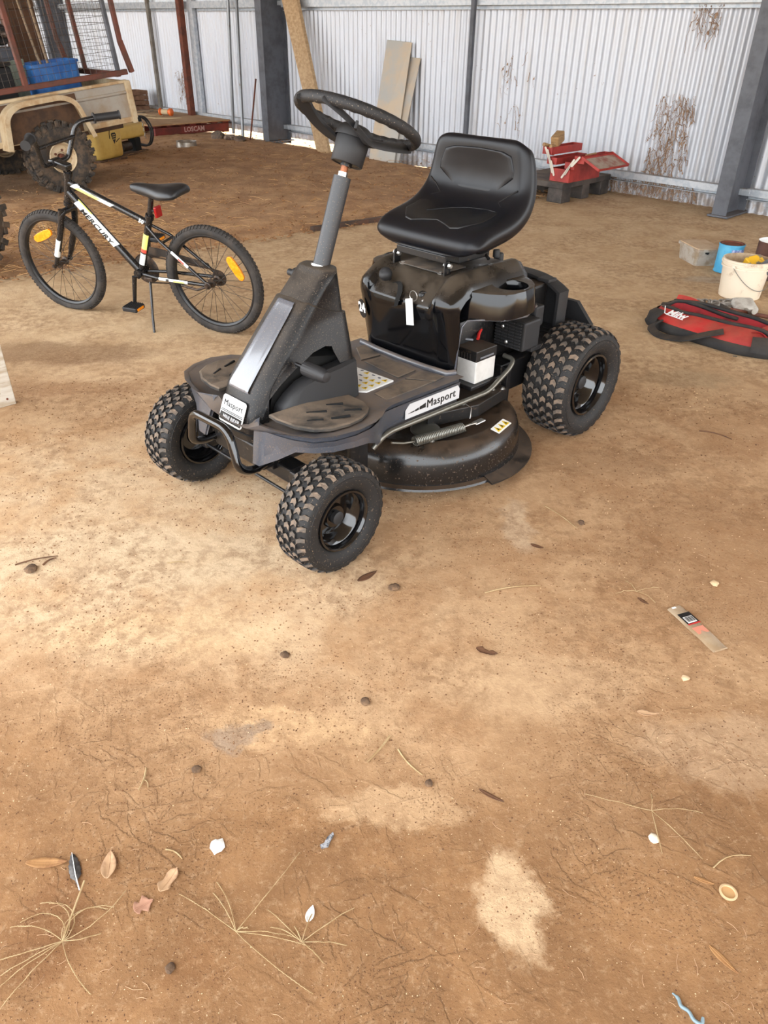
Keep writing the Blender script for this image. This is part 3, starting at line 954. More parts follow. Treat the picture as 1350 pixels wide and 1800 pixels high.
# dust lip at the top and bottom of the panel
# badge plate
BM = frame((0.0615, 0, 0.377), (0, 1, 0), (-0.027, 0, 0.066))
badge = MB().prism(rrect(0.108, 0.078, 0.010), 0.003, BM @ Matrix.Translation((0, 0, 0.001))).build('name_badge', M_white, mower)
serif_word(BM @ Matrix.Translation((0, 0.016, 0.0043)), 0.018).build('lettering', M_ink, badge)
for yy in (-0.0035, -0.0075):
    MB().prism([(-0.051, yy - 0.0011), (0.051, yy - 0.0011), (0.051, yy + 0.0011), (-0.051, yy + 0.0011)], 0.0008, BM @ Matrix.Translation((0, 0, 0.004))).build('badge_line', M_ink, badge)
MB().prism([(-0.051, -0.034), (0.051, -0.034), (0.051, -0.0115), (-0.051, -0.0115)], 0.0008, BM @ Matrix.Translation((0, 0, 0.004))).build('badge_band', M_hood, badge)
text_mb('MINI RIDER', 0.0155, BM @ Matrix.Translation((0.004, -0.023, 0.0052)), 0.0004, thick=0.0006).build('lettering', M_silver, badge)
# seam below the badge and lower nose
MB().tube([(hood_pt(a, 0.325).x + 0.001, hood_pt(a, 0.325).y, 0.325) for a in (0, 0.4, 0.8, 0.95)][::-1] + [(hood_pt(a, 0.325).x + 0.001, -hood_pt(a, 0.325).y, 0.325) for a in (0.4, 0.8, 0.95)], 0.0025, 6).build('nose_seam', M_dark, mower)
# side cowl knob on the far flank
MB().lathe([(0.0001, 0.03), (0.014, 0.03), (0.019, 0.024), (0.019, 0.0), (0.010, -0.004), (0.010, -0.03)], 20, frame((-0.255, -0.085, 0.69), (1, 0, 0), (0, 0, -1)) ).build('throttle_knob', M_matte, mower, 40)

# ---- bumper bar
bp = rounded_path([(0.0, -0.115, 0.262), (0.10, -0.125, 0.252), (0.138, -0.118, 0.268), (0.140, -0.090, 0.372), (0.138, 0.085, 0.376), (0.140, 0.118, 0.268), (0.10, 0.125, 0.248), (0.0, 0.115, 0.262)], 0.038, 6)
MB().tube(bp, 0.0125, 12).build('bumper_bar', M_rim, mower, 60)

# ---- clutch pedal grip
MB().tube([(-0.094, 0.10, 0.508), (-0.094, 0.15, 0.508)], 0.006, 10).build('pedal_shaft', M_blk, mower, 60)
pg = MB()
prof = [(0.0001, 0.0), (0.015, 0.001), (0.0205, 0.005), (0.0205, 0.070), (0.0185, 0.074), (0.0185, 0.084), (0.014, 0.095), (0.0001, 0.098)]
rings = []
for r, h_ in prof:
    ring = []
    for k in range(40):
        a = 2 * PI * k / 40
        rr2 = r * (1 - (0.07 if (k % 2 and 0.004 < h_ < 0.068) else 0))
        ring.append(Vector((-0.094 + rr2 * math.cos(a), 0.138 + h_, 0.508 + rr2 * math.sin(a))))
    rings.append(ring)
pg.loft(rings)
pg.build('pedal_grip', M_matte, mower, 30)

# ---- steering column and wheel
def colp(t):
    return Vector((-0.278, 0, 0.715)).lerp(Vector((-0.373, 0, 0.962)), t)
MB().tube([colp(-0.02), colp(0.96)], 0.0245, 24).build('steering_column', mat('steering_column_grey', (50, 51, 54), 0.42, grit=0.1, dust_rgb=DU), mower, 60)
MB().tube([colp(0.02), colp(0.045)], 0.030, 24).build('column_collar', M_chrome, mower, 60)
MB().tube([colp(0.95), colp(1.12)], 0.0105, 12).build('steering_shaft', mat('rusty_shaft', (150, 96, 66), 0.5, 0.5, rgb2=(110, 60, 40), scale=60), mower, 60)
MB().lathe([(0.0001, 0.012), (0.013, 0.012), (0.013, 0), (0.0001, 0)], 6, frame(colp(0.965), (0, 1, 0), (1, 0, 0.3)) @ Matrix.Rotation(PI, 4, 'X')).build('shaft_nut', M_chrome, mower)
TI = math.radians(24)
AX = Vector((-math.sin(TI), 0, math.cos(TI)))
SU = Vector((math.cos(TI), 0, math.sin(TI)))
SCN = Vector((-0.430, 0, 1.085))
SR = 0.166
SM = frame(SCN, SU, (0, 1, 0))       # x toward the front, y left, z = steering axis
ring = []
nseg = 144
b = MB()
rings = []
for k in range(nseg):
    a = 2 * PI * k / nseg
    c = Vector((math.cos(a), math.sin(a), 0))
    sect = []
    grip = True or (abs(((a - 0.0 + PI) % (2 * PI)) - PI) < 1.05) or abs(((a - PI + PI) % (2 * PI)) - PI) < 1.05
    for j in range(14):
        t = 2 * PI * j / 14
        rr2 = 0.0145
        if grip and math.cos(t) < 0.3:
            rr2 *= 1.0 - 0.26 * (0.5 + 0.5 * math.cos(a * 30)) * max(0, -math.cos(t) + 0.3)
        sect.append(SM @ (c * (SR + rr2 * math.cos(t)) + Vector((0, 0, rr2 * 1.1 * math.sin(t)))))
    rings.append(sect)
b.loft(rings, True, False, True)
sw = b.build('steering_wheel', mat('steering_rim_plastic', (26, 26, 28), 0.55, bump=0.3, bscale=700, grit=0.06, dust_rgb=(150, 135, 118)), mower, 70)
# two bowed spoke plates, one to each side of the hub
for s in (1, -1):
    b = MB()
    rings = []
    for k in range(25):
        t = -1 + 2 * k / 24
        a = s * PI / 2 + t * 1.30
        rad = lerp(0.058, SR - 0.003, abs(t) ** 1.9)
        dz = lerp(-0.046, -0.002, abs(t) ** 2.0)
        c = Vector((math.cos(a), math.sin(a), 0))
        w = lerp(0.022, 0.028, abs(t))
        rings.append([SM @ (c * (rad + dx) + Vector((0, 0, dz + dzz))) for dx, dzz in ((-w * 0.5, 0.001), (-w * 0.2, 0.006), (w * 0.5, 0.006), (w * 0.9, -0.002), (w * 0.9, -0.012), (w * 0.2, -0.010), (-w * 0.5, -0.008))])
    b.loft(rings)
    b.build('spoke', M_matte, sw, 50)
    a = s * PI / 2 - 0.75
    MB().bbox((0, 0, 0), (0.008, 0.03, 0.02), 0.002).xf(SM @ Matrix.Translation((math.cos(a) * 0.13, math.sin(a) * 0.13, -0.035)) @ Matrix.Rotation(a + PI / 2, 4, 'Z')).build('spoke_tab', M_matte, sw)
HM = frame(SCN + AX * -0.112, SU, (0, 1, 0))
MB().lathe([(0.030, 0.006), (0.040, 0.002), (0.0425, 0.0), (0.0445, 0.002), (0.0465, 0.066), (0.044, 0.070), (0.044, 0.074), (0.040, 0.078)], 36, HM).build('hub_cup', M_matte, sw, 50)
MB().lathe([(0.052, 0.066), (0.052, 0.080), (0.048, 0.092), (0.034, 0.100), (0.0001, 0.102)], 36, HM).build('hub_cover', M_matte, sw, 50)
MB().lathe([(0.0001, 0.03), (0.036, 0.03), (0.040, 0.003), (0.016, 0.002), (0.016, -0.006), (0.0001, -0.006)], 30, HM).build('hub_core', M_blk, sw, 50)

# ---- rear body shell: front face, sloped console, raised cheeks
YS = [-0.212, -0.208, -0.200, -0.185, -0.165, -0.150, -0.138, -0.128, -0.11, -0.06, 0.0, 0.06, 0.11, 0.128, 0.138, 0.150, 0.165, 0.185, 0.200, 0.208, 0.212]
PC = [(-0.648, 0.352), (-0.640, 0.40), (-0.630, 0.46), (-0.618, 0.52), (-0.609, 0.556), (-0.613, 0.565), (-0.635, 0.584), (-0.683, 0.632), (-0.700, 0.640), (-0.73, 0.642), (-0.85, 0.640), (-1.00, 0.640), (-1.03, 0.625), (-1.04, 0.58)]
PK = [(-0.648, 0.352), (-0.638, 0.40), (-0.626, 0.46), (-0.612, 0.52), (-0.603, 0.556), (-0.601, 0.575), (-0.606, 0.600), (-0.660, 0.640), (-0.690, 0.652), (-0.73, 0.657), (-0.85, 0.658), (-0.995, 0.656), (-1.03, 0.640), (-1.045, 0.59)]
PS = [(-0.656, 0.352), (-0.650, 0.40), (-0.640, 0.46), (-0.630, 0.52), (-0.622, 0.556), (-0.622, 0.573), (-0.630, 0.590), (-0.668, 0.614), (-0.695, 0.625), (-0.73, 0.628), (-0.85, 0.625), (-0.99, 0.622), (-1.02, 0.61), (-1.035, 0.57)]
PR = [(-0.675, 0.352), (-0.672, 0.40), (-0.668, 0.46), (-0.664, 0.52), (-0.662, 0.545), (-0.664, 0.555), (-0.668, 0.565), (-0.690, 0.585), (-0.705, 0.592), (-0.74, 0.594), (-0.85, 0.590), (-0.98, 0.586), (-1.00, 0.578), (-1.01, 0.55)]
def body_profile(y):
    a = abs(y)
    tabs = [(0.0, PC), (0.126, PC), (0.150, PK), (0.166, PK), (0.200, PS), (0.212, PR)]
    for (a0, p0), (a1, p1) in zip(tabs, tabs[1:]):
        if a <= a1 + 1e-6:
            t = (a - a0) / (a1 - a0)
            t = t * t * (3 - 2 * t)
            return [(lerp(p[0], q[0], t) + 0.010 * (1 - (a / 0.2) ** 2) * 0.6, lerp(p[1], q[1], t)) for p, q in zip(p0, p1)]
    return PR
b = MB()
wz = lambda z: 1.0 - 0.05 * max(0.0, (0.45 - z) / 0.1) * 0.6 if z < 0.45 else 1.0
b.loft([[Vector((x, y * wz(z), z)) for x, z in body_profile(y)] for y in YS], False)
b.build('rear_body', M_gloss, mower, 50)
# base ridge where the body meets the footplate
MB().tube([(-0.632, -0.205, 0.358), (-0.622, -0.12, 0.358), (-0.618, 0.0, 0.358), (-0.622, 0.12, 0.358), (-0.632, 0.2, 0.358), (-0.66, 0.212, 0.358)], 0.011, 8).build('footplate_ridge', M_skirt, mower, 60)
# wings with cup holder
def wing(s):
    cx, cy, cr = -0.865, 0.248, 0.056
    out = [(-0.700, 0.155), (-0.715, 0.200), (-0.745, 0.265), (-0.772, 0.298), (-0.80, 0.312), (-0.86, 0.318), (-0.905, 0.312), (-0.945, 0.290), (-0.980, 0.250), (-1.005, 0.200), (-1.025, 0.150), (-0.95, 0.150), (-0.85, 0.150), (-0.76, 0.150)]
    n = 48
    def at_ang(a):
        d = Vector((math.cos(a), math.sin(a)))
        best = None
        for i in range(len(out)):
            p, q = Vector(out[i]), Vector(out[(i + 1) % len(out)])
            e = q - p
            den = d.x * e.y - d.y * e.x
            if abs(den) < 1e-9:
                continue
            w = p - Vector((cx, cy))
            t = (w.x * e.y - w.y * e.x) / den
            u = (w.x * d.y - w.y * d.x) / den
            if t > 0 and -1e-6 <= u <= 1 + 1e-6:
                best = t if best is None else min(best, t)
        return best or 0.1
    rings = []
    zt = 0.610
    for k in range(n):
        a = 2 * PI * k / n
        d = Vector((math.cos(a), math.sin(a)))
        t = at_ang(a)
        col = []
        for r_, z in ((cr - 0.006, zt - 0.075), (cr - 0.003, zt - 0.02), (cr - 0.001, zt - 0.004), (cr + 0.002, zt + 0.0015), (cr + 0.006, zt + 0.002), (lerp(cr, t, 0.5), zt + 0.0), (t - 0.010, zt), (t - 0.003, zt - 0.003), (t, zt - 0.012)):
            col.append((r_, z))
        yo = cy + d.y * t
        zb = 0.530 if yo > 0.16 else 0.56
        low = interp([(-1.03, 0.560), (-0.98, 0.545), (-0.90, 0.532), (-0.80, 0.530), (-0.74, 0.528), (-0.71, 0.520), (-0.69, 0.50)], cx + d.x * t)[0]
        col.append((t + 0.006, lerp(zt, low, 0.5)))
        col.append((t + 0.010, low))
        col.append((t + 0.004, low))
        rings.append([Vector((cx + d.x * r_, s * (cy + d.y * r_), z)) for r_, z in col])
    b = MB().loft(rings, False, False, True)
    b.loft([[Vector((cx + (cr - 0.006) * math.cos(2 * PI * k / n), s * (cy + (cr - 0.006) * math.sin(2 * PI * k / n)), zt - 0.075)) for k in range(n)], [Vector((cx, s * cy, zt - 0.075))] * n], True, False)
    return b
for s in (1, -1):
    wing(s).build('cup_holder_wing', M_gloss, mower, 40)
# side return of the shell below the wing, dark edge bead
for s in (1, -1):
    pth = [(-0.668, s * 0.204, 0.360), (-0.672, s * 0.208, 0.45), (-0.682, s * 0.209, 0.505), (-0.700, s * 0.215, 0.522), (-0.738, s * 0.262, 0.528), (-0.772, s * 0.305, 0.529), (-0.86, s * 0.328, 0.529), (-0.95, s * 0.300, 0.537), (-1.01, s * 0.215, 0.552)]
    MB().tube(pth, 0.0035, 6).build('shell_edge_bead', M_skirt, mower, 60)
# '24' roundel on the far front corner
RM = frame((-0.612, -0.176, 0.490), (0.12, 0.99, 0.0), (0.17, 0, 1))
rd = MB().prism([(0.021 * math.cos(2 * PI * k / 28), 0.034 * math.sin(2 * PI * k / 28)) for k in range(28)], 0.002, RM @ Matrix.Translation((0.0, 0.0, 0.002))).build('number_roundel', M_ink, mower)
text_mb('24', 0.046, RM @ Matrix.Translation((0.0, 0.004, 0.0045)), 0.002, thick=0.0006, sx=0.8).build('lettering', M_white, rd)

# ---- console fittings
kM = frame((-0.655, -0.085, 0.595), (0, 1, 0), (-0.7, 0, 0.7))
MB().lathe([(0.006, 0.0), (0.008, 0.02), (0.017, 0.024), (0.022, 0.032), (0.022, 0.044), (0.017, 0.052), (0.006, 0.054), (0.0001, 0.053)], 24, kM).build('lever_knob', M_matte, mower, 50)
MB().tube([(-0.635, -0.055, 0.575), (-0.628, -0.045, 0.572), (-0.63, -0.035, 0.56)], 0.004, 8).build('lever_arm', M_chrome, mower, 60)
sl = MB()
pts = [(-0.05, 0.600), (-0.038, 0.606), (-0.020, 0.600), (-0.004, 0.583), (0.004, 0.562), (-0.004, 0.542), (-0.020, 0.535)]
SLM = lambda y, z: Vector((interp([(0.53, -0.606), (0.556, -0.597), (0.565, -0.600), (0.632, -0.672)], z)[0] + 0.006, y, z))
row0, row1 = [], []
for i, (y, z) in enumerate(pts):
    w = 0.009
    row0.append(SLM(y - w, z - 0.002))
    row1.append(SLM(y + w, z + 0.002))
sl.loft([row0, row1], False, False)
sl.build('lever_slot', M_dark, mower)
MB().lathe([(0.012, 0.0), (0.012, 0.004), (0.007, 0.008), (0.0001, 0.008)], 16, frame((-0.637, 0.073, 0.588), (0, 1, 0), (-0.7, 0, 0.7))).build('ignition_barrel', M_blk, mower, 40)
key = MB().bbox((0, 0, 0.018), (0.006, 0.014, 0.03), 0.002).xf(frame((-0.632, 0.068, 0.594), (0, 0, 1), (0.7, 0.7, 0))).build('ignition_key', M_blk, mower)
MB().tube([Vector((-0.604, 0.066 + 0.016 * math.cos(2 * PI * k / 20), 0.588 + 0.016 * math.sin(2 * PI * k / 20))) for k in range(20)], 0.0013, 6, True).build('key_ring', M_chrome, key, 60)
KT = frame((-0.598, 0.057, 0.535), (0.05, 1, 0.06), (0.05, 0, 1))
MB().prism([(-0.0165, -0.045), (0.0175, -0.040), (0.0165, 0.047), (0.010, 0.047), (-0.0165, 0.040)], 0.0012, KT).build('key_tag', M_white, key)
MB().lathe([(0.0045, 0), (0.0045, 0.003), (0.0001, 0.004)], 6, frame((-0.622, 0.092, 0.575), (0, 1, 0), (-0.7, 0, 0.7))).build('console_screw', M_chrome, mower)

# ---- seat with hinge brackets
SP = [(-0.712, 0.706, 0.150, 0.02), (-0.700, 0.716, 0.206, 0.035), (-0.698, 0.738, 0.222, 0.055), (-0.712, 0.762, 0.227, 0.066), (-0.750, 0.780, 0.230, 0.070), (-0.800, 0.789, 0.228, 0.070), (-0.855, 0.797, 0.232, 0.068),
      (-0.905, 0.810, 0.233, 0.066), (-0.943, 0.835, 0.230, 0.062), (-0.962, 0.868, 0.222, 0.058), (-0.968, 0.905, 0.214, 0.054), (-0.966, 0.945, 0.206, 0.050), (-0.962, 0.980, 0.196, 0.046), (-0.962, 1.000, 0.184, 0.040),
      (-0.970, 1.012, 0.168, 0.028), (-0.985, 1.014, 0.140, 0.016)]
def seat_frame(i):
    a = SP[max(0, i - 1)]
    c = SP[min(len(SP) - 1, i + 1)]
    t = Vector((c[0] - a[0], 0, c[1] - a[1])).normalized()
    n = Vector((t.z, 0, -t.x))
    return n if n.dot(Vector((1, 0, 1.0))) > 0 else -n
def seat_surf(i, y):
    """top surface height above the centreline at lateral y: scooped middle, raised bolsters"""
    x, z, w, th = SP[i]
    k = abs(y) / w
    scoop = interp([(0, 0), (0.35, 0.1), (0.7, 0.75), (0.86, 1.0), (1, 0.6)], k)[0]
    amp = interp([(0, 0.0), (3, 0.004), (6, 0.014), (8, 0.026), (10, 0.022), (12, 0.010), (15, 0.0)], i)[0]
    return scoop * amp
b = MB()
rings = []
for i, (x, z, w, th) in enumerate(SP):
    n = seat_frame(i)
    c = Vector((x, 0, z))
    sec = []
    KS = [-1.0, -0.97, -0.88, -0.74, -0.55, -0.3, 0, 0.3, 0.55, 0.74, 0.88, 0.97, 1.0]
    for k in KS:
        drop = 0.0 if abs(k) < 0.9 else ((abs(k) - 0.88) / 0.12) ** 2 * th * 0.45
        sec.append(c + Vector((0, k * w, 0)) + n * (seat_surf(i, k * w) - drop))
    for k in (0.985, 0.9, 0.5, 0, -0.5, -0.9, -0.985):
        sec.append(c + Vector((0, k * w, 0)) - n * (th * (1.0 if abs(k) < 0.95 else 0.72)))
    rings.append(sec)
b.loft(rings)
seat = b.build('seat', M_vinyl, mower, 180, subsurf=2)
def seat_pt(u, y, off):
    i = min(len(SP) - 2, int(u))
    t = u - i
    def cr(a, b, c, d):
        return 0.5 * ((2 * b) + (c - a) * t + (2 * a - 5 * b + 4 * c - d) * t * t + (3 * b - a - 3 * c + d) * t ** 3)
    q = []
    for j in (i - 1, i, i + 1, i + 2):
        j = max(0, min(len(SP) - 1, j))
        x, z, w, th = SP[j]
        q.append(Vector((x, y, z)) + seat_frame(j) * (seat_surf(j, y) + off))
    return Vector([cr(*(v[k] for v in q)) for k in range(3)])
def seat_panel(name, poly, off, m):
    n = len(poly)
    cu = sum(p[0] for p in poly) / n
    cy_ = sum(p[1] for p in poly) / n
    # densify the outline
    dense = []
    for i in range(n):
        a, c = poly[i], poly[(i + 1) % n]
        for k in range(6):
            dense.append((lerp(a[0], c[0], k / 6), lerp(a[1], c[1], k / 6)))
    rings = []
    for sc_, o_ in ((1.0, -0.006), (0.985, off * 0.4), (0.95, off), (0.85, off), (0.72, off), (0.58, off), (0.44, off), (0.3, off), (0.15, off), (0.0, off)):
        rings.append([seat_pt(lerp(cu, u, sc_), lerp(cy_, y, sc_), o_) for u, y in dense])
    b = MB().loft(rings, True, False)
    return b.build(name, m, seat, 180)
seat_panel('backrest_panel', [(8.55, -0.090), (8.55, 0.090), (10.0, 0.155), (10.6, 0.155), (11.7, 0.138), (12.0, 0.10), (12.12, 0.0), (12.0, -0.10), (11.7, -0.138), (10.6, -0.155), (10.0, -0.155)], 0.0035, M_vinyl)
seat_panel('seat_panel', [(3.9, -0.115), (3.75, -0.085), (4.1, -0.05), (4.5, 0.0), (4.1, 0.05), (3.75, 0.085), (3.9, 0.115), (5.0, 0.165), (6.4, 0.170), (7.0, 0.13), (7.2, 0.0), (7.0, -0.13), (6.4, -0.170), (5.0, -0.165)], 0.002, M_vinyl2)
for s in (1, -1):
    MB().tube([seat_pt(u, s * y, 0.0005) for u, y in ((7.2, 0.150), (7.7, 0.125), (8.4, 0.155), (9.0, 0.185))], 0.003, 6).build('seat_seam', M_vinyl2, seat, 60)
MB().tube([seat_pt(u, y, 0.0018) for u, y in ((5.4, -0.09), (6.5, -0.03), (6.9, 0.03), (6.9, 0.10), (6.6, 0.15))], 0.0022, 6).build('seat_seam', M_vinyl, seat, 60)
# pan under the seat, hinge brackets
b = MB().bbox((-0.86, 0, 0.700), (0.22, 0.22, 0.022), 0.008)
b.bbox((-0.88, 0, 0.675), (0.16, 0.16, 0.04), 0.004)
b.build('seat_pan', M_blk_dusty, mower)
MB().bbox((-0.704, 0, 0.690), (0.008, 0.215, 0.022), 0.002).build('hinge_bar', M_blk, mower)
MB().bbox((-0.76, 0, 0.6455), (0.12, 0.19, 0.004), 0.001).build('hinge_plate', M_plat, mower)
for s in (1, -1):
    b = MB()
    b.prism([(-0.016, 0), (0.014, 0), (0.013, 0.034)] + [(0.013 * math.cos(a), 0.034 + 0.014 * math.sin(a)) for a in (0.4, 0.9, 1.57, 2.2, 2.7)] + [(-0.013, 0.034)], 0.006,
            frame((-0.712, s * 0.112 - 0.003, 0.637), (1, 0, 0), (0, 0, 1)))
    br = b.build('hinge_bracket', M_blk, mower)
    MB().lathe([(0.0085, -0.004), (0.0085, 0.004), (0.006, 0.006), (0.0001, 0.006)], 6, frame((-0.711, s * 0.112 + 0.007, 0.672), (1, 0, 0), (0, 0, -1))).build('hinge_bolt', M_chrome, br)
    MB().lathe([(0.0085, -0.003), (0.0085, 0.005), (0.0001, 0.006)], 6, frame((-0.711, s * 0.112 - 0.010, 0.672), (1, 0, 0), (0, 0, 1))).build('hinge_nut', M_chrome, br)
    MB().lathe([(0.010, 0), (0.010, 0.002), (0.006, 0.002), (0.006, 0.007), (0.0001, 0.0075)], 12, Matrix.Translation((-0.708, s * 0.084, 0.642))).build('plate_bolt', M_chrome, br)
MB().lathe([(0.012, 0), (0.012, 0.022), (0.010, 0.025), (0.0001, 0.026)], 14, Matrix.Translation((-0.985, 0.09, 0.650))).build('rubber_stop', M_matte, mower, 40)
MB().tube([(-0.93, 0.10, 0.655), (-0.97, 0.04, 0.672), (-1.0, 0.0, 0.665)], 0.006, 8).build('seat_strut', M_blk, mower, 60)
MB().lathe([(0.017, 0), (0.017, 0.03), (0.014, 0.034), (0.0001, 0.035)], 18, Matrix.Translation((-1.04, 0.06, 0.615))).build('fuel_cap', M_matte, mower, 40)

# ---- engine bay
b = MB().bbox((-1.02, 0.0, 0.42), (0.30, 0.24, 0.25), 0.02)
b.bbox((-0.85, 0.03, 0.40), (0.16, 0.20, 0.16), 0.012)
b.build('engine_block', M_blk, mower, 40)
mu = MB().bbox((-1.008, 0.196, 0.412), (0.095, 0.125, 0.105), 0.008).build('muffler_guard', M_matte, mower)
MB().bbox((-0.960, 0.196, 0.412), (0.004, 0.117, 0.097), 0.001).build('guard_gap_shade', M_dark, mu)  # black plate; shade of the gaps between slats put into its colour
for r_ in range(9):
    for c in range(4):
        MB().bbox((-0.9565, 0.148 + c * 0.029, 0.369 + r_ * 0.0108), (0.006, 0.025, 0.0055), 0.0015, seg=1).build('guard_slat', M_matte, mu)
for y, z in ((0.172, 0.436), (0.192, 0.385)):
    MB().lathe([(0.007, 0), (0.007, 0.004), (0.004, 0.006), (0.0001, 0.006)], 6, frame((-0.953, y, z), (0, 1, 0), (0, 0, 1))).build('guard_bolt', M_chrome, mu)
MB().bbox((-1.085, 0.20, 0.455), (0.05, 0.06, 0.075), 0.008).build('ignition_cover', M_matte, mower)
MB().tube([(-1.065, 0.215, 0.495), (-1.075, 0.19, 0.515), (-1.10, 0.17, 0.52)], 0.006, 8).build('fuel_line', M_chrome, mower, 60)
# rear engine shroud: an open-fronted hood with a rim
sh = []
for k in range(17):
    t = k / 16
    y = lerp(-0.215, 0.215, t)
    sh.append((y, 0.552 - 0.045 * abs(2 * t - 1) ** 3))
outl = [(-0.215, 0.36)] + sh + [(0.215, 0.36)]
b = MB()
rings = []
for dx, gsc in ((-0.055, 0.84), (-0.03, 0.93), (0.0, 0.945), (0.0, 1.0), (-0.05, 1.02), (-0.07, 0.97), (-0.075, 0.85)):
    rings.append([Vector((-1.215 + dx, y * gsc, 0.42 + (z - 0.42) * gsc)) for y, z in outl])
b.loft(rings, True, True)
shr = b.build('engine_shroud', M_matte, mower, 40)
b = MB().bbox((-1.19, 0.09, 0.465), (0.09, 0.12, 0.13), 0.010)
b.build('air_filter_box', M_blk_dusty, mower)
MB().bbox((-1.215, 0.155, 0.545), (0.05, 0.05, 0.012), 0.003).build('shroud_latch', M_matte, mower)
MB().bbox((-1.20, 0.0, 0.548), (0.04, 0.09, 0.012), 0.003).build('shroud_latch', M_matte, mower)
# rear step behind the engine
b = MB().bbox((-1.22, 0.0, 0.350), (0.38, 0.50, 0.02), 0.005)
stp = b.build('rear_step', M_matte, mower)
for k in range(5):
    MB().bbox((-1.17 - k * 0.033, 0.205, 0.362), (0.018, 0.10, 0.008), 0.002).build('step_rib', M_matte, stp)
b = MB()
b.loft([[Vector((-1.40 + dx, y, z)) for y, z in ((-0.25, 0.355), (-0.24, 0.43), (0.18, 0.43), (0.255, 0.355))] for dx in (0, -0.02)])
b.build('rear_guard', M_matte, mower)
# battery
bt = MB().bbox((-0.815, 0.165, 0.326), (0.105, 0.100, 0.079), 0.003).build('battery', M_batt, mower)
bl = MB().bbox((-0.815, 0.165, 0.383), (0.109, 0.104, 0.038), 0.003).build('battery_lid', M_blk_dusty, bt)
for k in range(6):
    MB().bbox((-0.759, 0.129 + 0.012 * k, 0.378), (0.004, 0.006, 0.022), 0.001, seg=1).build('lid_rib', M_blk, bt)
MB().bbox((-0.815, 0.2185, 0.376), (0.07, 0.003, 0.006), 0.0008, seg=1).build('lid_line', M_grey_ink, bt)
MB().tube([(-0.74, 0.10, 0.41), (-0.80, 0.125, 0.415), (-0.83, 0.14, 0.408)], 0.004, 8).build('battery_lead', M_grey_ink, bt, 60)
MB().tube([(-0.90, 0.12, 0.43), (-0.86, 0.14, 0.42), (-0.845, 0.15, 0.41)], 0.006, 8).build('battery_lead', M_red, bt, 60)
MB().bbox((-0.815, 0.16, 0.279), (0.16, 0.13, 0.014), 0.003).build('battery_tray', M_blk, mower)

# ---- cutting deck
DCX, DCY = -0.685, 0.055
def deck_r(a, base):
    # slight forward nose so the deck meets the hanger
    d = math.cos(a)
    return base * (1.0 + 0.05 * max(0.0, d) ** 3 + 0.03 * max(0.0, -d) ** 2)
b = MB()
rings = []
for r0, z in ((0.365, 0.045), (0.362, 0.052), (0.345, 0.056), (0.343, 0.085), (0.338, 0.125), (0.330, 0.150), (0.316, 0.168), (0.298, 0.178), (0.278, 0.181), (0.270, 0.180), (0.262, 0.172), (0.20, 0.170), (0.0001, 0.170)):
    rings.append([Vector((DCX + deck_r(2 * PI * k / 72, r0) * math.cos(2 * PI * k / 72), DCY + deck_r(2 * PI * k / 72, r0) * math.sin(2 * PI * k / 72), z)) for k in range(72)])
b.loft(rings, True, False)
deck = b.build('cutting_deck', mat('deck_black_paint', (20, 19, 19), 0.22, dust=0.62, dust_rgb=(88, 68, 50), grit=0.22, grit_scale=140, spec=0.55), mower, 50)
# turned-up rim plate at the rear edge of the deck
b = MB()
rings = []
for k in range(15):
    a = math.radians(80 + k * 6.5)
    rings.append([Vector((DCX + r_ * math.cos(a), DCY + r_ * math.sin(a), z)) for r_, z in ((0.345, 0.045), (0.385 + 0.012 * math.sin(k / 14 * PI), 0.043), (0.385 + 0.012 * math.sin(k / 14 * PI), 0.048), (0.345, 0.06))])
b.loft(rings)
b.build('deck_rim', M_blk_dusty, deck, 50)
# yellow warning strip on the deck shoulder
a0 = math.radians(103)
wm = frame((DCX + 0.302 * math.cos(a0), DCY + 0.302 * math.sin(a0), 0.1795), (-math.sin(a0), math.cos(a0), -0.02), (-math.cos(a0), -math.sin(a0), 0.22))
ws = MB().prism(rrect(0.098, 0.034, 0.003), 0.0015, wm @ Matrix.Translation((0, 0, 0.002))).build('warning_strip', M_white, deck)
for k in (-1, 0, 1):
    MB().prism([(-0.013, -0.011), (0.013, -0.011), (0, 0.013)], 0.0008, wm @ Matrix.Translation((k * 0.03, 0, 0.0035))).build('warning_triangle', M_yel, ws)
    MB().prism([(-0.005, -0.006), (0.004, -0.007), (0.001, 0.005)], 0.0008, wm @ Matrix.Translation((k * 0.03, 0, 0.0042))).build('pictogram', M_ink, ws)
# belt cover plate, spring, lift rod, bolts on the deck
b = MB().prism([(-0.60, 0.09), (-0.93, 0.16), (-0.93, 0.235), (-0.74, 0.26), (-0.55, 0.20)], 0.045, Matrix.Translation((0, 0, 0.19)))
b.build('belt_cover', M_blk_dusty, mower, None, 0.003)
sp = []
for k in range(30 * 12):
    t = k / (30 * 12)
    a = t * 30 * 2 * PI
    c = Vector((-0.44, 0.245, 0.196)).lerp(Vector((-0.63, 0.285, 0.196)), t)
    sp.append(c + Vector((0, 0.0145 * math.cos(a), 0.0145 * math.sin(a))))
MB().tube(sp, 0.0028, 5).build('tension_spring', M_rod, mower, 60)
MB().tube([(-0.63, 0.285, 0.196), (-0.655, 0.29, 0.198), (-0.68, 0.30, 0.20)], 0.004, 8).build('spring_hook', M_chrome, mower, 60)
MB().tube([(-0.44, 0.245, 0.196), (-0.40, 0.235, 0.20), (-0.36, 0.22, 0.21)], 0.004, 8).build('spring_hook', M_rod, mower, 60)
MB().bbox((-0.70, 0.295, 0.197), (0.05, 0.022, 0.006), 0.003).build('idler_arm', M_chrome, mower)
MB().lathe([(0.05, 0), (0.05, 0.006), (0.04, 0.014), (0.02, 0.018), (0.0001, 0.018)], 28, Matrix.Translation((-0.54, 0.20, 0.185))).build('belt_pulley', M_rod, mower, 40)
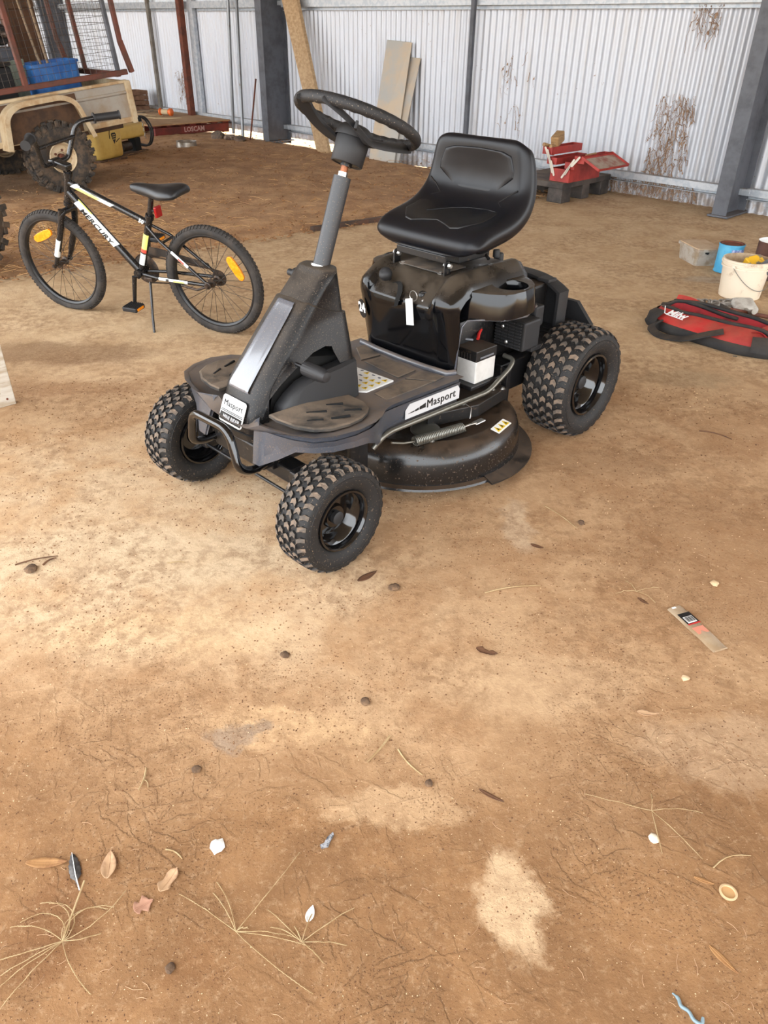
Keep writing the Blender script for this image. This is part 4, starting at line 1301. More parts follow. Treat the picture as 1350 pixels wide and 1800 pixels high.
for x, y, z in ((-0.70, 0.222, 0.236), (-0.87, 0.215, 0.236), (-0.90, 0.235, 0.236), (-0.50, 0.265, 0.183)):
    MB().lathe([(0.010, 0), (0.010, 0.002), (0.0065, 0.002), (0.0065, 0.008), (0.0001, 0.009)], 6, Matrix.Translation((x, y, z))).build('deck_bolt', M_chrome, mower)
MB().tube([(-0.70, 0.235, 0.24), (-0.705, 0.255, 0.232), (-0.695, 0.262, 0.21), (-0.69, 0.264, 0.20)], 0.0016, 6).build('split_pin', M_chrome, mower, 60)
MB().tube(rounded_path([(-0.272, 0.228, 0.225), (-0.315, 0.242, 0.268), (-0.805, 0.245, 0.258), (-0.915, 0.245, 0.312), (-0.945, 0.238, 0.335), (-0.950, 0.19, 0.335)], 0.03, 5), 0.0085, 10).build('lift_rod', M_rod, mower, 60)
MB().lathe([(0.012, -0.004), (0.012, 0.01), (0.008, 0.014), (0.0001, 0.014)], 6, frame((-0.262, 0.222, 0.262), (1, 0, 0), (0, 0, -1))).build('pivot_bolt', M_chrome, mower)

# ================================================================== bicycle
M_bfr = mat('black_gloss_frame', (22, 22, 24), 0.25, spec=0.6, grit=0.06, dust_rgb=(140, 120, 100))
M_btyre = mat('bicycle_tyre', (42, 39, 37), 0.8, rgb2=(62, 56, 51), scale=22, bump=0.3, bscale=260)
M_brim = mat('black_wheel_rim', (22, 22, 24), 0.35, rgb2=(60, 58, 56), scale=8, lo=0.6, hi=0.8)
M_spoke = mat('dark_spoke', (60, 56, 52), 0.35, 0.7)
M_orange = mat('orange_reflector', (246, 138, 16), 0.25, rgb2=(255, 166, 40), scale=90)
M_redr = mat('red_reflector', (150, 16, 20), 0.2)
M_decal = mat('white_decal', (226, 232, 232), 0.35)
M_decaly = mat('yellow_decal', (232, 232, 130), 0.35)
M_decalr = mat('red_decal', (220, 84, 70), 0.35)
M_grease = mat('greasy_steel', (52, 46, 42), 0.5, 0.4, rgb2=(84, 66, 52), scale=60)
bike = empty('bicycle', (-0.8253, 3.6581, 0), 0, 'black and white child bicycle with orange wheel reflectors on its kickstand', 'bicycle')
bike.rotation_euler = (-0.11, 0, math.radians(158.5))
def bike_wheel(name, c, R, flat, refl, spin, ry=0.0):
    """wheel in the bicycle's x-z plane; the part itself is the tyre"""
    b = MB()
    n = 72
    rt = 0.023
    rings = []
    for k in range(n):
        a = 2 * PI * k / n
        ring = []
        for j in range(12):
            t = 2 * PI * j / 12
            r_ = R - rt + rt * math.cos(t)
            x, y, z = r_ * math.cos(a), rt * 0.92 * math.sin(t), r_ * math.sin(a)
            if z < -(R - flat):
                z = -(R - flat)
                y *= 1.25
            ring.append(Vector((x, y, z)))
        rings.append(ring)
    b.loft(rings, True, False, True)
    o = b.build(name, M_btyre, bike, 180)
    o.location = c
    # tread ribs
    t_ = MB()
    for k in range(84):
        a = 2 * PI * k / 84
        if math.sin(a) * R < -(R - flat) + 0.004:
            continue
        for j in (-1, 0, 1):
            t = j * 0.75
            r_ = R - rt + (rt + 0.001) * math.cos(t)
            p = Vector((r_ * math.cos(a), rt * 0.95 * math.sin(t), r_ * math.sin(a)))
            rad = Vector((math.cos(a) * math.cos(t), math.sin(t), math.sin(a) * math.cos(t)))
            tg = Vector((-math.sin(a), 0, math.cos(a)))
            t_.box((0, 0, 0), (0.010, 0.013, 0.003))
            M = frame(p, tg, rad.cross(tg))
            t_.v[-8:] = [tuple(M @ Vector(v)) for v in t_.v[-8:]]
    tag(t_.build('tread', M_btyre, o), None, None, None, 'stuff')
    Rr = R - 2 * rt + 0.006
    rings = []
    for k in range(n):
        a = 2 * PI * k / n
        rings.append([Vector((r_ * math.cos(a), y, r_ * math.sin(a))) for r_, y in ((Rr + 0.006, -0.014), (Rr + 0.006, 0.014), (Rr - 0.004, 0.015), (Rr - 0.012, 0.008), (Rr - 0.012, -0.008), (Rr - 0.004, -0.015))])
    MB().loft(rings, True, False, True).build('rim', M_brim, o, 40)
    for k in range(28):
        a = 2 * PI * k / 28 + spin
        sd = 1 if k % 2 else -1
        a2 = a + (0.9 if (k // 2) % 2 else -0.9)
        MB().tube([(0.018 * math.cos(a2), sd * 0.024, 0.018 * math.sin(a2)), ((Rr - 0.01) * math.cos(a), sd * 0.002, (Rr - 0.01) * math.sin(a))], 0.0012, 4, caps=False).build('spoke', M_spoke, o)
    MB().lathe([(0.0001, -0.045), (0.006, -0.045), (0.006, -0.03), (0.021, -0.028), (0.021, -0.022), (0.012, -0.018), (0.012, 0.018), (0.021, 0.022), (0.021, 0.028), (0.006, 0.03), (0.006, 0.045), (0.0001, 0.045)], 18, TO_Y).build('hub', M_grease, o, 40)
    (rx, rz, ang, L) = refl
    M = Matrix.Translation((rx, 0.012, rz)) @ Matrix.Rotation(ang, 4, 'Y') @ Matrix.Rotation(PI / 2, 4, 'X')
    poly = [(-L, -0.004), (-L * 0.86, -0.016), (-L * 0.4, -0.021), (L * 0.4, -0.021), (L * 0.86, -0.016), (L, -0.004), (L, 0.004), (L * 0.86, 0.016), (L * 0.4, 0.021), (-L * 0.4, 0.021), (-L * 0.86, 0.016), (-L, 0.004)]
    rf_ = MB().prism(poly, 0.012, M @ Matrix.Translation((0, 0, -0.006)))
    rf_.build('reflector', M_orange, o, None, 0.002)
    return o
bike_wheel('rear_wheel', (0.0, 0, 0.265), 0.265, 0.003, (-0.140, 0.083, math.radians(-57 + 180), 0.062), 0.1)
fwl = bike_wheel('front_wheel', (0.928, 0, 0.256), 0.263, 0.018, (0.062, 0.135, math.radians(23), 0.068), 0.2)
def bt(name, pts, r, m=None, seg=12, parent=None):
    return MB().tube(pts, r, seg).build(name, m or M_bfr, parent or bike, 60)
# frame
fr = empty('frame', (0, 0, 0))
fr.parent = bike
def ft(name, pts, r, m=None, seg=14):
    return MB().tube(pts, r, seg).build(name, m or M_bfr, fr, 60)
ft('head_tube', [(0.727, 0, 0.700), (0.776, 0, 0.567)], 0.0175)
ft('top_tube', [(0.737, 0, 0.665), (0.60, 0, 0.618), (0.312, 0, 0.510)], 0.0155)
dt_ = ft('down_tube', [(0.752, 0, 0.620), (0.425, 0, 0.262)], 0.019)
ft('seat_tube', [(0.425, 0, 0.262), (0.300, 0, 0.545)], 0.0165)
ft('bottom_bracket', [(0.425, -0.036, 0.262), (0.425, 0.036, 0.262)], 0.022)
for s in (1, -1):
    ft('chain_stay', [(0.40, s * 0.022, 0.262), (0.30, s * 0.045, 0.262), (0.0, s * 0.055, 0.265)], 0.0085)
    ft('seat_stay', [(0.318, s * 0.014, 0.500), (0.24, s * 0.045, 0.45), (0.0, s * 0.055, 0.268)], 0.0075)
ft('stay_bridge', [(0.225, -0.045, 0.442), (0.225, 0.045, 0.442)], 0.006)
# decals: bands wrapped on the near side of the tubes, with the lettering
def band(name, p0, p1, r, a0, a1, m, t0=0.0, t1=1.0, skew=0.0):
    p0, p1 = Vector(p0), Vector(p1)
    d = (p1 - p0).normalized()
    u = Vector((0, 1, 0))
    w = u.cross(d).normalized()
    if w.z < 0:
        w = -w
    rows = []
    for k in range(9):
        a = math.radians(lerp(a0, a1, k / 8))
        o = (u * math.cos(a) + w * math.sin(a)) * (r + 0.0008)
        sh = skew * (k / 8 - 0.5)
        rows.append([p0.lerp(p1, min(1, max(0, t0 + sh))) + o, p0.lerp(p1, min(1, max(0, t1 + sh))) + o])
    return MB().loft(rows, False, False).build(name, m, fr, 60)
D0, D1 = (0.752, 0, 0.620), (0.425, 0, 0.262)
band('decal_band', D0, D1, 0.019, -50, 80, M_decal, 0.12, 0.66, 0.03)
band('decal_stripe', D0, D1, 0.0194, 62, 80, M_decaly, 0.12, 0.30)
dx = (Vector(D1) - Vector(D0)).normalized()
tc = Vector(D0).lerp(Vector(D1), 0.40) + Vector((0, 0.0215, 0)) + Vector((-0.74, 0, 0.68)) * 0.0
DTM = frame(tc, dx, (-dx.z * -1, 0, dx.x * -1))
tm = text_mb('MERCURY', 0.036, DTM, 0.0006, shear=0.3, thick=0.001, sx=1.25)
tm.build('lettering', M_ink, fr)
T0, T1 = (0.737, 0, 0.665), (0.312, 0, 0.510)
band('decal_band', T0, T1, 0.0155, -30, 88, M_decal, 0.08, 0.58, 0.08)
band('decal_stripe', T0, T1, 0.0158, -30, 25, M_decaly, 0.12, 0.40, 0.06)
tdx = (Vector(T1) - Vector(T0)).normalized()
tt = frame(Vector(T0).lerp(Vector(T1), 0.92) + Vector((0, 0.0165, 0.0)), tdx, (tdx.z, 0, -tdx.x))
text_mb('50', 0.028, tt, 0.001, shear=0.2, thick=0.001).build('lettering', M_decal, fr)
S0, S1 = (0.425, 0, 0.262), (0.300, 0, 0.545)
band('decal_band', S0, S1, 0.0165, -60, 60, M_decal, 0.16, 0.36)
band('decal_stripe', S0, S1, 0.0165, -60, 60, M_decaly, 0.44, 0.70)
band('decal_stripe', S0, S1, 0.0165, -60, 60, M_decalr, 0.38, 0.44)
C0, C1 = (0.30, 0.045, 0.262), (0.0, 0.055, 0.265)
band('decal_band', C0, C1, 0.0085, -40, 60, M_decal, 0.05, 0.62)
band('decal_stripe', C0, C1, 0.0088, -30, 20, M_decaly, 0.34, 0.56)
ct = frame(Vector(C0).lerp(Vector(C1), 0.22) + Vector((0, 0.0105, 0)), (-1, 0.03, 0), (0, 0, 1))
text_mb('50', 0.017, ct, 0.0008, shear=0.2, thick=0.001).build('lettering', M_ink, fr)
band('decal_band', (0.24, 0.045, 0.45), (0, 0.055, 0.268), 0.0075, -40, 70, M_decal, 0.25, 0.60)
band('decal_stripe', (0.24, 0.045, 0.45), (0, 0.055, 0.268), 0.0078, -20, 30, M_decalr, 0.40, 0.52)
# fork
fk = empty('fork', (0, 0, 0))
fk.parent = bike
MB().tube([(0.783, 0, 0.548), (0.722, 0, 0.722)], 0.013, 12).build('steerer', M_bfr, fk, 60)
MB().tube(rounded_path([(0.800, -0.05, 0.50), (0.786, -0.045, 0.535), (0.786, 0.045, 0.535), (0.800, 0.05, 0.50)], 0.03), 0.015, 12).build('crown', M_bfr, fk, 60)
for s in (1, -1):
    MB().tube([(0.788, s * 0.046, 0.545), (0.815, s * 0.052, 0.46), (0.870, s * 0.053, 0.35), (0.922, s * 0.05, 0.258)], [0.015, 0.0155, 0.014, 0.010], 12).build('leg', M_bfr, fk, 60)
    MB().lathe([(0.0001, 0.014), (0.008, 0.014), (0.011, 0.004), (0.011, -0.004)], 6, frame((0.925, s * 0.058, 0.256), (1, 0, 0), (0, 0, -s))).build('axle_nut', M_grease, fk)
    MB().tube([(0.846, s * 0.0535 + 0.001, 0.40), (0.892, s * 0.0525 + 0.001, 0.312)], 0.0148, 12, caps=False).build('leg_decal', M_decal if s > 0 else M_bfr, fk, 60)
# headset, stem, bars
bt('headset', [(0.723, 0, 0.712), (0.728, 0, 0.698)], 0.021)
bt('headset', [(0.774, 0, 0.572), (0.780, 0, 0.556)], 0.021)
stem = MB().bbox((0, 0, 0), (0.085, 0.045, 0.034), 0.008).xf(frame((0.748, 0, 0.742), (0.95, 0, 0.25), (0, 1, 0))).build('stem', M_bfr, bike)
MB().bbox((0.784, 0, 0.752), (0.03, 0.06, 0.036), 0.008).build('stem_clamp', M_bfr, stem)
bar = rounded_path([(0.612, -0.315, 0.903), (0.675, -0.215, 0.905), (0.730, -0.145, 0.900), (0.778, -0.085, 0.752), (0.784, -0.03, 0.748), (0.784, 0.03, 0.748), (0.778, 0.085, 0.752), (0.730, 0.145, 0.900), (0.675, 0.215, 0.905), (0.612, 0.315, 0.903)], 0.05, 7)
hb = bt('handlebar', bar, 0.0115)
bt('crossbar', [(0.745, -0.120, 0.840), (0.745, 0.120, 0.840)], 0.0095, None, 12, hb)
for s in (1, -1):
    g0, g1 = Vector((0.684, s * 0.205, 0.905)), Vector((0.610, s * 0.318, 0.903))
    gp = []
    rr3 = []
    for k in range(25):
        gp.append(g0.lerp(g1, 0.08 + 0.92 * k / 24))
        rr3.append(0.0165 + (0.0012 if k % 2 else 0) + (0.0045 if k in (0, 24) else 0))
    bt('grip', gp, rr3, M_matte, 14, hb)
    bt('grip_flange', [g0.lerp(g1, 0.05), g0.lerp(g1, 0.10)], 0.024, M_matte, 18, hb)
# seat
bt('seat_post', [(0.304, 0, 0.535), (0.262, 0, 0.650)], 0.0125)
bt('seat_clamp', [(0.306, 0, 0.532), (0.298, 0, 0.552)], 0.021)
sad = MB()
rings = []
for x, w, z, th in ((0.372, 0.012, 0.683, 0.02), (0.360, 0.022, 0.690, 0.035), (0.33, 0.028, 0.693, 0.045), (0.29, 0.032, 0.692, 0.05), (0.24, 0.044, 0.690, 0.056), (0.20, 0.066, 0.692, 0.062), (0.16, 0.084, 0.698, 0.062), (0.12, 0.088, 0.700, 0.058), (0.095, 0.078, 0.694, 0.048), (0.085, 0.05, 0.686, 0.03)):
    rings.append([Vector((x, w * cy_, z - th * 0.5 + th * 0.5 * cz_)) for cy_, cz_ in ((-1.0, -0.9), (-1.02, -0.2), (-0.86, 0.62), (-0.45, 1.0), (0, 0.92), (0.45, 1.0), (0.86, 0.62), (1.02, -0.2), (1.0, -0.9), (0, -0.6))])
sad.loft(rings)
sad.build('saddle', mat('bike_saddle_vinyl', (26, 27, 30), 0.35, bump=0.1, bscale=400), bike, 180, subsurf=1)
bt('saddle_rail', [(0.33, 0.02, 0.655), (0.26, 0.022, 0.640), (0.15, 0.03, 0.655)], 0.004, M_grease, 8)
bt('saddle_rail', [(0.33, -0.02, 0.655), (0.26, -0.022, 0.640), (0.15, -0.03, 0.655)], 0.004, M_grease, 8)
rr_ = MB().bbox((0.244, 0.004, 0.572), (0.014, 0.046, 0.05), 0.005).build('rear_reflector', M_redr, bike)
bt('reflector_bracket', [(0.286, 0, 0.572), (0.25, 0, 0.572)], 0.006, M_matte)
# drivetrain
ch = MB().lathe([(0.02, -0.003), (0.068, -0.003), (0.072, 0.0), (0.068, 0.003), (0.02, 0.003)], 36, Matrix.Translation((0.425, -0.045, 0.262)) @ TO_Y)
ch.build('chainring', M_grease, bike, 40)
cr_ = MB()
pth = []
for k in range(13):
    a = PI / 2 - PI * k / 12
    pth.append((0.425 + 0.072 * math.cos(a), -0.045, 0.262 + 0.072 * math.sin(a)))
for k in range(9):
    a = -PI / 2 - PI * k / 8
    pth.append((0.036 * math.cos(a), -0.045, 0.265 + 0.036 * math.sin(a)))
MB().tube(pth, 0.004, 6, True).build('chain', M_grease, bike, 60)
MB().lathe([(0.01, -0.003), (0.036, -0.002), (0.036, 0.002), (0.01, 0.003)], 20, Matrix.Translation((0, -0.045, 0.265)) @ TO_Y).build('sprocket', M_grease, bike, 40)
gd = MB().prism([(0.46, 0.30), (0.44, 0.362), (0.40, 0.372), (0.33, 0.368), (0.06, 0.325), (0.05, 0.300), (0.33, 0.330)], 0.004, frame((0, -0.058, 0), (1, 0, 0), (0, 0, 1)))
gd.build('chain_guard', mat('chain_guard_plastic', (52, 46, 42), 0.5, rgb2=(80, 66, 54), scale=20), bike)
bt('crank_arm', [(0.425, 0.060, 0.262), (0.447, 0.078, 0.130)], [0.012, 0.009], M_bfr, 10)
bt('crank_arm', [(0.425, -0.060, 0.262), (0.403, -0.078, 0.394)], [0.012, 0.009], M_bfr, 10)
for yy, c in ((0.125, (0.420, 0.128)), (-0.125, (0.403, 0.394))):
    pd = MB().bbox((c[0], yy, c[1]), (0.085, 0.075, 0.024), 0.006).build('pedal', M_matte, bike)
    for e in (1, -1):
        MB().bbox((c[0] + e * 0.043, yy, c[1]), (0.003, 0.05, 0.013), 0.001).build('pedal_reflector', M_orange, pd)
    for e in range(-3, 4):
        MB().bbox((c[0] + e * 0.011, yy, c[1] + 0.013), (0.004, 0.07, 0.004), 0.001, seg=1).build('pedal_rib', M_matte, pd)
bt('pedal_axle', [(0.447, 0.070, 0.130), (0.425, 0.10, 0.128)], 0.006, M_grease, 8)
ks = bt('kickstand', [(0.360, 0.025, 0.245), (0.352, 0.042, 0.225), (0.328, 0.11, 0.08), (0.312, 0.147, -0.004)], 0.0065)
bt('kickstand_foot', [(0.318, 0.143, 0.004), (0.306, 0.152, -0.010)], 0.010, M_matte, 10, ks)
MB().bbox((0.362, 0.012, 0.245), (0.05, 0.06, 0.02), 0.004).build('kickstand_plate', M_grease, ks)
bt('coaster_arm', [(0.0, 0.062, 0.262), (0.06, 0.066, 0.240), (0.15, 0.060, 0.250)], 0.006, M_grease, 8)
for s in (1, -1):
    MB().lathe([(0.0001, 0.018), (0.008, 0.018), (0.013, 0.006), (0.018, 0.004), (0.018, -0.002)], 12, frame((0, s * 0.058, 0.265), (1, 0, 0), (0, 0, -s))).build('axle_nut', M_grease, bike, 40)

# ================================================================== caged box trailer
M_tray = mat('weathered_trailer_panel', (166, 160, 150), 0.6, 0.1, rgb2=(150, 132, 110), scale=4, lo=0.35, hi=0.7, dust=0.6, dust_rgb=(176, 150, 116), bump=0.1, bscale=30)
M_mud = mat('muddy_cream_paint', (196, 178, 146), 0.6, rgb2=(170, 138, 98), scale=7, lo=0.38, hi=0.66, bump=0.15, bscale=60)
M_under = mat('rusty_underside', (92, 66, 46), 0.85, rgb2=(70, 52, 40), scale=10)
M_cage = mat('red_oxide_steel', (108, 60, 46), 0.6, 0.05, rgb2=(84, 56, 46), scale=12, bump=0.1, bscale=80)
M_wire = mat('mesh_wire', (86, 78, 72), 0.5, 0.5)
M_ttyre = mat('muddy_offroad_tyre', (54, 50, 46), 0.85, rgb2=(96, 80, 64), scale=16, bump=0.3, bscale=120)
M_crim = mat('cream_steel_rim', (206, 186, 152), 0.5, rgb2=(150, 116, 80), scale=14, lo=0.5, hi=0.7)
TPH, TTH = 0.104, math.radians(46)
trl = empty('cage_trailer', (-2.883, 7.262, 0.297), TTH, 'weathered grey box trailer with a red-brown mesh cage and knobbly tyres', 'trailer')
trl.rotation_euler = (0, -TPH, TTH)          # tail up, drawbar down; origin on the axle line at the near tyre face
TX0, TX1, TY0, TY1 = -1.75, 0.83, 0.12, 1.36
def offroad_wheel(name, parent, M, R, W, rr, nlug, rimmat, lugmat=None):
    b = MB().lathe(tyre_profile(R - 0.018, W, rr), 44, TO_Y)
    o = b.build(name, M_ttyre, parent, 50)
    o.matrix_local = M
    t = MB()
    for c in range(4):
        v = (-0.375 + 0.25 * c) * W
        for k in range(nlug):
            a = 2 * PI * (k + (0.5 if c % 2 else 0)) / nlug
            r_ = R - 0.014 - (0.010 if c in (0, 3) else 0)
            p = Vector((r_ * math.cos(a), v, r_ * math.sin(a)))
            t.bbox((0, 0, 0), (2 * PI * R / nlug * 0.62, W * 0.215, 0.030), 0.004, seg=1)
            tg = Vector((-math.sin(a), 0.25 * (1 if c < 2 else -1), math.cos(a))).normalized()
            M2 = frame(p, tg, (0, 1, 0))
            n_ = 24
            t.v[-n_:] = [tuple(M2 @ Vector(q)) for q in t.v[-n_:]]
    for s in (1, -1):
        for k in range(nlug):
            a = 2 * PI * (k + 0.25) / nlug
            r_ = R * 0.91
            t.bbox((0, 0, 0), (0.034, 0.018, 0.055), 0.004, seg=1)
            M2 = frame((r_ * math.cos(a), s * W * 0.49, r_ * math.sin(a)), (-math.sin(a), 0, math.cos(a)), (0, 1, 0))
            t.v[-24:] = [tuple(M2 @ Vector(q)) for q in t.v[-24:]]
    tag(t.build('tread', lugmat or M_ttyre, o), None, None, None, 'stuff')
    MB().lathe([(rr * 1.04, -W * 0.40), (rr * 0.98, -W * 0.44), (rr * 0.92, -W * 0.40), (rr * 0.90, -W * 0.22), (rr * 0.80, -W * 0.16), (rr * 0.62, -W * 0.22), (rr * 0.40, -W * 0.22), (rr * 0.34, -W * 0.12), (rr * 0.0001, -W * 0.12)], 36, TO_Y).build('rim', rimmat, o, 40)
    MB().lathe([(rr * 1.04, W * 0.40), (rr * 0.92, W * 0.40), (rr * 0.90, W * 0.0), (rr * 0.0001, W * 0.0)], 36, TO_Y).build('rim_back', rimmat, o, 40)
    MB().lathe([(rr * 0.26, -W * 0.10), (rr * 0.26, -W * 0.30), (rr * 0.20, -W * 0.34), (rr * 0.0001, -W * 0.34)], 20, TO_Y).build('hub', M_rust, o, 40)
    for k in range(5):
        a = 2 * PI * k / 5
        MB().lathe([(0.011, -W * 0.20), (0.011, -W * 0.27), (0.0001, -W * 0.28)], 6, Matrix.Translation((rr * 0.5 * math.cos(a), 0, rr * 0.5 * math.sin(a))) @ TO_Y).build('wheel_nut', M_rust, o)
    return o
for y in (0.10, TY1 + 0.02):
    offroad_wheel('wheel', trl, Matrix.Translation((0.0, y, 0.0)), 0.297, 0.20, 0.122, 26, M_crim)
for y, s in ((TY0, -1), (TY1, 1)):
    p = MB().bbox(((TX0 + TX1) / 2, y, 0.32), (TX1 - TX0, 0.014, 0.32), 0.003).build('side_panel', M_tray, trl)
    MB().tube([(TX0, y + s * 0.008, 0.398), (TX1 - 0.02, y + s * 0.008, 0.398)], 0.014, 10).build('swage_ridge', M_tray, p, 60)
    MB().bbox(((TX0 + TX1) / 2, y, 0.485), (TX1 - TX0, 0.05, 0.024), 0.005).build('top_rail', M_mud, p)
    MB().bbox(((TX0 + TX1) / 2, y, 0.175), (TX1 - TX0, 0.035, 0.045), 0.005).build('bottom_rail', M_mud, p)
MB().bbox(((TX0 + TX1) / 2, (TY0 + TY1) / 2, 0.19), (TX1 - TX0, TY1 - TY0, 0.02), 0.003).build('tray_floor', M_under, trl)
MB().bbox((TX1 + 0.01, (TY0 + TY1) / 2, 0.32), (0.03, TY1 - TY0 + 0.06, 0.33), 0.006).build('tailgate', M_mud, trl)
MB().bbox((TX1 - 0.005, TY0 - 0.008, 0.315), (0.055, 0.05, 0.35), 0.008).build('corner_post', M_mud, trl)
MB().bbox((TX1 + 0.03, TY0 - 0.01, 0.165), (0.04, 0.05, 0.04), 0.006).build('tail_lamp', M_dark, trl)
for k in range(7):
    MB().tube([(TX1 + 0.045 + 0.01 * (k % 2), TY0 - 0.03, 0.15 - 0.022 * k), (TX1 + 0.045 + 0.01 * ((k + 1) % 2), TY0 - 0.03, 0.13 - 0.022 * k)], 0.004, 5).build('chain_link', M_rod, trl)
for yy in (TY0 + 0.28, TY1 - 0.28):
    MB().bbox(((TX0 + TX1) / 2, yy, 0.125), (TX1 - TX0, 0.06, 0.10), 0.006).build('chassis_rail', M_under, trl)
MB().tube([(0, TY0 - 0.06, 0.0), (0, TY1 + 0.06, 0.0)], 0.03, 12).build('axle', M_under, trl, 60)
def guard(y0, y1):
    path = rounded_path([(-0.455, 0, 0.135), (-0.405, 0, 0.40), (-0.28, 0, 0.472), (0.13, 0, 0.478), (0.25, 0, 0.415), (0.345, 0, 0.12)], 0.12, 6)
    rings = []
    for i, p in enumerate(path):
        a, c = path[max(0, i - 1)], path[min(len(path) - 1, i + 1)]
        t = (c - a).normalized()
        n = Vector((-t.z, 0, t.x))
        rings.append([p + Vector((0, y0 + 0.006, 0)) - n * 0.035, p + Vector((0, y0, 0)) - n * 0.035, p + Vector((0, y0, 0)) + n * 0.006, p + Vector((0, y1, 0)) + n * 0.006, p + Vector((0, y1, 0)), p + Vector((0, y0 + 0.006, 0))])
    return MB().loft(rings)
for y0, y1 in ((-0.02, TY0), (TY1 + 0.15, TY1)):
    guard(y0, y1).build('mudguard', M_mud, trl, 40)
MB().bbox((-0.05, TY0 - 0.012, 0.31), (0.70, 0.012, 0.30), 0.002).build('wheel_well', M_under, trl)
# cage: frame of square tube and welded mesh
CZ0, CZ1 = 0.545, 1.75
cg = empty('cage', (0, 0, 0))
cg.parent = trl
def sq(name, p, q, w, m, parent):
    p, q = Vector(p), Vector(q)
    d = (q - p)
    M = frame((p + q) / 2, d, (0, 1, 0.01) if abs(d.normalized().y) < 0.9 else (1, 0, 0))
    return MB().bbox((0, 0, 0), (d.length, w, w), 0.004, seg=1).xf(M).build(name, m, parent)
CXR = 0.775
for yy in (TY0, TY1):
    sq('bottom_rail', (TX0, yy, CZ0 + 0.01), (TX1 + 0.03, yy, CZ0 + 0.01), 0.042, M_cage, cg)
    sq('top_rail', (TX0, yy, CZ1), (CXR, yy, CZ1), 0.042, M_cage, cg)
    for x in (-1.5, -0.10):
        sq('post', (x, yy, CZ0), (x, yy, CZ1), 0.042, M_cage, cg)
    sq('post', (CXR, yy, CZ0 + 0.03), (CXR, yy, CZ1), 0.034, M_steel_dk, cg)
    sq('rear_brace', (TX1 + 0.08, yy, CZ0), (TX1 + 0.03, yy, 0.80), 0.042, M_cage, cg)
    sq('rear_brace', (TX1 + 0.03, yy, 0.79), (TX1 + 0.03, yy, CZ1), 0.038, M_cage, cg)
    w = MB()
    x = TX0
    while x < CXR:
        w.tube([(x, yy, CZ0), (x, yy, CZ1)], 0.0016, 4, caps=False)
        x += 0.0565
    z = CZ0 + 0.03
    while z < CZ1:
        w.tube([(TX0, yy, z), (CXR, yy, z)], 0.0016, 4, caps=False)
        z += 0.052
    tag(w.build('wire_mesh', M_wire, cg), 'welded wire mesh of the cage side', None, None, 'stuff')
for x in (CXR, -1.5):
    sq('top_cross', (x, TY0, CZ1), (x, TY1, CZ1), 0.042, M_cage, cg)
    sq('bottom_cross', (x, TY0, CZ0), (x, TY1, CZ0), 0.042, M_cage, cg)
sq('cross_post', (CXR, (TY0 + TY1) / 2, CZ0), (CXR, (TY0 + TY1) / 2, CZ1), 0.034, M_cage, cg)
w = MB()
yy = TY0 + 0.05
while yy < TY1 - 0.04:
    w.tube([(CXR, yy, CZ0), (CXR, yy, CZ1)], 0.0016, 4, caps=False)
    yy += 0.0565
z = CZ0 + 0.03
while z < CZ1:
    w.tube([(CXR, TY0, z), (CXR, TY1, z)], 0.0016, 4, caps=False)
    z += 0.052
tag(w.build('wire_mesh', M_wire, cg), 'welded wire mesh of the cage rear', None, None, 'stuff')

TRM = Matrix.Translation((-2.883, 7.262, 0.297)) @ Matrix.Rotation(TTH, 4, 'Z') @ Matrix.Rotation(-TPH, 4, 'Y')
def in_trailer(o, x, y, z, rz=0.0):
    o.matrix_world = TRM @ Matrix.Translation((x, y, z)) @ Matrix.Rotation(rz, 4, 'Z')
    return o
# ---- load inside the trailer
def tub(name, L, W, H, m, wall=0.012, taper=0.9, label='', cat=''):
    e = empty(name, (0, 0, 0), 0, label, cat)
    rings = []
    for sc_, z in ((taper, 0), (1.0, H), (1.06, H), (1.06, H - 0.03), (1.0, H - 0.03)):
        pass
    o_, i_ = [], []
    prof = [(taper, 0.0), (0.5 * (taper + 1), H * 0.5), (1.0, H - 0.02), (1.05, H - 0.02), (1.05, H), (0.97, H), (0.93, H * 0.4), (taper * 0.92, 0.012)]
    for sc_, z in prof:
        rings.append([Vector((x * sc_, y * sc_, z)) for x, y in rrect(L, W, min(L, W) * 0.12, 3)])
    MB().loft(rings).build('tub_body', m, e, 40)
    return e
M_blue = mat('blue_plastic_tub', (38, 92, 160), 0.45, rgb2=(58, 118, 184), scale=6)
t1 = tub('blue_tub', 0.46, 0.36, 0.47, M_blue, label='blue plastic tub standing inside the trailer cage', cat='tub')
in_trailer(t1, 0.40, 0.72, 0.201)
for k in range(5):
    MB().bbox((-0.16 + 0.08 * k, -0.172, 0.36), (0.05, 0.012, 0.14), 0.004).build('tub_rib', M_blue, t1)
t2 = empty('black_case', (0, 0, 0), 0, 'black battery-like case behind the mesh at the left', 'case')
in_trailer(t2, -0.28, 0.55, 0.201, 0.2)
MB().bbox((0, 0, 0.25), (0.42, 0.30, 0.50), 0.02).build('case_body', M_matte, t2)
MB().bbox((0, 0, 0.515), (0.44, 0.32, 0.03), 0.01).build('case_lid', M_blk_dusty, t2)
MB().tube(rounded_path([(-0.1, 0, 0.53), (-0.1, 0, 0.58), (0.1, 0, 0.58), (0.1, 0, 0.53)], 0.03), 0.010, 8).build('case_handle', M_matte, t2, 60)
t3 = MB().bbox((0, 0, 0.26), (0.30, 0.018, 0.52), 0.003, Matrix.Rotation(0.15, 3, 'X')).build('fibre_board', mat('grey_green_board', (138, 148, 134), 0.8, rgb2=(118, 126, 112), scale=9))
tag(t3, 'grey green fibre sheet leaning beside the blue tub', 'board')
in_trailer(t3, 0.02, 0.66, 0.203, 0.3)
pk = empty('timber_offcut', (0, 0, 0), 0, 'dark brown timber slab upright behind the blue tub', 'timber')
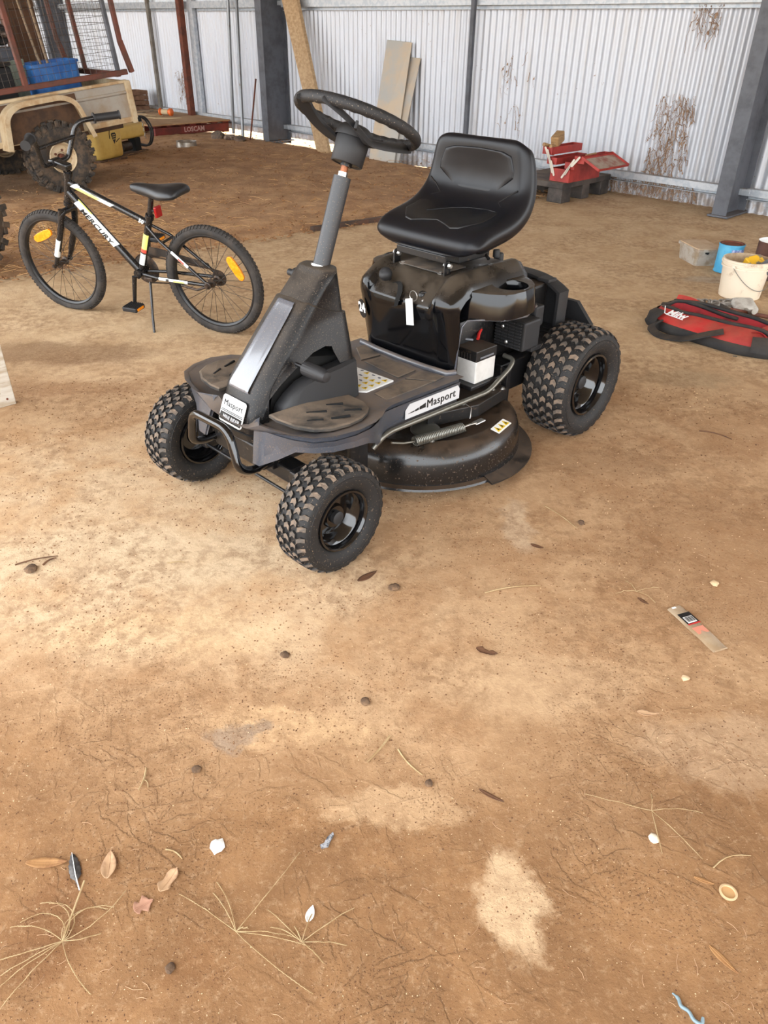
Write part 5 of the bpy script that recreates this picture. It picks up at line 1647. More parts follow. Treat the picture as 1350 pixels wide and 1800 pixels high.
in_trailer(pk, 0.45, 1.15, 0.201, 0.1)
b = MB().bbox((0, 0, 0.60), (0.34, 0.05, 1.2), 0.006)
b.build('slab', mat('brown_stained_timber', (92, 62, 40), 0.75, rgb2=(70, 46, 30), scale=6, stretch=(6, 6, 0.6)), pk)
for zz in (0.3, 0.9):
    MB().bbox((0, -0.03, zz), (0.34, 0.02, 0.05), 0.003).build('batten', M_under, pk)
sk = MB().tube([(0, 0, 0), (0.05, 0.01, 0.45), (0.03, 0.0, 0.9), (0.09, 0.02, 1.35)], [0.016, 0.013, 0.011, 0.007], 8).build('stick', mat('pale_stick', (148, 128, 104), 0.8, rgb2=(118, 98, 78), scale=30))
tag(sk, 'thin pale stick poking out of the blue tub', 'stick')
in_trailer(sk, 0.36, 0.70, 0.215, 0.0)
sk2 = MB().tube([(0, 0, 0), (-0.10, 0.02, 0.5), (-0.16, 0.0, 1.1)], [0.015, 0.012, 0.008], 8).build('stick', MATS['pale_stick'])
tag(sk2, 'crooked pale stick crossing the first stick above the tub', 'stick')
in_trailer(sk2, 0.47, 0.78, 0.215, 0.0)
pj = empty('pedestal_motor', (0, 0, 0), 0, 'dark motor on a stand behind the mesh beside the brown slab', 'motor')
in_trailer(pj, 0.12, 1.05, 0.201, 0.3)
MB().bbox((0, 0, 0.30), (0.20, 0.18, 0.60), 0.015).build('stand', M_steel_dk, pj)
MB().lathe([(0.0001, -0.14), (0.075, -0.14), (0.085, -0.12), (0.085, 0.12), (0.06, 0.15), (0.0001, 0.15)], 24, Matrix.Translation((0, 0, 0.70)) @ TO_Y).build('motor_body', M_blk_dusty, pj, 40)
MB().lathe([(0.0001, 0.15), (0.03, 0.15), (0.03, 0.22), (0.0001, 0.22)], 16, Matrix.Translation((0, -0.0, 0.70)) @ TO_Y @ Matrix.Rotation(PI, 4, 'X')).build('motor_shaft', M_grease, pj, 40)

# ---- spray tank behind the trailer wheel
M_tank = mat('yellowed_spray_tank', (214, 180, 96), 0.45, rgb2=(192, 150, 70), scale=4, lo=0.4, hi=0.7, dust=0.25)
M_hose = mat('black_hose', (24, 23, 23), 0.4)
tk = empty('spray_tank', (-3.257, 9.25, 0.0), math.radians(73), 'yellow moulded spray tank with pump and hose behind the trailer wheel', 'tank')
b = MB().bbox((-0.02, 0, 0.25), (0.46, 0.36, 0.44), 0.05, seg=3)
b.build('tank_body', M_tank, tk, 60)
MB().bbox((0.52, 0.06, 0.25), (0.62, 0.30, 0.15), 0.035, seg=3).build('pump_deck', M_tank, tk, 60)
MB().bbox((-0.02, 0, 0.02), (0.50, 0.38, 0.03), 0.008).build('tank_cradle', M_under, tk)
MB().bbox((0.52, 0.06, 0.02), (0.58, 0.32, 0.03), 0.008).build('pump_base', M_under, tk)
b = MB().lathe([(0.0001, -0.09), (0.05, -0.09), (0.055, -0.07), (0.055, 0.07), (0.04, 0.09), (0.0001, 0.09)], 20, Matrix.Translation((0.46, -0.02, 0.10)) @ Matrix.Rotation(PI / 2, 4, 'Y'))
b.build('pump', M_grease, tk, 40)
MB().bbox((0.66, -0.02, 0.10), (0.12, 0.10, 0.15), 0.012).build('pump_filter', M_dark, tk)
for o_ in (0.0, 0.045):
    MB().tube(rounded_path([(0.70 + o_, -0.02, 0.10), (0.86 + o_, -0.08, 0.05), (1.00 + o_, -0.06, 0.20), (0.96 + o_, 0.0, 0.37), (0.78 + o_, 0.06, 0.38), (0.60, 0.10, 0.32)], 0.1, 7), 0.011, 8).build('hose', M_hose, tk, 60)
MB().lathe([(0.055, 0), (0.055, 0.03), (0.0001, 0.032)], 20, Matrix.Translation((-0.1, 0.02, 0.455))).build('filler_cap', M_matte, tk, 40)
EM = frame((0.04, -0.181, 0.235), (1, 0, 0), (0, 0, 1))
em = MB().prism([(-0.045, 0.04), (-0.03, 0.055), (0.03, 0.055), (0.045, 0.035), (0.03, -0.01), (0.0, -0.055), (-0.03, -0.01)], 0.002, EM).build('crest_mark', M_ink, tk)
for yy_ in (0.03, 0.01, -0.012):
    MB().prism([(-0.026, yy_), (0.026, yy_), (0.024, yy_ + 0.008), (-0.024, yy_ + 0.008)], 0.001, EM @ Matrix.Translation((0, 0, 0.002))).build('crest_bar', M_tank, em)
MB().tube([(0.02 + 0.05, -0.183, 0.195), (0.02 + 0.09, -0.183, 0.215), (0.02 + 0.12, -0.183, 0.225)], 0.004, 5).build('crest_stroke', M_ink, em)
MB().tube([(0.02 - 0.04, -0.183, 0.325), (0.02 - 0.055, -0.183, 0.285), (0.02 - 0.06, -0.183, 0.235)], 0.004, 5).build('crest_stroke', M_ink, em)

# ---- knobbly wheel cut by the left edge of the picture
tw = empty('tractor_wheel', (-2.60, 4.66, 0.0), math.radians(70), 'big lugged black wheel standing at the left edge of the dirt', 'wheel')
offroad_wheel('tyre', tw, Matrix.Translation((0, 0, 0.315)), 0.32, 0.24, 0.15, 18, M_rust, M_ttyre)

# ---- pale timber board end at the left edge
tb = empty('timber_board', (-1.512, 2.792, 0), math.radians(223.6), 'pale whitewashed timber board with nail heads at the left edge', 'board')
M_pale = mat('whitewashed_timber', (206, 200, 188), 0.75, rgb2=(176, 160, 138), scale=5, stretch=(1, 8, 8), bump=0.2, bscale=40)
MB().bbox((0.04, 0, 0.30), (0.08, 0.035, 0.60), 0.003).build('end_stile', M_pale, tb)
MB().bbox((0.40, 0, 0.05), (0.638, 0.035, 0.10), 0.003).build('bottom_rail', M_pale, tb)
MB().bbox((0.40, 0.004, 0.36), (0.638, 0.018, 0.515), 0.002).build('infill_panel', mat('cream_panel', (222, 212, 190), 0.7), tb)
for zz, xx in ((0.03, 0.03), (0.06, 0.055), (0.25, 0.04), (0.46, 0.04)):
    MB().lathe([(0.0045, 0), (0.0045, 0.0015), (0.0001, 0.002)], 10, frame((xx, 0.0178, zz), (1, 0, 0), (0, 0, -1))).build('nail_head', M_rust, tb)

# ================================================================== things along the wall
WROT = math.atan2(WN.y, WN.x)        # local x = out of the wall, local y = to the right along the wall
M_ply = mat('dusty_plywood', (176, 142, 104), 0.8, rgb2=(152, 116, 80), scale=3, bump=0.1, bscale=50)
M_palred = mat('red_pallet_paint', (122, 44, 36), 0.7, rgb2=(92, 40, 32), scale=5, bump=0.15, bscale=40)
pal = empty('pallet', wpt(7.62, 0.70, 0.0), WROT, 'red painted timber pallet lettered in white by the rusty post', 'pallet')
for yy in (0.60, 0.0, -0.52):
    MB().bbox((0, yy, 0.075), (1.20, 0.04, 0.095), 0.004).build('bearer', M_palred, pal)
for k in range(7):
    MB().bbox((-0.55 + k * 0.183, 0.04, 0.137), (0.10, 1.16, 0.019), 0.003).build('deck_board', M_palred, pal)
for k in range(3):
    MB().bbox((-0.55 + k * 0.55, 0.04, 0.018), (0.10, 1.16, 0.019), 0.003).build('base_board', M_palred, pal)
text_mb('LOSCAM', 0.085, frame((-0.02, 0.6205, 0.076), (-1, 0, 0), (0, 0, 1)), 0.002, thick=0.001).build('lettering', mat('faded_white_paint', (186, 150, 140), 0.8), pal)
ply = MB().bbox((0, 0, 0.009), (1.30, 2.30, 0.018), 0.003).build('plywood_sheet', M_ply)
ply.location = wpt(8.12, 0.72, 0.1475)
ply.rotation_euler = (0, 0, WROT)
tag(ply, 'dusty brown plywood sheet lying on the red pallet', 'board')
# string line reel and cord on the sheet
orr = empty('cord_reel', wpt(7.98, 0.53, 0.166), WROT + 0.5, 'orange plastic cord reel lying on the plywood sheet', 'reel')
MB().lathe([(0.0001, -0.10), (0.045, -0.10), (0.05, -0.085), (0.03, -0.07), (0.03, 0.05), (0.05, 0.065), (0.05, 0.10), (0.03, 0.115), (0.0001, 0.115)], 20, Matrix.Translation((0, 0, 0.05)) @ TO_Y).build('reel_body', mat('orange_plastic', (232, 112, 46), 0.45), orr, 40)
MB().lathe([(0.031, -0.065), (0.036, -0.06), (0.036, 0.04), (0.031, 0.045)], 20, Matrix.Translation((0, 0, 0.05)) @ TO_Y).build('wound_cord', mat('pale_cord', (198, 176, 140), 0.85), orr, 40)
rnd = random.Random(5)
for j, (s0, off0) in enumerate(((7.75, 0.75), (8.25, 0.85), (8.75, 0.5))):
    pts = []
    for k in range(26):
        a = k * 0.55
        pts.append(wpt(s0 + 0.30 * math.cos(a * 0.6 + j) * rnd.uniform(.7, 1), off0 + 0.22 * math.sin(a) * rnd.uniform(.7, 1), 0.170 + 0.002 * (k % 3)))
    o = MB().tube(rounded_path(pts, 0.06, 3), 0.004, 5).build('rope', MATS['pale_cord'] if j < 2 else mat('grey_vine', (120, 106, 90), 0.9))
    tag(o, ('loose pale cord loops on the sheet in front of the rusty post', 'loose pale cord loops on the sheet behind the orange reel', 'tangled grey rope heap beside the brown crate')[j], 'rope')
cr = empty('slatted_crate', wpt(9.12, 0.42, 0.166), WROT, 'brown slatted crate standing on the sheet against the wall', 'crate')
M_crate = mat('brown_crate', (128, 96, 74), 0.8, rgb2=(104, 74, 56), scale=8)
for zz in (0.03, 0.10, 0.17, 0.24):
    for sx_, sy_, cx_, cy_ in ((0.36, 0.012, 0, 0.16), (0.36, 0.012, 0, -0.16), (0.012, 0.33, 0.175, 0), (0.012, 0.33, -0.175, 0)):
        MB().bbox((cx_, cy_, zz), (sx_, sy_, 0.058), 0.002, seg=1).build('slat', M_crate, cr)
for ex in (-0.165, 0.165):
    for ey in (-0.148, 0.148):
        MB().bbox((ex, ey, 0.135), (0.02, 0.02, 0.27), 0.002, seg=1).build('corner_batten', M_crate, cr)
MB().bbox((0, 0, 0.008), (0.35, 0.31, 0.012), 0.002, seg=1).build('base', M_crate, cr)

# ---- poles and rod leaning by the dark column
M_pole = mat('steel_tube', (128, 130, 132), 0.35, 0.75, rgb2=(104, 88, 74), scale=9, lo=0.55, hi=0.75)
def pole(name, p, q, r, m, label, cat='pole'):
    b = MB()
    p, q = Vector(p), Vector(q)
    d = (q - p).normalized()
    b.tube([p, q], r, 14)
    b.tube([q - d * 0.012, q + d * 0.002], r * 1.08, 14)
    o = b.build(name, m, None, 60)
    return tag(o, label, cat)
pole('steel_pole', (-2.231, 11.909, 0.01), wpt(6.66, 0.12, 2.45), 0.021, M_pole, 'left one of two thin steel poles leaning beside the dark column')
pole('steel_pole', (-1.99, 11.26, 0.01), wpt(6.42, 0.16, 2.50), 0.021, M_pole, 'right one of two thin steel poles leaning beside the dark column')
pole('rusty_rod', (-1.86, 11.06, 0.01), (-1.765, 11.30, 0.72), 0.011, M_rust, 'short rusty rod leaning against the dark column', 'rod')
rnd = random.Random(21)
def rock(name, loc, r, m, label, cat, seed, sq=0.7):
    rr4 = random.Random(seed)
    b = MB()
    bm = bmesh.new()
    bmesh.ops.create_icosphere(bm, subdivisions=2, radius=1.0)
    bm.verts.index_update()
    off = Vector((seed * 3.1, seed * 1.7, 0))
    v = []
    for q in bm.verts:
        k = 1 + 0.38 * mnoise.noise(q.co * 1.4 + off) + 0.15 * mnoise.noise(q.co * 4 + off)
        v.append(Vector((q.co.x * r * k * 1.15, q.co.y * r * k, max(-0.55, q.co.z) * r * k * sq)))
    f = [[p.index for p in fa.verts] for fa in bm.faces]
    bm.free()
    zmin = min(p.z for p in v)
    b.add([(p.x, p.y, p.z - zmin) for p in v], f)
    o = b.build(name, m, None, 50)
    o.location = loc
    o.rotation_euler = (0, 0, seed)
    return tag(o, label, cat)
M_stone = mat('grey_stone', (88, 78, 70), 0.9, rgb2=(120, 100, 84), scale=18, bump=0.3, bscale=60)
rock('stone', (-2.30, 11.15, 0.01), 0.095, M_stone, 'dark round stone left of the leaning steel poles', 'stone', 2)
rock('stone', (-2.12, 11.05, 0.01), 0.075, mat('mottled_stone', (150, 132, 116), 0.9, rgb2=(80, 60, 50), scale=14), 'mottled pale stone between dark stones by the poles', 'stone', 3)
rock('stone', (-1.98, 10.98, 0.01), 0.085, M_stone, 'flat dark stone at the foot of the right pole', 'stone', 5, 0.5)
bw = empty('metal_bowl', (-2.55, 10.38, 0.012), 0.3, 'shallow galvanised pet bowl on the dirt in front of the pallet', 'bowl')
MB().lathe([(0.0001, 0.004), (0.115, 0.004), (0.125, 0.0), (0.130, 0.0), (0.120, 0.065), (0.128, 0.070), (0.124, 0.074), (0.112, 0.068), (0.108, 0.012), (0.0001, 0.010)], 32).build('bowl_shell', mat('dull_bowl_steel', (168, 160, 150), 0.4, 0.6, rgb2=(130, 116, 100), scale=12), bw, 40)

# ---- plank and boards leaning on the wall
M_plank = mat('brown_plank', (188, 160, 124), 0.75, rgb2=(164, 134, 98), scale=5, stretch=(7, 1, 7), lo=0.35, hi=0.65, bump=0.15, bscale=30)
def leaning(name, b0, b1, t0, t1, th, m, label, ext=1.0):
    """slab whose bottom edge runs b0-b1 and top edge t0-t1"""
    b0, b1, t0, t1 = map(Vector, (b0, b1, t0, t1))
    t0, t1 = b0.lerp(t0, ext), b1.lerp(t1, ext)
    n = (b1 - b0).cross(t0 - b0).normalized()
    if n.dot(WN) < 0:
        n = -n
    o4 = [b0, b1, t1, t0]
    mb_ = MB().add(o4 + [p - n * th for p in o4], [(0, 1, 2, 3), (7, 6, 5, 4), (0, 4, 5, 1), (1, 5, 6, 2), (2, 6, 7, 3), (3, 7, 4, 0)])
    c = sum((Vector(v) for v in mb_.v), Vector()) / 8
    M = Matrix.Translation(c)
    mb_.v = [tuple(Vector(v) - c) for v in mb_.v]
    o = mb_.build(name, m, None, None, 0.003)
    o.location = c
    return tag(o, label, 'board')
leaning('timber_plank', (-0.90, 10.20, 0.0), (-0.735, 9.985, 0.0), wpt(5.44, 0.24, 1.58), wpt(5.20, 0.20, 1.58), 0.045, M_plank, 'tall brown timber plank leaning on the wall beside the dark column', 1.45)
M_bgrey = mat('grey_washed_board', (178, 176, 170), 0.8, rgb2=(196, 178, 154), scale=2.2, lo=0.4, hi=0.62, bump=0.08, bscale=40)
M_bgrey2 = mat('grey_fibre_board', (172, 170, 166), 0.8, rgb2=(190, 174, 152), scale=2.6, lo=0.42, hi=0.62, bump=0.08, bscale=40)
leaning('fibre_board', (-0.24, 9.54, 0.0), (0.055, 9.345, 0.0), wpt(3.80, 0.055, 1.195), wpt(3.42, 0.05, 1.175), 0.012, M_bgrey, 'taller grey washed board leaning on the wall behind the steering wheel')
leaning('fibre_board', (-0.10, 9.50, 0.0), (0.105, 9.36, 0.0), wpt(3.62, 0.036, 1.045), wpt(3.295, 0.036, 1.03), 0.010, M_bgrey2, 'shorter grey board behind the taller one near the steering wheel')
fb = MB().bbox((0, 0, 0.016), (0.78, 0.05, 0.032), 0.003).build('flat_bar', mat('dark_rusty_bar', (66, 52, 44), 0.6, 0.2, rgb2=(92, 64, 48), scale=14))
fb.location = (-0.27, 6.155, 0.0)
fb.rotation_euler = (0, 0, math.atan2(0.39, 0.51))
tag(fb, 'dark rusty steel bar lying along the slab edge', 'bar')

# ---- black plastic bearer and red cantilever toolbox
M_blkpl = mat('dusty_black_bearer', (52, 48, 46), 0.75, dust=0.8, dust_rgb=(120, 104, 88), rgb2=(84, 76, 70), scale=5)
be = empty('plastic_bearer', wpt(1.00, 0.52, 0), WROT, 'dusty black plastic bearer block under the red toolbox', 'bearer')
MB().bbox((0, 0, 0.145), (0.80, 0.60, 0.05), 0.006).build('top_slab', M_blkpl, be)
for xx in (-0.32, 0.0, 0.32):
    for yy in (-0.2, 0.22):
        MB().bbox((xx, yy, 0.061), (0.15 if xx else 0.12, 0.16, 0.122), 0.008, taper=0.94).build('foot', M_blkpl, be)
M_tbred = mat('red_toolbox_paint', (172, 58, 50), 0.45, rgb2=(140, 44, 40), scale=7, dust=0.6, dust_rgb=(140, 100, 80))
M_tbin = mat('dirty_tray_inside', (110, 60, 50), 0.7, rgb2=(130, 104, 84), scale=10)
M_strap = mat('plated_link', (214, 206, 192), 0.4, 0.3)
tbx = empty('cantilever_toolbox', wpt(0.78, 0.62, 0.1705), WROT, 'open red steel cantilever toolbox with its trays spread', 'toolbox')
def tray(name, L, W, H, c, parent, floor_=0.003):
    t = 0.003
    b = MB()
    rings = []
    for sx_, sy_, z in ((L, W, 0), (L, W, H), (L - 2 * t, W - 2 * t, H), (L - 2 * t, W - 2 * t, floor_)):
        rings.append([Vector((c[0] + a * sx_ / 2, c[1] + d * sy_ / 2, c[2] + z)) for a, d in ((-1, -1), (1, -1), (1, 1), (-1, 1))])
    b.loft(rings)
    return b.build(name, M_tbred, parent, None)
tray('base_box', 0.50, 0.20, 0.105, (0, 0, 0.0), tbx)
tray('tray', 0.48, 0.10, 0.055, (0, 0.085, 0.110), tbx)
tray('tray', 0.48, 0.10, 0.055, (0, 0.175, 0.165), tbx)
tray('tray', 0.48, 0.10, 0.055, (0, -0.105, 0.130), tbx)
tray('tray', 0.48, 0.10, 0.060, (0, -0.165, 0.205), tbx)
lid = MB().bbox((0, 0, 0), (0.49, 0.20, 0.004), 0.001, seg=1).xf(Matrix.Translation((0.02, 0.30, 0.170)) @ Matrix.Rotation(-0.42, 4, 'X')).build('lid', mat('lid_inside', (168, 150, 132), 0.6, rgb2=(140, 80, 66), scale=8), tbx)
for e in (1, -1):
    MB().bbox((0, e * 0.10, 0.008), (0.49, 0.005, 0.022), 0.001, seg=1).xf(Matrix.Translation((0.02, 0.30, 0.170)) @ Matrix.Rotation(-0.42, 4, 'X')).build('lid_edge', M_tbred, lid)
    MB().bbox((e * 0.245, 0, 0.008), (0.005, 0.20, 0.022), 0.001, seg=1).xf(Matrix.Translation((0.02, 0.30, 0.170)) @ Matrix.Rotation(-0.42, 4, 'X')).build('lid_edge', M_tbred, lid)
def link(p, q):
    p, q = Vector((0.256, p[0], p[1])), Vector((0.256, q[0], q[1]))
    d = q - p
    M = frame((p + q) / 2, d, (1, 0, 0))
    pl = [(d.length / 2 + 0.009 * math.cos(a), 0.009 * math.sin(a)) for a in (-1.57, -0.8, 0, 0.8, 1.57)] + [(-d.length / 2 - 0.009 * math.cos(a), 0.009 * math.sin(a)) for a in (1.57, 0.8, 0, -0.8, -1.57)]
    M2 = frame((p + q) / 2, d, Vector((1, 0, 0)).cross(d))
    MB().prism(pl, 0.004, M2).build('link_arm', M_strap, tbx)
link((-0.075, 0.07), (-0.15, 0.24))
link((-0.055, 0.05), (-0.10, 0.155))
link((-0.115, 0.16), (-0.175, 0.26))
link((0.03, 0.04), (0.135, 0.19))
link((0.06, 0.07), (0.10, 0.14))
link((0.12, 0.14), (0.185, 0.215))
def stick_tool(name, p, q, r0, r1, m, label):
    p, q = Vector(p), Vector(q)
    b = MB().tube([p, p.lerp(q, 0.5), q], [r0, (r0 + r1) / 2 * 1.05, r1], 10)
    o = b.build(name, m, None, 60)
    return tag(o, label, 'tool')
M_woodt = mat('worn_tool_wood', (168, 134, 92), 0.6, rgb2=(136, 104, 68), scale=20, stretch=(1, 1, 5))
TBM = tbx.location
def tb_at(x, y, z):
    return Vector(TBM) + WN * x + WD * (-y) + Vector((0, 0, z))
ml = empty('wooden_mallet', tb_at(0.10, -0.165, 0.236), WROT + 0.2, 'wooden mallet standing in the top left toolbox tray', 'mallet')
MB().bbox((0, 0, 0.085), (0.14, 0.075, 0.085), 0.008, Matrix.Rotation(0.35, 3, 'Y')).build('mallet_head', M_woodt, ml)
MB().tube([(0.05, -0.01, -0.045), (0.055, 0.0, 0.02), (0.05, 0.0, 0.08)], [0.013, 0.014, 0.012], 10).build('mallet_handle', M_woodt, ml, 60)
stick_tool('file_handle', tb_at(0.16, -0.18, 0.262), tb_at(0.27, -0.19, 0.285), 0.013, 0.016, M_woodt, 'turned wooden file handle at the left end of the top tray')
stick_tool('file_handle', tb_at(0.12, -0.145, 0.262), tb_at(0.24, -0.135, 0.272), 0.010, 0.014, M_woodt, 'thin wooden handle beside the mallet in the top tray')
stick_tool('chisel', tb_at(0.0, 0.18, 0.225), tb_at(0.14, 0.17, 0.222), 0.011, 0.007, M_woodt, 'small wooden chisel lying in the right upper toolbox tray')

# ================================================================== things on the slab to the right
M_clear = mat('dirty_clear_plastic', (190, 184, 174), 0.35, rgb2=(160, 142, 120), scale=14, alpha=0.85)
pb = empty('plastic_tub', (2.10, 5.20, 0), math.radians(8), 'dirty clear plastic storage tub beside the blue tin', 'tub')
rings = []
for sc_, z in ((0.86, 0.0), (0.92, 0.05), (0.97, 0.092), (1.04, 0.092), (1.04, 0.108)):
    rings.append([Vector((x * sc_, y * sc_, z)) for x, y in rrect(0.185, 0.27, 0.02, 3)])
MB().loft(rings).build('tub_body', M_clear, pb, 40)
MB().prism(rrect(0.18, 0.265, 0.02, 3), 0.008, Matrix.Translation((0, 0, 0.106))).build('tub_lid', mat('dusty_tub_lid', (196, 172, 142), 0.6, rgb2=(174, 140, 104), scale=5), pb)
MB().prism([(-0.012, 0), (0.01, -0.006), (0.016, 0.008), (0.004, 0.018), (-0.014, 0.012)], 0.001, frame((-0.02, -0.1325, 0.080), (1, 0, 0), (0, 0, 1))).build('black_smudge', M_ink, pb)
M_tinb = mat('blue_tin_paint', (70, 160, 206), 0.4, rgb2=(96, 178, 214), scale=12)
tn = empty('paint_tin', (2.20, 4.955, 0), 0.2, 'light blue paint tin with a rusty lid', 'tin')
MB().lathe([(0.0001, 0.001), (0.076, 0.001), (0.080, 0.004), (0.080, 0.008), (0.077, 0.010), (0.077, 0.165), (0.080, 0.167), (0.080, 0.174), (0.076, 0.176)], 36).build('tin_body', M_tinb, tn, 40)
MB().lathe([(0.0001, 0.170), (0.060, 0.170), (0.062, 0.176), (0.076, 0.177)], 36).build('tin_lid', M_rust, tn, 40)
lbv = []
for k in range(10):
    a = math.radians(-120 + k * 9)
    lbv.append([Vector((0.0778 * math.cos(a), 0.0778 * math.sin(a), z)) for z in (0.105, 0.150)])
MB().loft(lbv, False, False).build('tin_label', mat('tin_label_print', (178, 190, 224), 0.45, rgb2=(70, 90, 160), scale=60), tn)
for k in range(6):
    lv = []
    for j in range(7):
        a = math.radians(-112 + j * 10)
        lv.append([Vector((0.0779 * math.cos(a), 0.0779 * math.sin(a), z)) for z in (0.085 - k * 0.012, 0.081 - k * 0.012)])
    MB().loft(lv, False, False).build('print_line', mat('tin_dark_print', (30, 60, 110), 0.5), tn)
tn2 = empty('brown_tin', (2.415, 4.83, 0), 0.0, 'dark brown open tin with a white inside behind the bucket', 'tin')
MB().lathe([(0.0001, 0.002), (0.100, 0.002), (0.104, 0.006), (0.102, 0.215), (0.105, 0.222)], 36).build('tin_body', mat('brown_tin_paint', (78, 52, 44), 0.5, rgb2=(96, 66, 54), scale=8), tn2, 40)
MB().lathe([(0.105, 0.222), (0.100, 0.221), (0.097, 0.21), (0.097, 0.006), (0.0001, 0.006)], 36).build('tin_lining', M_white, tn2, 40)
M_buck = mat('dirty_white_bucket', (226, 212, 190), 0.5, rgb2=(168, 140, 112), scale=9, lo=0.56, hi=0.72, bump=0.05)
bk = empty('plastic_bucket', (2.075, 4.42, 0), 0.3, 'dirty white plastic bucket with a wire handle', 'bucket')
MB().lathe([(0.0001, 0.004), (0.105, 0.004), (0.110, 0.0), (0.114, 0.004), (0.126, 0.155), (0.128, 0.170), (0.136, 0.171), (0.136, 0.180), (0.131, 0.182), (0.132, 0.192), (0.139, 0.193), (0.139, 0.202), (0.134, 0.205), (0.135, 0.214), (0.128, 0.216)], 40).build('bucket_shell', M_buck, bk, 40)
MB().lathe([(0.128, 0.216), (0.124, 0.21), (0.108, 0.008), (0.0001, 0.008)], 40).build('bucket_lining', mat('bucket_inside', (176, 156, 128), 0.7, rgb2=(140, 112, 84), scale=12), bk, 40)
ha = []
for k in range(21):
    t = k / 20
    a = math.radians(200 + 150 * t)
    ha.append(Vector((0.139 * math.cos(a), 0.139 * math.sin(a) - 0.004, 0.180 - 0.115 * math.sin(PI * t))))
MB().tube(ha, 0.0022, 6).build('wire_handle', M_rod, bk, 60)
for a in (200, 350):
    MB().lathe([(0.014, 0), (0.014, 0.006), (0.0001, 0.008)], 12, frame((0.134 * math.cos(math.radians(a)), 0.134 * math.sin(math.radians(a)), 0.180), (-math.sin(math.radians(a)), math.cos(math.radians(a)), 0), (0, 0, 1))).build('handle_lug', M_buck, bk)
yp = MB().bbox((0, 0, 0), (0.10, 0.07, 0.13), 0.006, Matrix.Rotation(0.5, 3, 'X') @ Matrix.Rotation(0.3, 3, 'Z')).build('grout_packet', mat('yellow_packet', (232, 180, 40), 0.5, rgb2=(120, 112, 100), scale=9, lo=0.5, hi=0.56))
yp.location = (2.115, 4.44, 0.155)
tag(yp, 'yellow and grey packet poking out of the bucket', 'packet')
rock('mud_lump', (2.03, 4.40, 0.105), 0.05, mat('dark_crumbs', (84, 70, 56), 0.9, rgb2=(140, 122, 98), scale=40), 'dark dried lump of mortar inside the white bucket', 'lump', 12)
gp_ = MB().lathe([(0.0001, 0), (0.035, 0), (0.04, 0.01), (0.04, 0.05), (0.03, 0.055), (0.0001, 0.055)], 16).build('tape_roll', mat('grey_tape', (96, 98, 104), 0.5))
gp_.location = (2.15, 4.37, 0.16)
gp_.rotation_euler = (0.6, 0.5, 0)
tag(gp_, 'small grey tape roll on top of the bucket load', 'tape')

# ---- red and black tool bag, open and collapsed
M_bred = mat('red_bag_fabric', (190, 28, 36), 0.6, rgb2=(150, 22, 30), scale=6, dust=0.35, dust_rgb=(170, 110, 84), bump=0.1, bscale=300)
M_bblk = mat('black_bag_fabric', (26, 25, 26), 0.75, rgb2=(42, 39, 37), scale=8, dust=0.3, dust_rgb=(110, 92, 74), bump=0.15, bscale=300)
bag = empty('tool_bag', (1.685, 3.71, 0), math.atan2(-0.76, 0.65), 'open collapsed red and black canvas tool bag on the slab', 'bag')
NB = 48
def ring_(f):
    out = []
    for k in range(NB):
        out.append(Vector(f(2 * PI * k / NB)))
    return out
def supr(a, L, W, p=0.55):
    c, s = math.cos(a), math.sin(a)
    return (L / 2 * math.copysign(abs(c) ** p, c), W / 2 * math.copysign(abs(s) ** p, s))
def nz(a, k, s=1.0):
    return mnoise.noise(Vector((2 * math.cos(a) + k * 7, 2 * math.sin(a), k * 3.3))) * s
def base_r(sc_, z, zn, k):
    def f(a):
        x, y = supr(a, 0.70 * sc_, 0.36 * sc_)
        return (x + nz(a, k, 0.015), y + nz(a, k + 1, 0.015), max(0.002, z + nz(a, k + 2, zn)))
    return ring_(f)
MB().loft([base_r(0.6, 0.004, 0.0, 1), base_r(1.0, 0.003, 0, 1), base_r(1.03, 0.02, 0.004, 1), base_r(0.99, 0.045, 0.008, 2), base_r(0.96, 0.050, 0.008, 2)], True, False).build('bag_base', M_bblk, bag, 60)
def wall_r(sx_, sy_, dy, z, zn, k):
    def f(a):
        x, y = supr(a, 0.70 * sx_, 0.36 * sy_, 0.6)
        return (x + nz(a, k, 0.02), y + dy + nz(a, k + 1, 0.02), max(0.01, z + nz(a, k + 2, zn)))
    return ring_(f)
MB().loft([wall_r(0.97, 0.97, 0, 0.046, 0.008, 2), wall_r(0.95, 0.86, 0, 0.070, 0.012, 4), wall_r(0.92, 0.60, 0.01, 0.085, 0.02, 5), wall_r(0.90, 0.44, 0.015, 0.095, 0.02, 6)], True, False).build('bag_side', M_bred, bag, 60)
lip = wall_r(0.90, 0.44, 0.015, 0.097, 0.02, 6)
MB().tube(lip, 0.010, 8, True).build('zip_edge', M_bblk, bag, 60)
MB().loft([wall_r(0.895, 0.43, 0.015, 0.095, 0.02, 6), wall_r(0.80, 0.30, 0.01, 0.05, 0.01, 7), wall_r(0.5, 0.15, 0.01, 0.03, 0.0, 8), [Vector((0, 0.01, 0.025))] * NB], True, False).build('bag_lining', mat('red_bag_lining', (150, 24, 30), 0.8, rgb2=(70, 20, 24), scale=5), bag, 60)
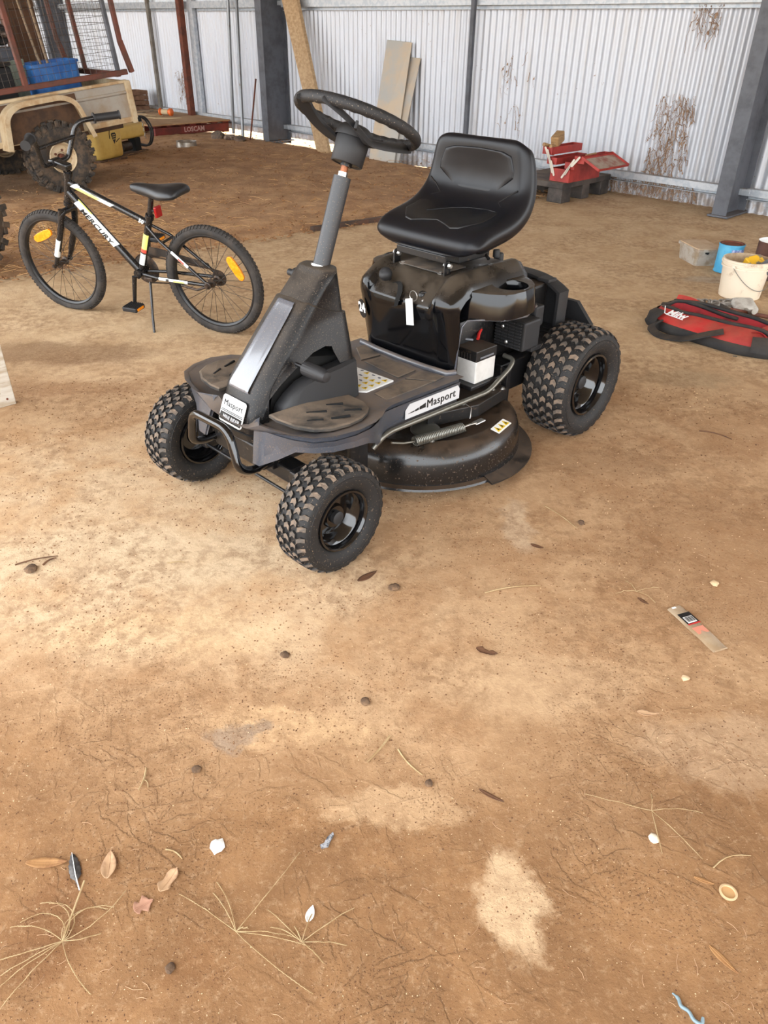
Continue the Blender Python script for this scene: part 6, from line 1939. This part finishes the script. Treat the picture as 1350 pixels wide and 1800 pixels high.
# black end caps over the red sides
for s in (1, -1):
    rr5 = []
    for k in range(9):
        a = math.radians(-58 + k * 14.5) + (0 if s > 0 else PI)
        x0, y0 = supr(a, 0.72, 0.37)
        x1, y1 = supr(a, 0.66, 0.30)
        rr5.append([Vector((x0 + s * 0.004, y0, 0.03)), Vector((x0 - s * 0.002, y0 * 0.96, 0.062)), Vector((x1, y1 * 0.9, 0.090 + 0.006 * math.sin(k)))])
    MB().loft(rr5, False, False).build('end_panel', M_bblk, bag, 60)
    MB().lathe([(0.013, 0), (0.016, 0.002), (0.013, 0.004)], 14, Matrix.Translation((s * 0.30, -0.05, 0.094)), True).build('end_eyelet', M_chrome, bag)
# folded-back lid flap
fl_r = []
for k in range(9):
    t = k / 8
    x = lerp(-0.31, 0.04, t)
    fl_r.append([Vector((x, 0.085, 0.092 + 0.008 * math.sin(5 * t))), Vector((x - 0.005, 0.115, 0.118 - 0.03 * t + 0.01 * math.sin(7 * t))), Vector((x - 0.01, 0.165, 0.085 - 0.03 * t)), Vector((x - 0.01, 0.205, 0.025)), Vector((x - 0.01, 0.198, 0.016)), Vector((x, 0.155, 0.074 - 0.03 * t)), Vector((x, 0.115, 0.104 - 0.03 * t))])
MB().loft(fl_r).build('lid_flap', M_bred, bag, 60)
MB().tube([r[0] for r in fl_r] + [r[3] for r in fl_r][::-1], 0.010, 8, True).build('flap_binding', M_bblk, bag, 60)
# crumpled red end toward the right
cr_r = []
for k in range(7):
    t = k / 6
    cr_r.append([Vector((0.20 + 0.15 * t + 0.01 * math.sin(9 * j + 4 * k), lerp(-0.10, 0.16, j / 7), 0.085 + 0.035 * math.sin(j * 1.3 + k * 0.9) * (1 - abs(2 * t - 1)) + 0.01)) for j in range(8)])
MB().loft(cr_r, False, False).build('crumpled_panel', M_bred, bag, 60, subsurf=1, solid=0.004)
# carry straps
for pts in ([(-0.22, -0.165, 0.06), (-0.26, -0.215, 0.03), (-0.18, -0.255, 0.008), (-0.05, -0.235, 0.02), (0.02, -0.20, 0.055), (0.10, -0.150, 0.085)], [(-0.10, 0.17, 0.10), (-0.02, 0.25, 0.05), (0.12, 0.27, 0.02), (0.22, 0.20, 0.05)]):
    P = rounded_path(pts, 0.06, 5)
    rows = []
    for i, p in enumerate(P):
        t = (P[min(len(P) - 1, i + 1)] - P[max(0, i - 1)]).normalized()
        sd = Vector((0, 0, 1)).cross(t).normalized()
        up = t.cross(sd)
        w_ = sd * 0.018 + up * 0.006
        rows.append([p + w_ + up * 0.003, p - w_ + up * 0.003, p - w_ - up * 0.003, p + w_ - up * 0.003])
    MB().loft(rows).build('carry_strap', M_bblk, bag, 60)
LG = frame((-0.17, -0.128, 0.0855), (1, 0.02, 0.0), (0, 0.75, 0.42))
text_mb('Milw', 0.054, LG @ Matrix.Translation((0, 0, 0.012)), 0.001, shear=0.4, thick=0.002).build('lettering', M_white, bag)
MB().tube([LG @ Vector(p) for p in ((-0.085, 0.035, 0.012), (-0.06, -0.01, 0.012), (-0.03, -0.018, 0.014), (0.05, -0.024, 0.014))], 0.0025, 6).build('logo_flash', M_white, bag)
MB().lathe([(0.008, 0), (0.011, 0.0015), (0.008, 0.003)], 14, Matrix.Translation((0.21, -0.205, 0.004)), True).build('zip_pull', M_rod, bag)

# ---- galvanised chain heap
M_chain = mat('galvanised_chain', (176, 172, 166), 0.45, 0.5, rgb2=(140, 132, 122), scale=30)
chn = empty('chain', (1.90, 4.13, 0), 0, 'heap of galvanised chain beside the red bag', 'chain')
lk = MB()
ov = []
for k in range(20):
    a = 2 * PI * k / 20
    ov.append((0.026 * math.cos(a) + 0.006 * math.copysign(1, math.cos(a)), 0.0165 * math.sin(a), 0))
lk.tube(ov, 0.0052, 6, True)
lk0 = None
rnd = random.Random(31)
for k in range(58):
    t = k / 57
    if k < 40:
        a = t * 15
        px, py = 0.09 * math.cos(a) * rnd.uniform(0.3, 1.1) + 0.02, 0.06 * math.sin(a) * rnd.uniform(0.3, 1.1)
        pz = 0.008 + 0.045 * max(0, 1 - math.hypot(px / 0.11, py / 0.09)) * rnd.random()
    else:
        u = (k - 40) / 17
        px, py, pz = -0.05 - 0.16 * u, 0.03 + 0.05 * math.sin(u * 4), 0.008
    if lk0 is None:
        o = lk0 = lk.build('link', M_chain, chn, 60)
    else:
        o = lk0.copy()
        COL.objects.link(o)
    o.location = (px, py, pz + (0.012 if k % 2 else 0))
    o.rotation_euler = (1.3 * (k % 2) + rnd.uniform(-.3, .3), rnd.uniform(-.2, .2), rnd.uniform(0, 6.3))
MB().bbox((0.06, -0.06, 0.045), (0.12, 0.13, 0.05), 0.022, Matrix.Rotation(0.25, 3, 'X'), 3).build('chain_bag', mat('crumpled_plastic', (196, 192, 184), 0.4, rgb2=(166, 158, 148), scale=22, bump=0.5, bscale=40), chn, 60)
pp = MB().tube(rounded_path([(2.035, 4.125, 0.032), (1.965, 4.06, 0.033), (1.915, 3.93, 0.055), (1.888, 3.80, 0.10)], 0.05, 5), 0.0135, 12).build('bent_pipe', mat('galvanised_pipe', (150, 144, 134), 0.45, 0.4, rgb2=(124, 112, 98), scale=12), None, 60)
tag(pp, 'short bent galvanised pipe resting on the bag end', 'pipe')
rb = MB().tube([(1.775, 3.815, 0.105), (1.92, 3.90, 0.060), (2.075, 3.985, 0.013)], 0.0105, 10).build('rusty_bar', M_rust, None, 60)
tag(rb, 'rusty round bar lying across the bag beside the chain', 'bar')

# ================================================================== litter on the floor
M_straw = mat('dry_straw', (178, 154, 114), 0.8, rgb2=(152, 124, 84), scale=40)
M_leaf = mat('dry_leaf', (168, 124, 78), 0.75, rgb2=(132, 88, 52), scale=40, bump=0.2, bscale=120)
M_leafp = mat('pale_leaf', (192, 156, 120), 0.8, rgb2=(160, 122, 92), scale=40)
M_leafd = mat('dark_leaf', (104, 70, 46), 0.8, rgb2=(82, 56, 40), scale=40)
M_clod = mat('dark_clod', (84, 64, 48), 0.95, rgb2=(116, 90, 66), scale=60, bump=0.4, bscale=120)
# clear packet with a bar-code label
pkt = empty('plastic_packet', (0.816, 1.472, 0.0005), math.atan2(-0.166, 0.066), 'clear plastic packet with a bar-code label on the dusty slab', 'packet')
M_cl2 = mat('clear_sleeve', (200, 178, 150), 0.25, rgb2=(184, 156, 122), scale=10, alpha=0.6)
rows = []
for k in range(13):
    t = k / 12
    x = lerp(-0.088, 0.088, t)
    z = 0.003 + 0.003 * math.sin(t * 7) ** 2
    rows.append([Vector((x, -0.023, z * 0.5)), Vector((x, -0.018, z + 0.002)), Vector((x, 0, z + 0.0035)), Vector((x, 0.018, z + 0.002)), Vector((x, 0.023, z * 0.5)), Vector((x, 0, 0.0006))])
MB().loft(rows).build('sleeve', M_cl2, pkt, 60)
def flatq(x0, x1, y0, y1, z, m, name, parent):
    return MB().prism([(x0, y0), (x1, y0), (x1, y1), (x0, y1)], 0.0005, Matrix.Translation((0, 0, z))).build(name, m, parent)
lb2 = flatq(-0.055, -0.010, -0.019, 0.019, 0.0092, M_ink, 'label_card', pkt)
flatq(-0.040, -0.016, -0.014, 0.014, 0.0098, M_white, 'barcode_field', lb2)
for k in range(9):
    flatq(-0.038, -0.020, -0.012 + k * 0.0028, -0.012 + k * 0.0028 + (0.0016 if k % 3 else 0.0009), 0.0104, M_ink, 'barcode_bar', lb2)
flatq(-0.0135, -0.0095, -0.019, 0.019, 0.0098, M_red, 'label_edge', lb2)
flatq(0.000, 0.026, -0.017, 0.017, 0.0080, mat('pale_red_print', (214, 140, 116), 0.5), 'printed_panel', pkt)
flatq(-0.086, -0.080, -0.012, 0.0, 0.0070, M_white, 'staple_tab', pkt)

def leaf(name, loc, L, W, rz, m, label, curl=0.3, cat='leaf', lobes=0, seed=1):
    rr6 = random.Random(seed)
    b = MB()
    rows = []
    n = 12
    for k in range(n + 1):
        t = k / n
        w = W / 2 * (math.sin(PI * min(1, max(0.02, t)) ** 0.8) ** 0.8) + 0.0006
        if lobes:
            w *= 1 + 0.35 * math.sin(t * lobes * PI) + rr6.uniform(-.15, .15)
        x = (t - 0.5) * L
        bend = 0.004 + curl * L * 0.25 * (2 * t - 1) ** 2
        rows.append([Vector((x, -w, 0.001 + bend + curl * w * 0.9)), Vector((x, -w * 0.5, 0.001 + bend + curl * w * 0.25)), Vector((x, 0, 0.001 + bend)), Vector((x, w * 0.5, 0.001 + bend + curl * w * 0.25)), Vector((x, w, 0.001 + bend + curl * w * 0.9))])
    b.loft(rows, False, False)
    o = b.build(name, m, None, 70, solid=0.0007)
    MB().tube([r[2] + Vector((0, 0, 0.0008)) for r in rows] , 0.0007, 5).build('midrib', m, o)
    o.location = loc
    o.rotation_euler = (0, 0, rz)
    zmin = min(v.co.z for v in o.data.vertices)
    o.location.z = -zmin + 0.0006
    return tag(o, label, cat)
leaf('dry_leaf', (-0.611, 0.800, 0), 0.075, 0.020, 0.05, M_leaf, 'curled brown gum leaf lying left of the dark feather', 0.25)
leaf('dry_leaf', (-0.495, 0.796, 0), 0.055, 0.026, 1.75, M_leafp, 'broad tan curled leaf right of the dark feather', 0.5)
leaf('dry_leaf', (-0.379, 0.770, 0), 0.050, 0.024, 1.15, M_leafp, 'crumpled pale brown leaf between feather and white shell', 0.4, lobes=3, seed=4)
leaf('dry_leaf', (-0.412, 0.724, 0), 0.034, 0.026, 0.6, mat('pinkish_leaf', (172, 128, 104), 0.8), 'small ragged pinkish leaf scrap above the seed heads', 0.3, lobes=4, seed=6)
leaf('dry_leaf', (0.594, 0.785, 0), 0.035, 0.008, -0.4, M_leaf, 'thin golden leaf sliver beside the clear ring', 0.15)
leaf('dry_leaf', (0.578, 0.647, 0), 0.055, 0.011, -0.95, M_leaf, 'long golden leaf blade at the lower right', 0.12)
leaf('dry_leaf', (0.605, 1.181, 0), 0.048, 0.014, -0.1, M_leafp, 'pale bent leaf scrap right of centre on the slab', 0.35, lobes=2, seed=8)
leaf('dry_leaf', (0.260, 1.371, 0), 0.055, 0.020, -0.35, M_leafd, 'dark crumpled leaf in front of the cutting deck', 0.5, lobes=3, seed=9)
leaf('dry_leaf', (0.708, 1.581, 0), 0.035, 0.010, -0.9, M_leafd, 'narrow dark leaf beyond the clear packet', 0.2)
leaf('dry_leaf', (0.225, 0.958, 0), 0.055, 0.008, -0.55, M_leafd, 'dark twig-like leaf above the pale bare patch', 0.2)
leaf('dry_leaf', (-0.045, 1.672, 0), 0.07, 0.022, 0.75, M_leafd, 'reddish brown leaf just right of the front wheel', 0.15)
leaf('dry_leaf', (0.46, 1.83, 0), 0.04, 0.014, -0.5, M_leafd, 'small brown leaf in front of the rear wheel', 0.3)
# dark feather
fe = empty('feather', (-0.556, 0.789, 0.001), math.radians(-63), 'dark grey feather with a white quill tip', 'feather')
rows = []
for k in range(15):
    t = k / 14
    x = (t - 0.5) * 0.066
    w = 0.010 * (math.sin(PI * (0.08 + 0.9 * (1 - t))) ** 0.7) * (0.35 if t > 0.8 else 1) * (1 + 0.1 * math.sin(k * 2.7))
    rows.append([Vector((x, -w, 0.001 + 0.002 * (k % 2))), Vector((x, 0, 0.004)), Vector((x, w, 0.001 + 0.002 * (k % 2)))])
MB().loft(rows, False, False).build('vane', mat('feather_grey', (58, 54, 54), 0.7, rgb2=(96, 92, 90), scale=60), fe, 60, solid=0.0006)
MB().tube([(-0.033, 0, 0.005), (0.012, 0, 0.005), (0.046, 0.002, 0.002)], [0.0006, 0.001, 0.0012], 6).build('quill', M_white, fe, 60)
# white shell-like chip, foil scrap, white petal
rock('white_pebble', (-0.305, 0.838, 0), 0.013, mat('white_chip', (236, 236, 232), 0.6), 'small flat white chip left of centre in the foreground', 'pebble', 14, 0.4)
rock('white_pebble', (0.526, 0.867, 0), 0.009, mat('pale_chip', (214, 200, 180), 0.7), 'pale angular pebble right of the bare patch', 'pebble', 15, 0.7)
rock('white_pebble', (0.727, 1.292, 0), 0.009, mat('tan_chip', (206, 176, 140), 0.8), 'tan pebble below the clear packet', 'pebble', 16, 0.7)
rock('white_pebble', (0.93, 1.66, 0), 0.011, mat('buff_chip', (198, 168, 130), 0.8), 'buff pebble at the right edge level with the front wheel', 'pebble', 17, 0.7)
fo = MB().prism([(-0.018, -0.004), (-0.006, -0.009), (0.004, -0.002), (0.017, 0.004), (0.019, 0.010), (0.004, 0.008), (-0.008, 0.002), (-0.016, 0.004)], 0.003, Matrix()).build('foil_scrap', mat('crinkled_foil', (196, 198, 204), 0.3, 0.6, rgb2=(96, 100, 110), scale=120, bump=0.8, bscale=200), None)
fo.location = (-0.097, 0.851, 0.0006)
fo.rotation_euler = (0, 0, 0.7)
tag(fo, 'crinkled silver foil scrap near the middle foreground', 'scrap')
leaf('white_petal', (-0.118, 0.712, 0), 0.030, 0.014, 1.35, M_white, 'white folded petal above the star-shaped grass head', 0.5, 'petal')
# clear ring, blue curl of plastic
rg = MB().lathe([(0.013, 0.0), (0.0155, 0.001), (0.0160, 0.004), (0.0125, 0.005), (0.0115, 0.002)], 28, Matrix(), True).build('clear_ring', mat('clear_cap', (206, 176, 136), 0.3), None, 60)
rg.location = (0.629, 0.762, 0.0006)
tag(rg, 'pale clear plastic bottle ring in the lower right dust', 'ring')
MB().lathe([(0.0001, 0.0012), (0.0120, 0.0012)], 24).build('film', mat('clear_cap_film', (200, 160, 112), 0.4), rg)
bl_ = MB().tube(rounded_path([(-0.018, 0.020, 0.003), (-0.010, 0.012, 0.003), (-0.012, 0.0, 0.004), (0.0, -0.006, 0.004), (0.002, -0.020, 0.004), (0.014, -0.026, 0.004), (0.018, -0.016, 0.006)], 0.008, 5), [0.0016] + [0.003] * 29 + [0.002], 8).build('plastic_curl', mat('pale_blue_plastic', (122, 142, 150), 0.4), None, 60)
bl_.location = (0.493, 0.573, 0.0006)
tag(bl_, 'twisted pale blue strip of plastic at the bottom edge', 'scrap')
# seed heads: stars of thin dry stalks
def seed_head(loc, arms, label, stalk=None, seed=3, knots=True):
    rr7 = random.Random(seed)
    e = empty('grass_seed_head', loc, 0, label, 'seed head')
    for a, L, bend in arms:
        pts = []
        a = math.radians(a)
        for k in range(9):
            t = k / 8
            aa = a + bend * t
            pts.append(Vector((L * t * math.cos(aa), L * t * math.sin(aa), 0.0035 + 0.010 * math.sin(PI * t) * (0.4 + 0.4 * rr7.random()))))
        pts[-1].z = 0.0025
        s_ = MB().tube(pts, [0.0007] * 5 + [0.0005] * 4, 5).build('stalk', M_straw, e)
        if knots:
            m_ = MB()
            for k in range(10, 40):
                t = k / 40
                i = min(7, int(t * 8))
                p = pts[i].lerp(pts[i + 1], t * 8 - i)
                d = (pts[i + 1] - pts[i]).normalized()
                sd = Vector((-d.y, d.x, 0)) * (0.0009 if k % 2 else -0.0009)
                m_.tube([p, p + d * 0.004 + sd], [0.0006, 0.0003], 4)
            tag(m_.build('grain', M_straw, e), None, None, None, 'stuff')
    if stalk:
        MB().tube([Vector(p) for p in stalk], 0.0016, 6).build('stem', M_straw, e, 60)
    return e
seed_head((-0.242, 0.680, 0), [(18, 0.02, 0), (52, 0.175, 0.1), (108, 0.10, 0.2), (122, 0.085, 0.1), (150, 0.13, 0), (-10, 0.13, 0), (-43, 0.17, 0.15), (-2, 0.11, -0.05)], 'wide star of dry grass stalks left of the white petal', seed=3)
seed_head((-0.128, 0.664, 0), [(35, 0.105, 0), (140, 0.085, 0), (150, 0.06, 0.1), (-3, 0.075, 0), (75, 0.05, 0), (-40, 0.05, 0), (120, 0.03, 0)], 'small star of dry grass stalks below the white petal', seed=4)
seed_head((-0.530, 0.660, 0), [(150, 0.10, 0.3), (205, 0.13, -0.1), (215, 0.16, 0.05), (222, 0.15, 0.1), (-62, 0.11, 0.25), (20, 0.12, 0.5), (60, 0.09, 1.3), (80, 0.09, 1.4), (110, 0.09, -1.2), (35, 0.08, 1.6), (130, 0.08, -1.5), (-10, 0.06, 0.4), (240, 0.12, 0)],
          'tangled straw-coloured grass clump at the lower left', [(0, 0, 0.004), (0.002, 0.05, 0.010), (0.004, 0.10, 0.014)], seed=5)
seed_head((0.540, 0.928, 0), [(5, 0.10, -0.12), (172, 0.13, -0.15), (75, 0.04, 0), (-60, 0.12, 0.05), (-100, 0.09, 0.1)], 'spindly dry grass star at the right of the foreground', seed=7)
seed_head((0.70, 1.62, 0), [(10, 0.07, 0.1), (110, 0.05, 0), (190, 0.06, 0), (-50, 0.06, 0)], 'thin dry grass star beyond the clear packet', seed=8)
# straws and twigs
def straw(p, q, r, m, label, bow=0.004, name='straw', cat='straw'):
    p, q = Vector((p[0], p[1], 0)), Vector((q[0], q[1], 0))
    d = q - p
    sd = Vector((-d.y, d.x, 0)).normalized() * bow
    pts = [p.lerp(q, t) + sd * math.sin(PI * t) + Vector((0, 0, r + 0.0006 + 0.002 * math.sin(PI * t))) for t in (0, 0.2, 0.4, 0.6, 0.8, 1)]
    o = MB().tube(pts, [r, r, r * 0.95, r * 0.9, r * 0.8, r * 0.6], 6).build(name, m, None, 60)
    return tag(o, label, cat)
straw((-0.487, 1.013), (-0.488, 0.958), 0.0018, M_straw, 'upright-lying pale straw in the left foreground')
straw((-0.486, 0.985), (-0.470, 0.965), 0.0012, M_straw, 'short straw crossing the upright pale straw')
straw((0.020, 1.105), (-0.028, 1.035), 0.0022, M_straw, 'thick yellow straw in the centre foreground', 0.003)
straw((0.038, 1.070), (0.088, 1.005), 0.0018, M_straw, 'thin bent straw right of the thick yellow one', -0.006)
straw((-1.05, 1.70), (-0.945, 1.745), 0.0022, M_leafd, 'brown stick at the left edge level with the front wheel', 0.004, 'twig', 'twig')
straw((-0.40, 0.83), (-0.365, 0.812), 0.0018, M_straw, 'short flat straw below the white chip')
straw((0.28, 1.605), (0.44, 1.64), 0.0018, M_straw, 'long straw in front of the cutting deck', 0.008)
straw((0.52, 2.06), (0.60, 1.93), 0.0014, M_straw, 'fine straw beside the deck rim', 0.004)
straw((0.62, 0.81), (0.70, 0.835), 0.0013, M_straw, 'curved straw above the clear ring', 0.010)
straw((-0.62, 1.72), (-0.57, 1.725), 0.0016, M_straw, 'thin straw left of the near front wheel', 0.001)
straw((1.22, 2.62), (1.32, 2.55), 0.0025, M_leafd, 'dark twig right of the rear wheel', 0.012, 'twig', 'twig')
straw((-0.97, 1.70), (-0.945, 1.735), 0.0030, M_leafd, 'short dark twig above the black clod', 0.004, 'twig', 'twig')
for i, (x, y, r, lab) in enumerate(((-0.995, 1.678, 0.017, 'black crumbly clod at the left level with the front wheel'), (-0.037, 1.203, 0.010, 'dark clod in the centre foreground'),
                                    (-0.382, 1.011, 0.009, 'dark clod right of the upright pale straw'), (0.62, 1.96, 0.010, 'dark clod in front of the rear wheel'),
                                    (-0.24, 1.35, 0.010, 'small dark clod left of centre below the front wheel'), (0.03, 1.62, 0.014, 'dark clod right of the front wheel'),
                                    (-0.34, 0.62, 0.008, 'dark crumb at the bottom left of the seed heads'), (0.10, 0.985, 0.008, 'grey crumb right of the thin bent straw'))):
    rock('dirt_clod', (x, y, 0.0), r, M_clod, lab, 'clod', 30 + i, 0.6)

# ---- uncountable grit, dirt crumbs and straw bits
def scatter(name, n, fn, m, label, seed, size, flat=0.6):
    rr8 = random.Random(seed)
    b = MB()
    for _ in range(n):
        x, y, z, k = fn(rr8)
        s = rr8.uniform(*size) * k
        a = rr8.uniform(0, 6.28)
        e1, e2 = Vector((math.cos(a), math.sin(a), 0)) * s, Vector((-math.sin(a), math.cos(a), 0)) * s * rr8.uniform(.4, .9)
        c = Vector((x, y, z))
        h = s * flat * rr8.uniform(.6, 1.2)
        b.add([c + e1, c + e2, c - e1 * rr8.uniform(.6, 1), c - e2, c + Vector((0, 0, h)) + e1 * 0.2], [(0, 1, 4), (1, 2, 4), (2, 3, 4), (3, 0, 4)])
    o = b.build(name, m)
    return tag(o, label, 'grit', None, 'stuff')
def near_pt(r):
    while True:
        y = 0.45 + 2.6 * r.random() ** 1.5
        x = r.uniform(-0.62, 0.62) * (0.75 + 0.62 * y)
        if mnoise.noise(Vector((x * 3, y * 3, 2))) > r.uniform(-0.5, 0.35):
            return x, y, 0.0, 0.5 + 0.45 * y
scatter('floor_grit', 9000, near_pt, mat('brown_grit', (132, 92, 58), 0.95, rgb2=(88, 58, 38), scale=30), 'fine brown grit scattered on the slab', 41, (0.0012, 0.0032))
scatter('floor_grit', 1800, near_pt, mat('pale_grit', (222, 190, 150), 0.9), 'fine pale grit scattered on the slab', 42, (0.0008, 0.002))
NRM = Vector((-ED.y, ED.x, 0))
def dirt_pt(r):
    while True:
        a, d = r.uniform(-2.5, 7.5), 8.0 * r.random() ** 1.6 - 0.12
        p = E0 + ED * a + NRM * d
        if p.x + p.y < 9.8:
            return p.x, p.y, 0.012 + 0.012 * min(1, max(0, d)), 1.0
scatter('dirt_crumbs', 7000, dirt_pt, mat('dirt_crumb', (150, 108, 68), 0.95, rgb2=(110, 74, 46), scale=8), 'crumbs of dry dirt over the loose ground', 43, (0.006, 0.022), 0.5)
def straw_litter():
    rr9 = random.Random(77)
    b = MB()
    for _ in range(2600):
        if rr9.random() < 0.45:
            x, y = rr9.gauss(-2.25, 0.45), rr9.gauss(5.6, 0.5)
            if (Vector((x, y, 0)) - E0).dot(NRM) < 0:
                continue
        else:
            x, y, z, k = dirt_pt(rr9)
        a = rr9.uniform(0, 6.28)
        L = rr9.uniform(0.03, 0.14)
        z = 0.03 + rr9.uniform(0, 0.02)
        d = Vector((math.cos(a), math.sin(a), rr9.uniform(-.12, .12))) * L / 2
        c = Vector((x, y, z))
        b.tube([c - d, c + Vector((0, 0, rr9.uniform(0, .01))), c + d], rr9.uniform(0.001, 0.0022), 3, caps=False)
    return b
tag(straw_litter().build('straw_litter', mat('litter_straw', (178, 140, 92), 0.9, rgb2=(140, 102, 64), scale=3)), 'dry straw littered over the loose dirt', 'straw', None, 'stuff')
def slab_marks():
    rr9 = random.Random(90)
    b = MB()
    for _ in range(420):
        x, y, z, k = near_pt(rr9)
        a = rr9.uniform(0, 6.28)
        L = rr9.uniform(0.006, 0.03)
        d = Vector((math.cos(a), math.sin(a), 0)) * L / 2
        c = Vector((x, y, 0.001))
        b.tube([c - d, c + Vector((d.y, -d.x, 0.001)) * 0.2, c + d], rr9.uniform(0.0003, 0.0005), 3, caps=False)
    return b
tag(slab_marks().build('chaff', M_leafp), 'tiny chaff bits on the dusty slab', 'chaff', None, 'stuff')

# ---- look-alikes belong to one group
GROUPS = {'dry_leaf': 'dry leaves on the slab', 'straw': 'loose straws on the slab', 'twig': 'twigs on the slab', 'dirt_clod': 'dark clods on the slab',
          'grass_seed_head': 'dry grass seed heads on the slab', 'white_pebble': 'pale pebbles on the slab', 'steel_pole': 'steel poles by the dark column',
          'stone': 'stones at the foot of the poles', 'rope': 'cord on the plywood sheet', 'file_handle': 'wooden handles in the toolbox', 'stick': 'sticks in the blue tub'}
for o in list(COL.objects):
    if o.parent is None and o.get('category') and o.get('kind') != 'stuff':
        g = GROUPS.get(o.name.split('.')[0])
        if g:
            o['group'] = g
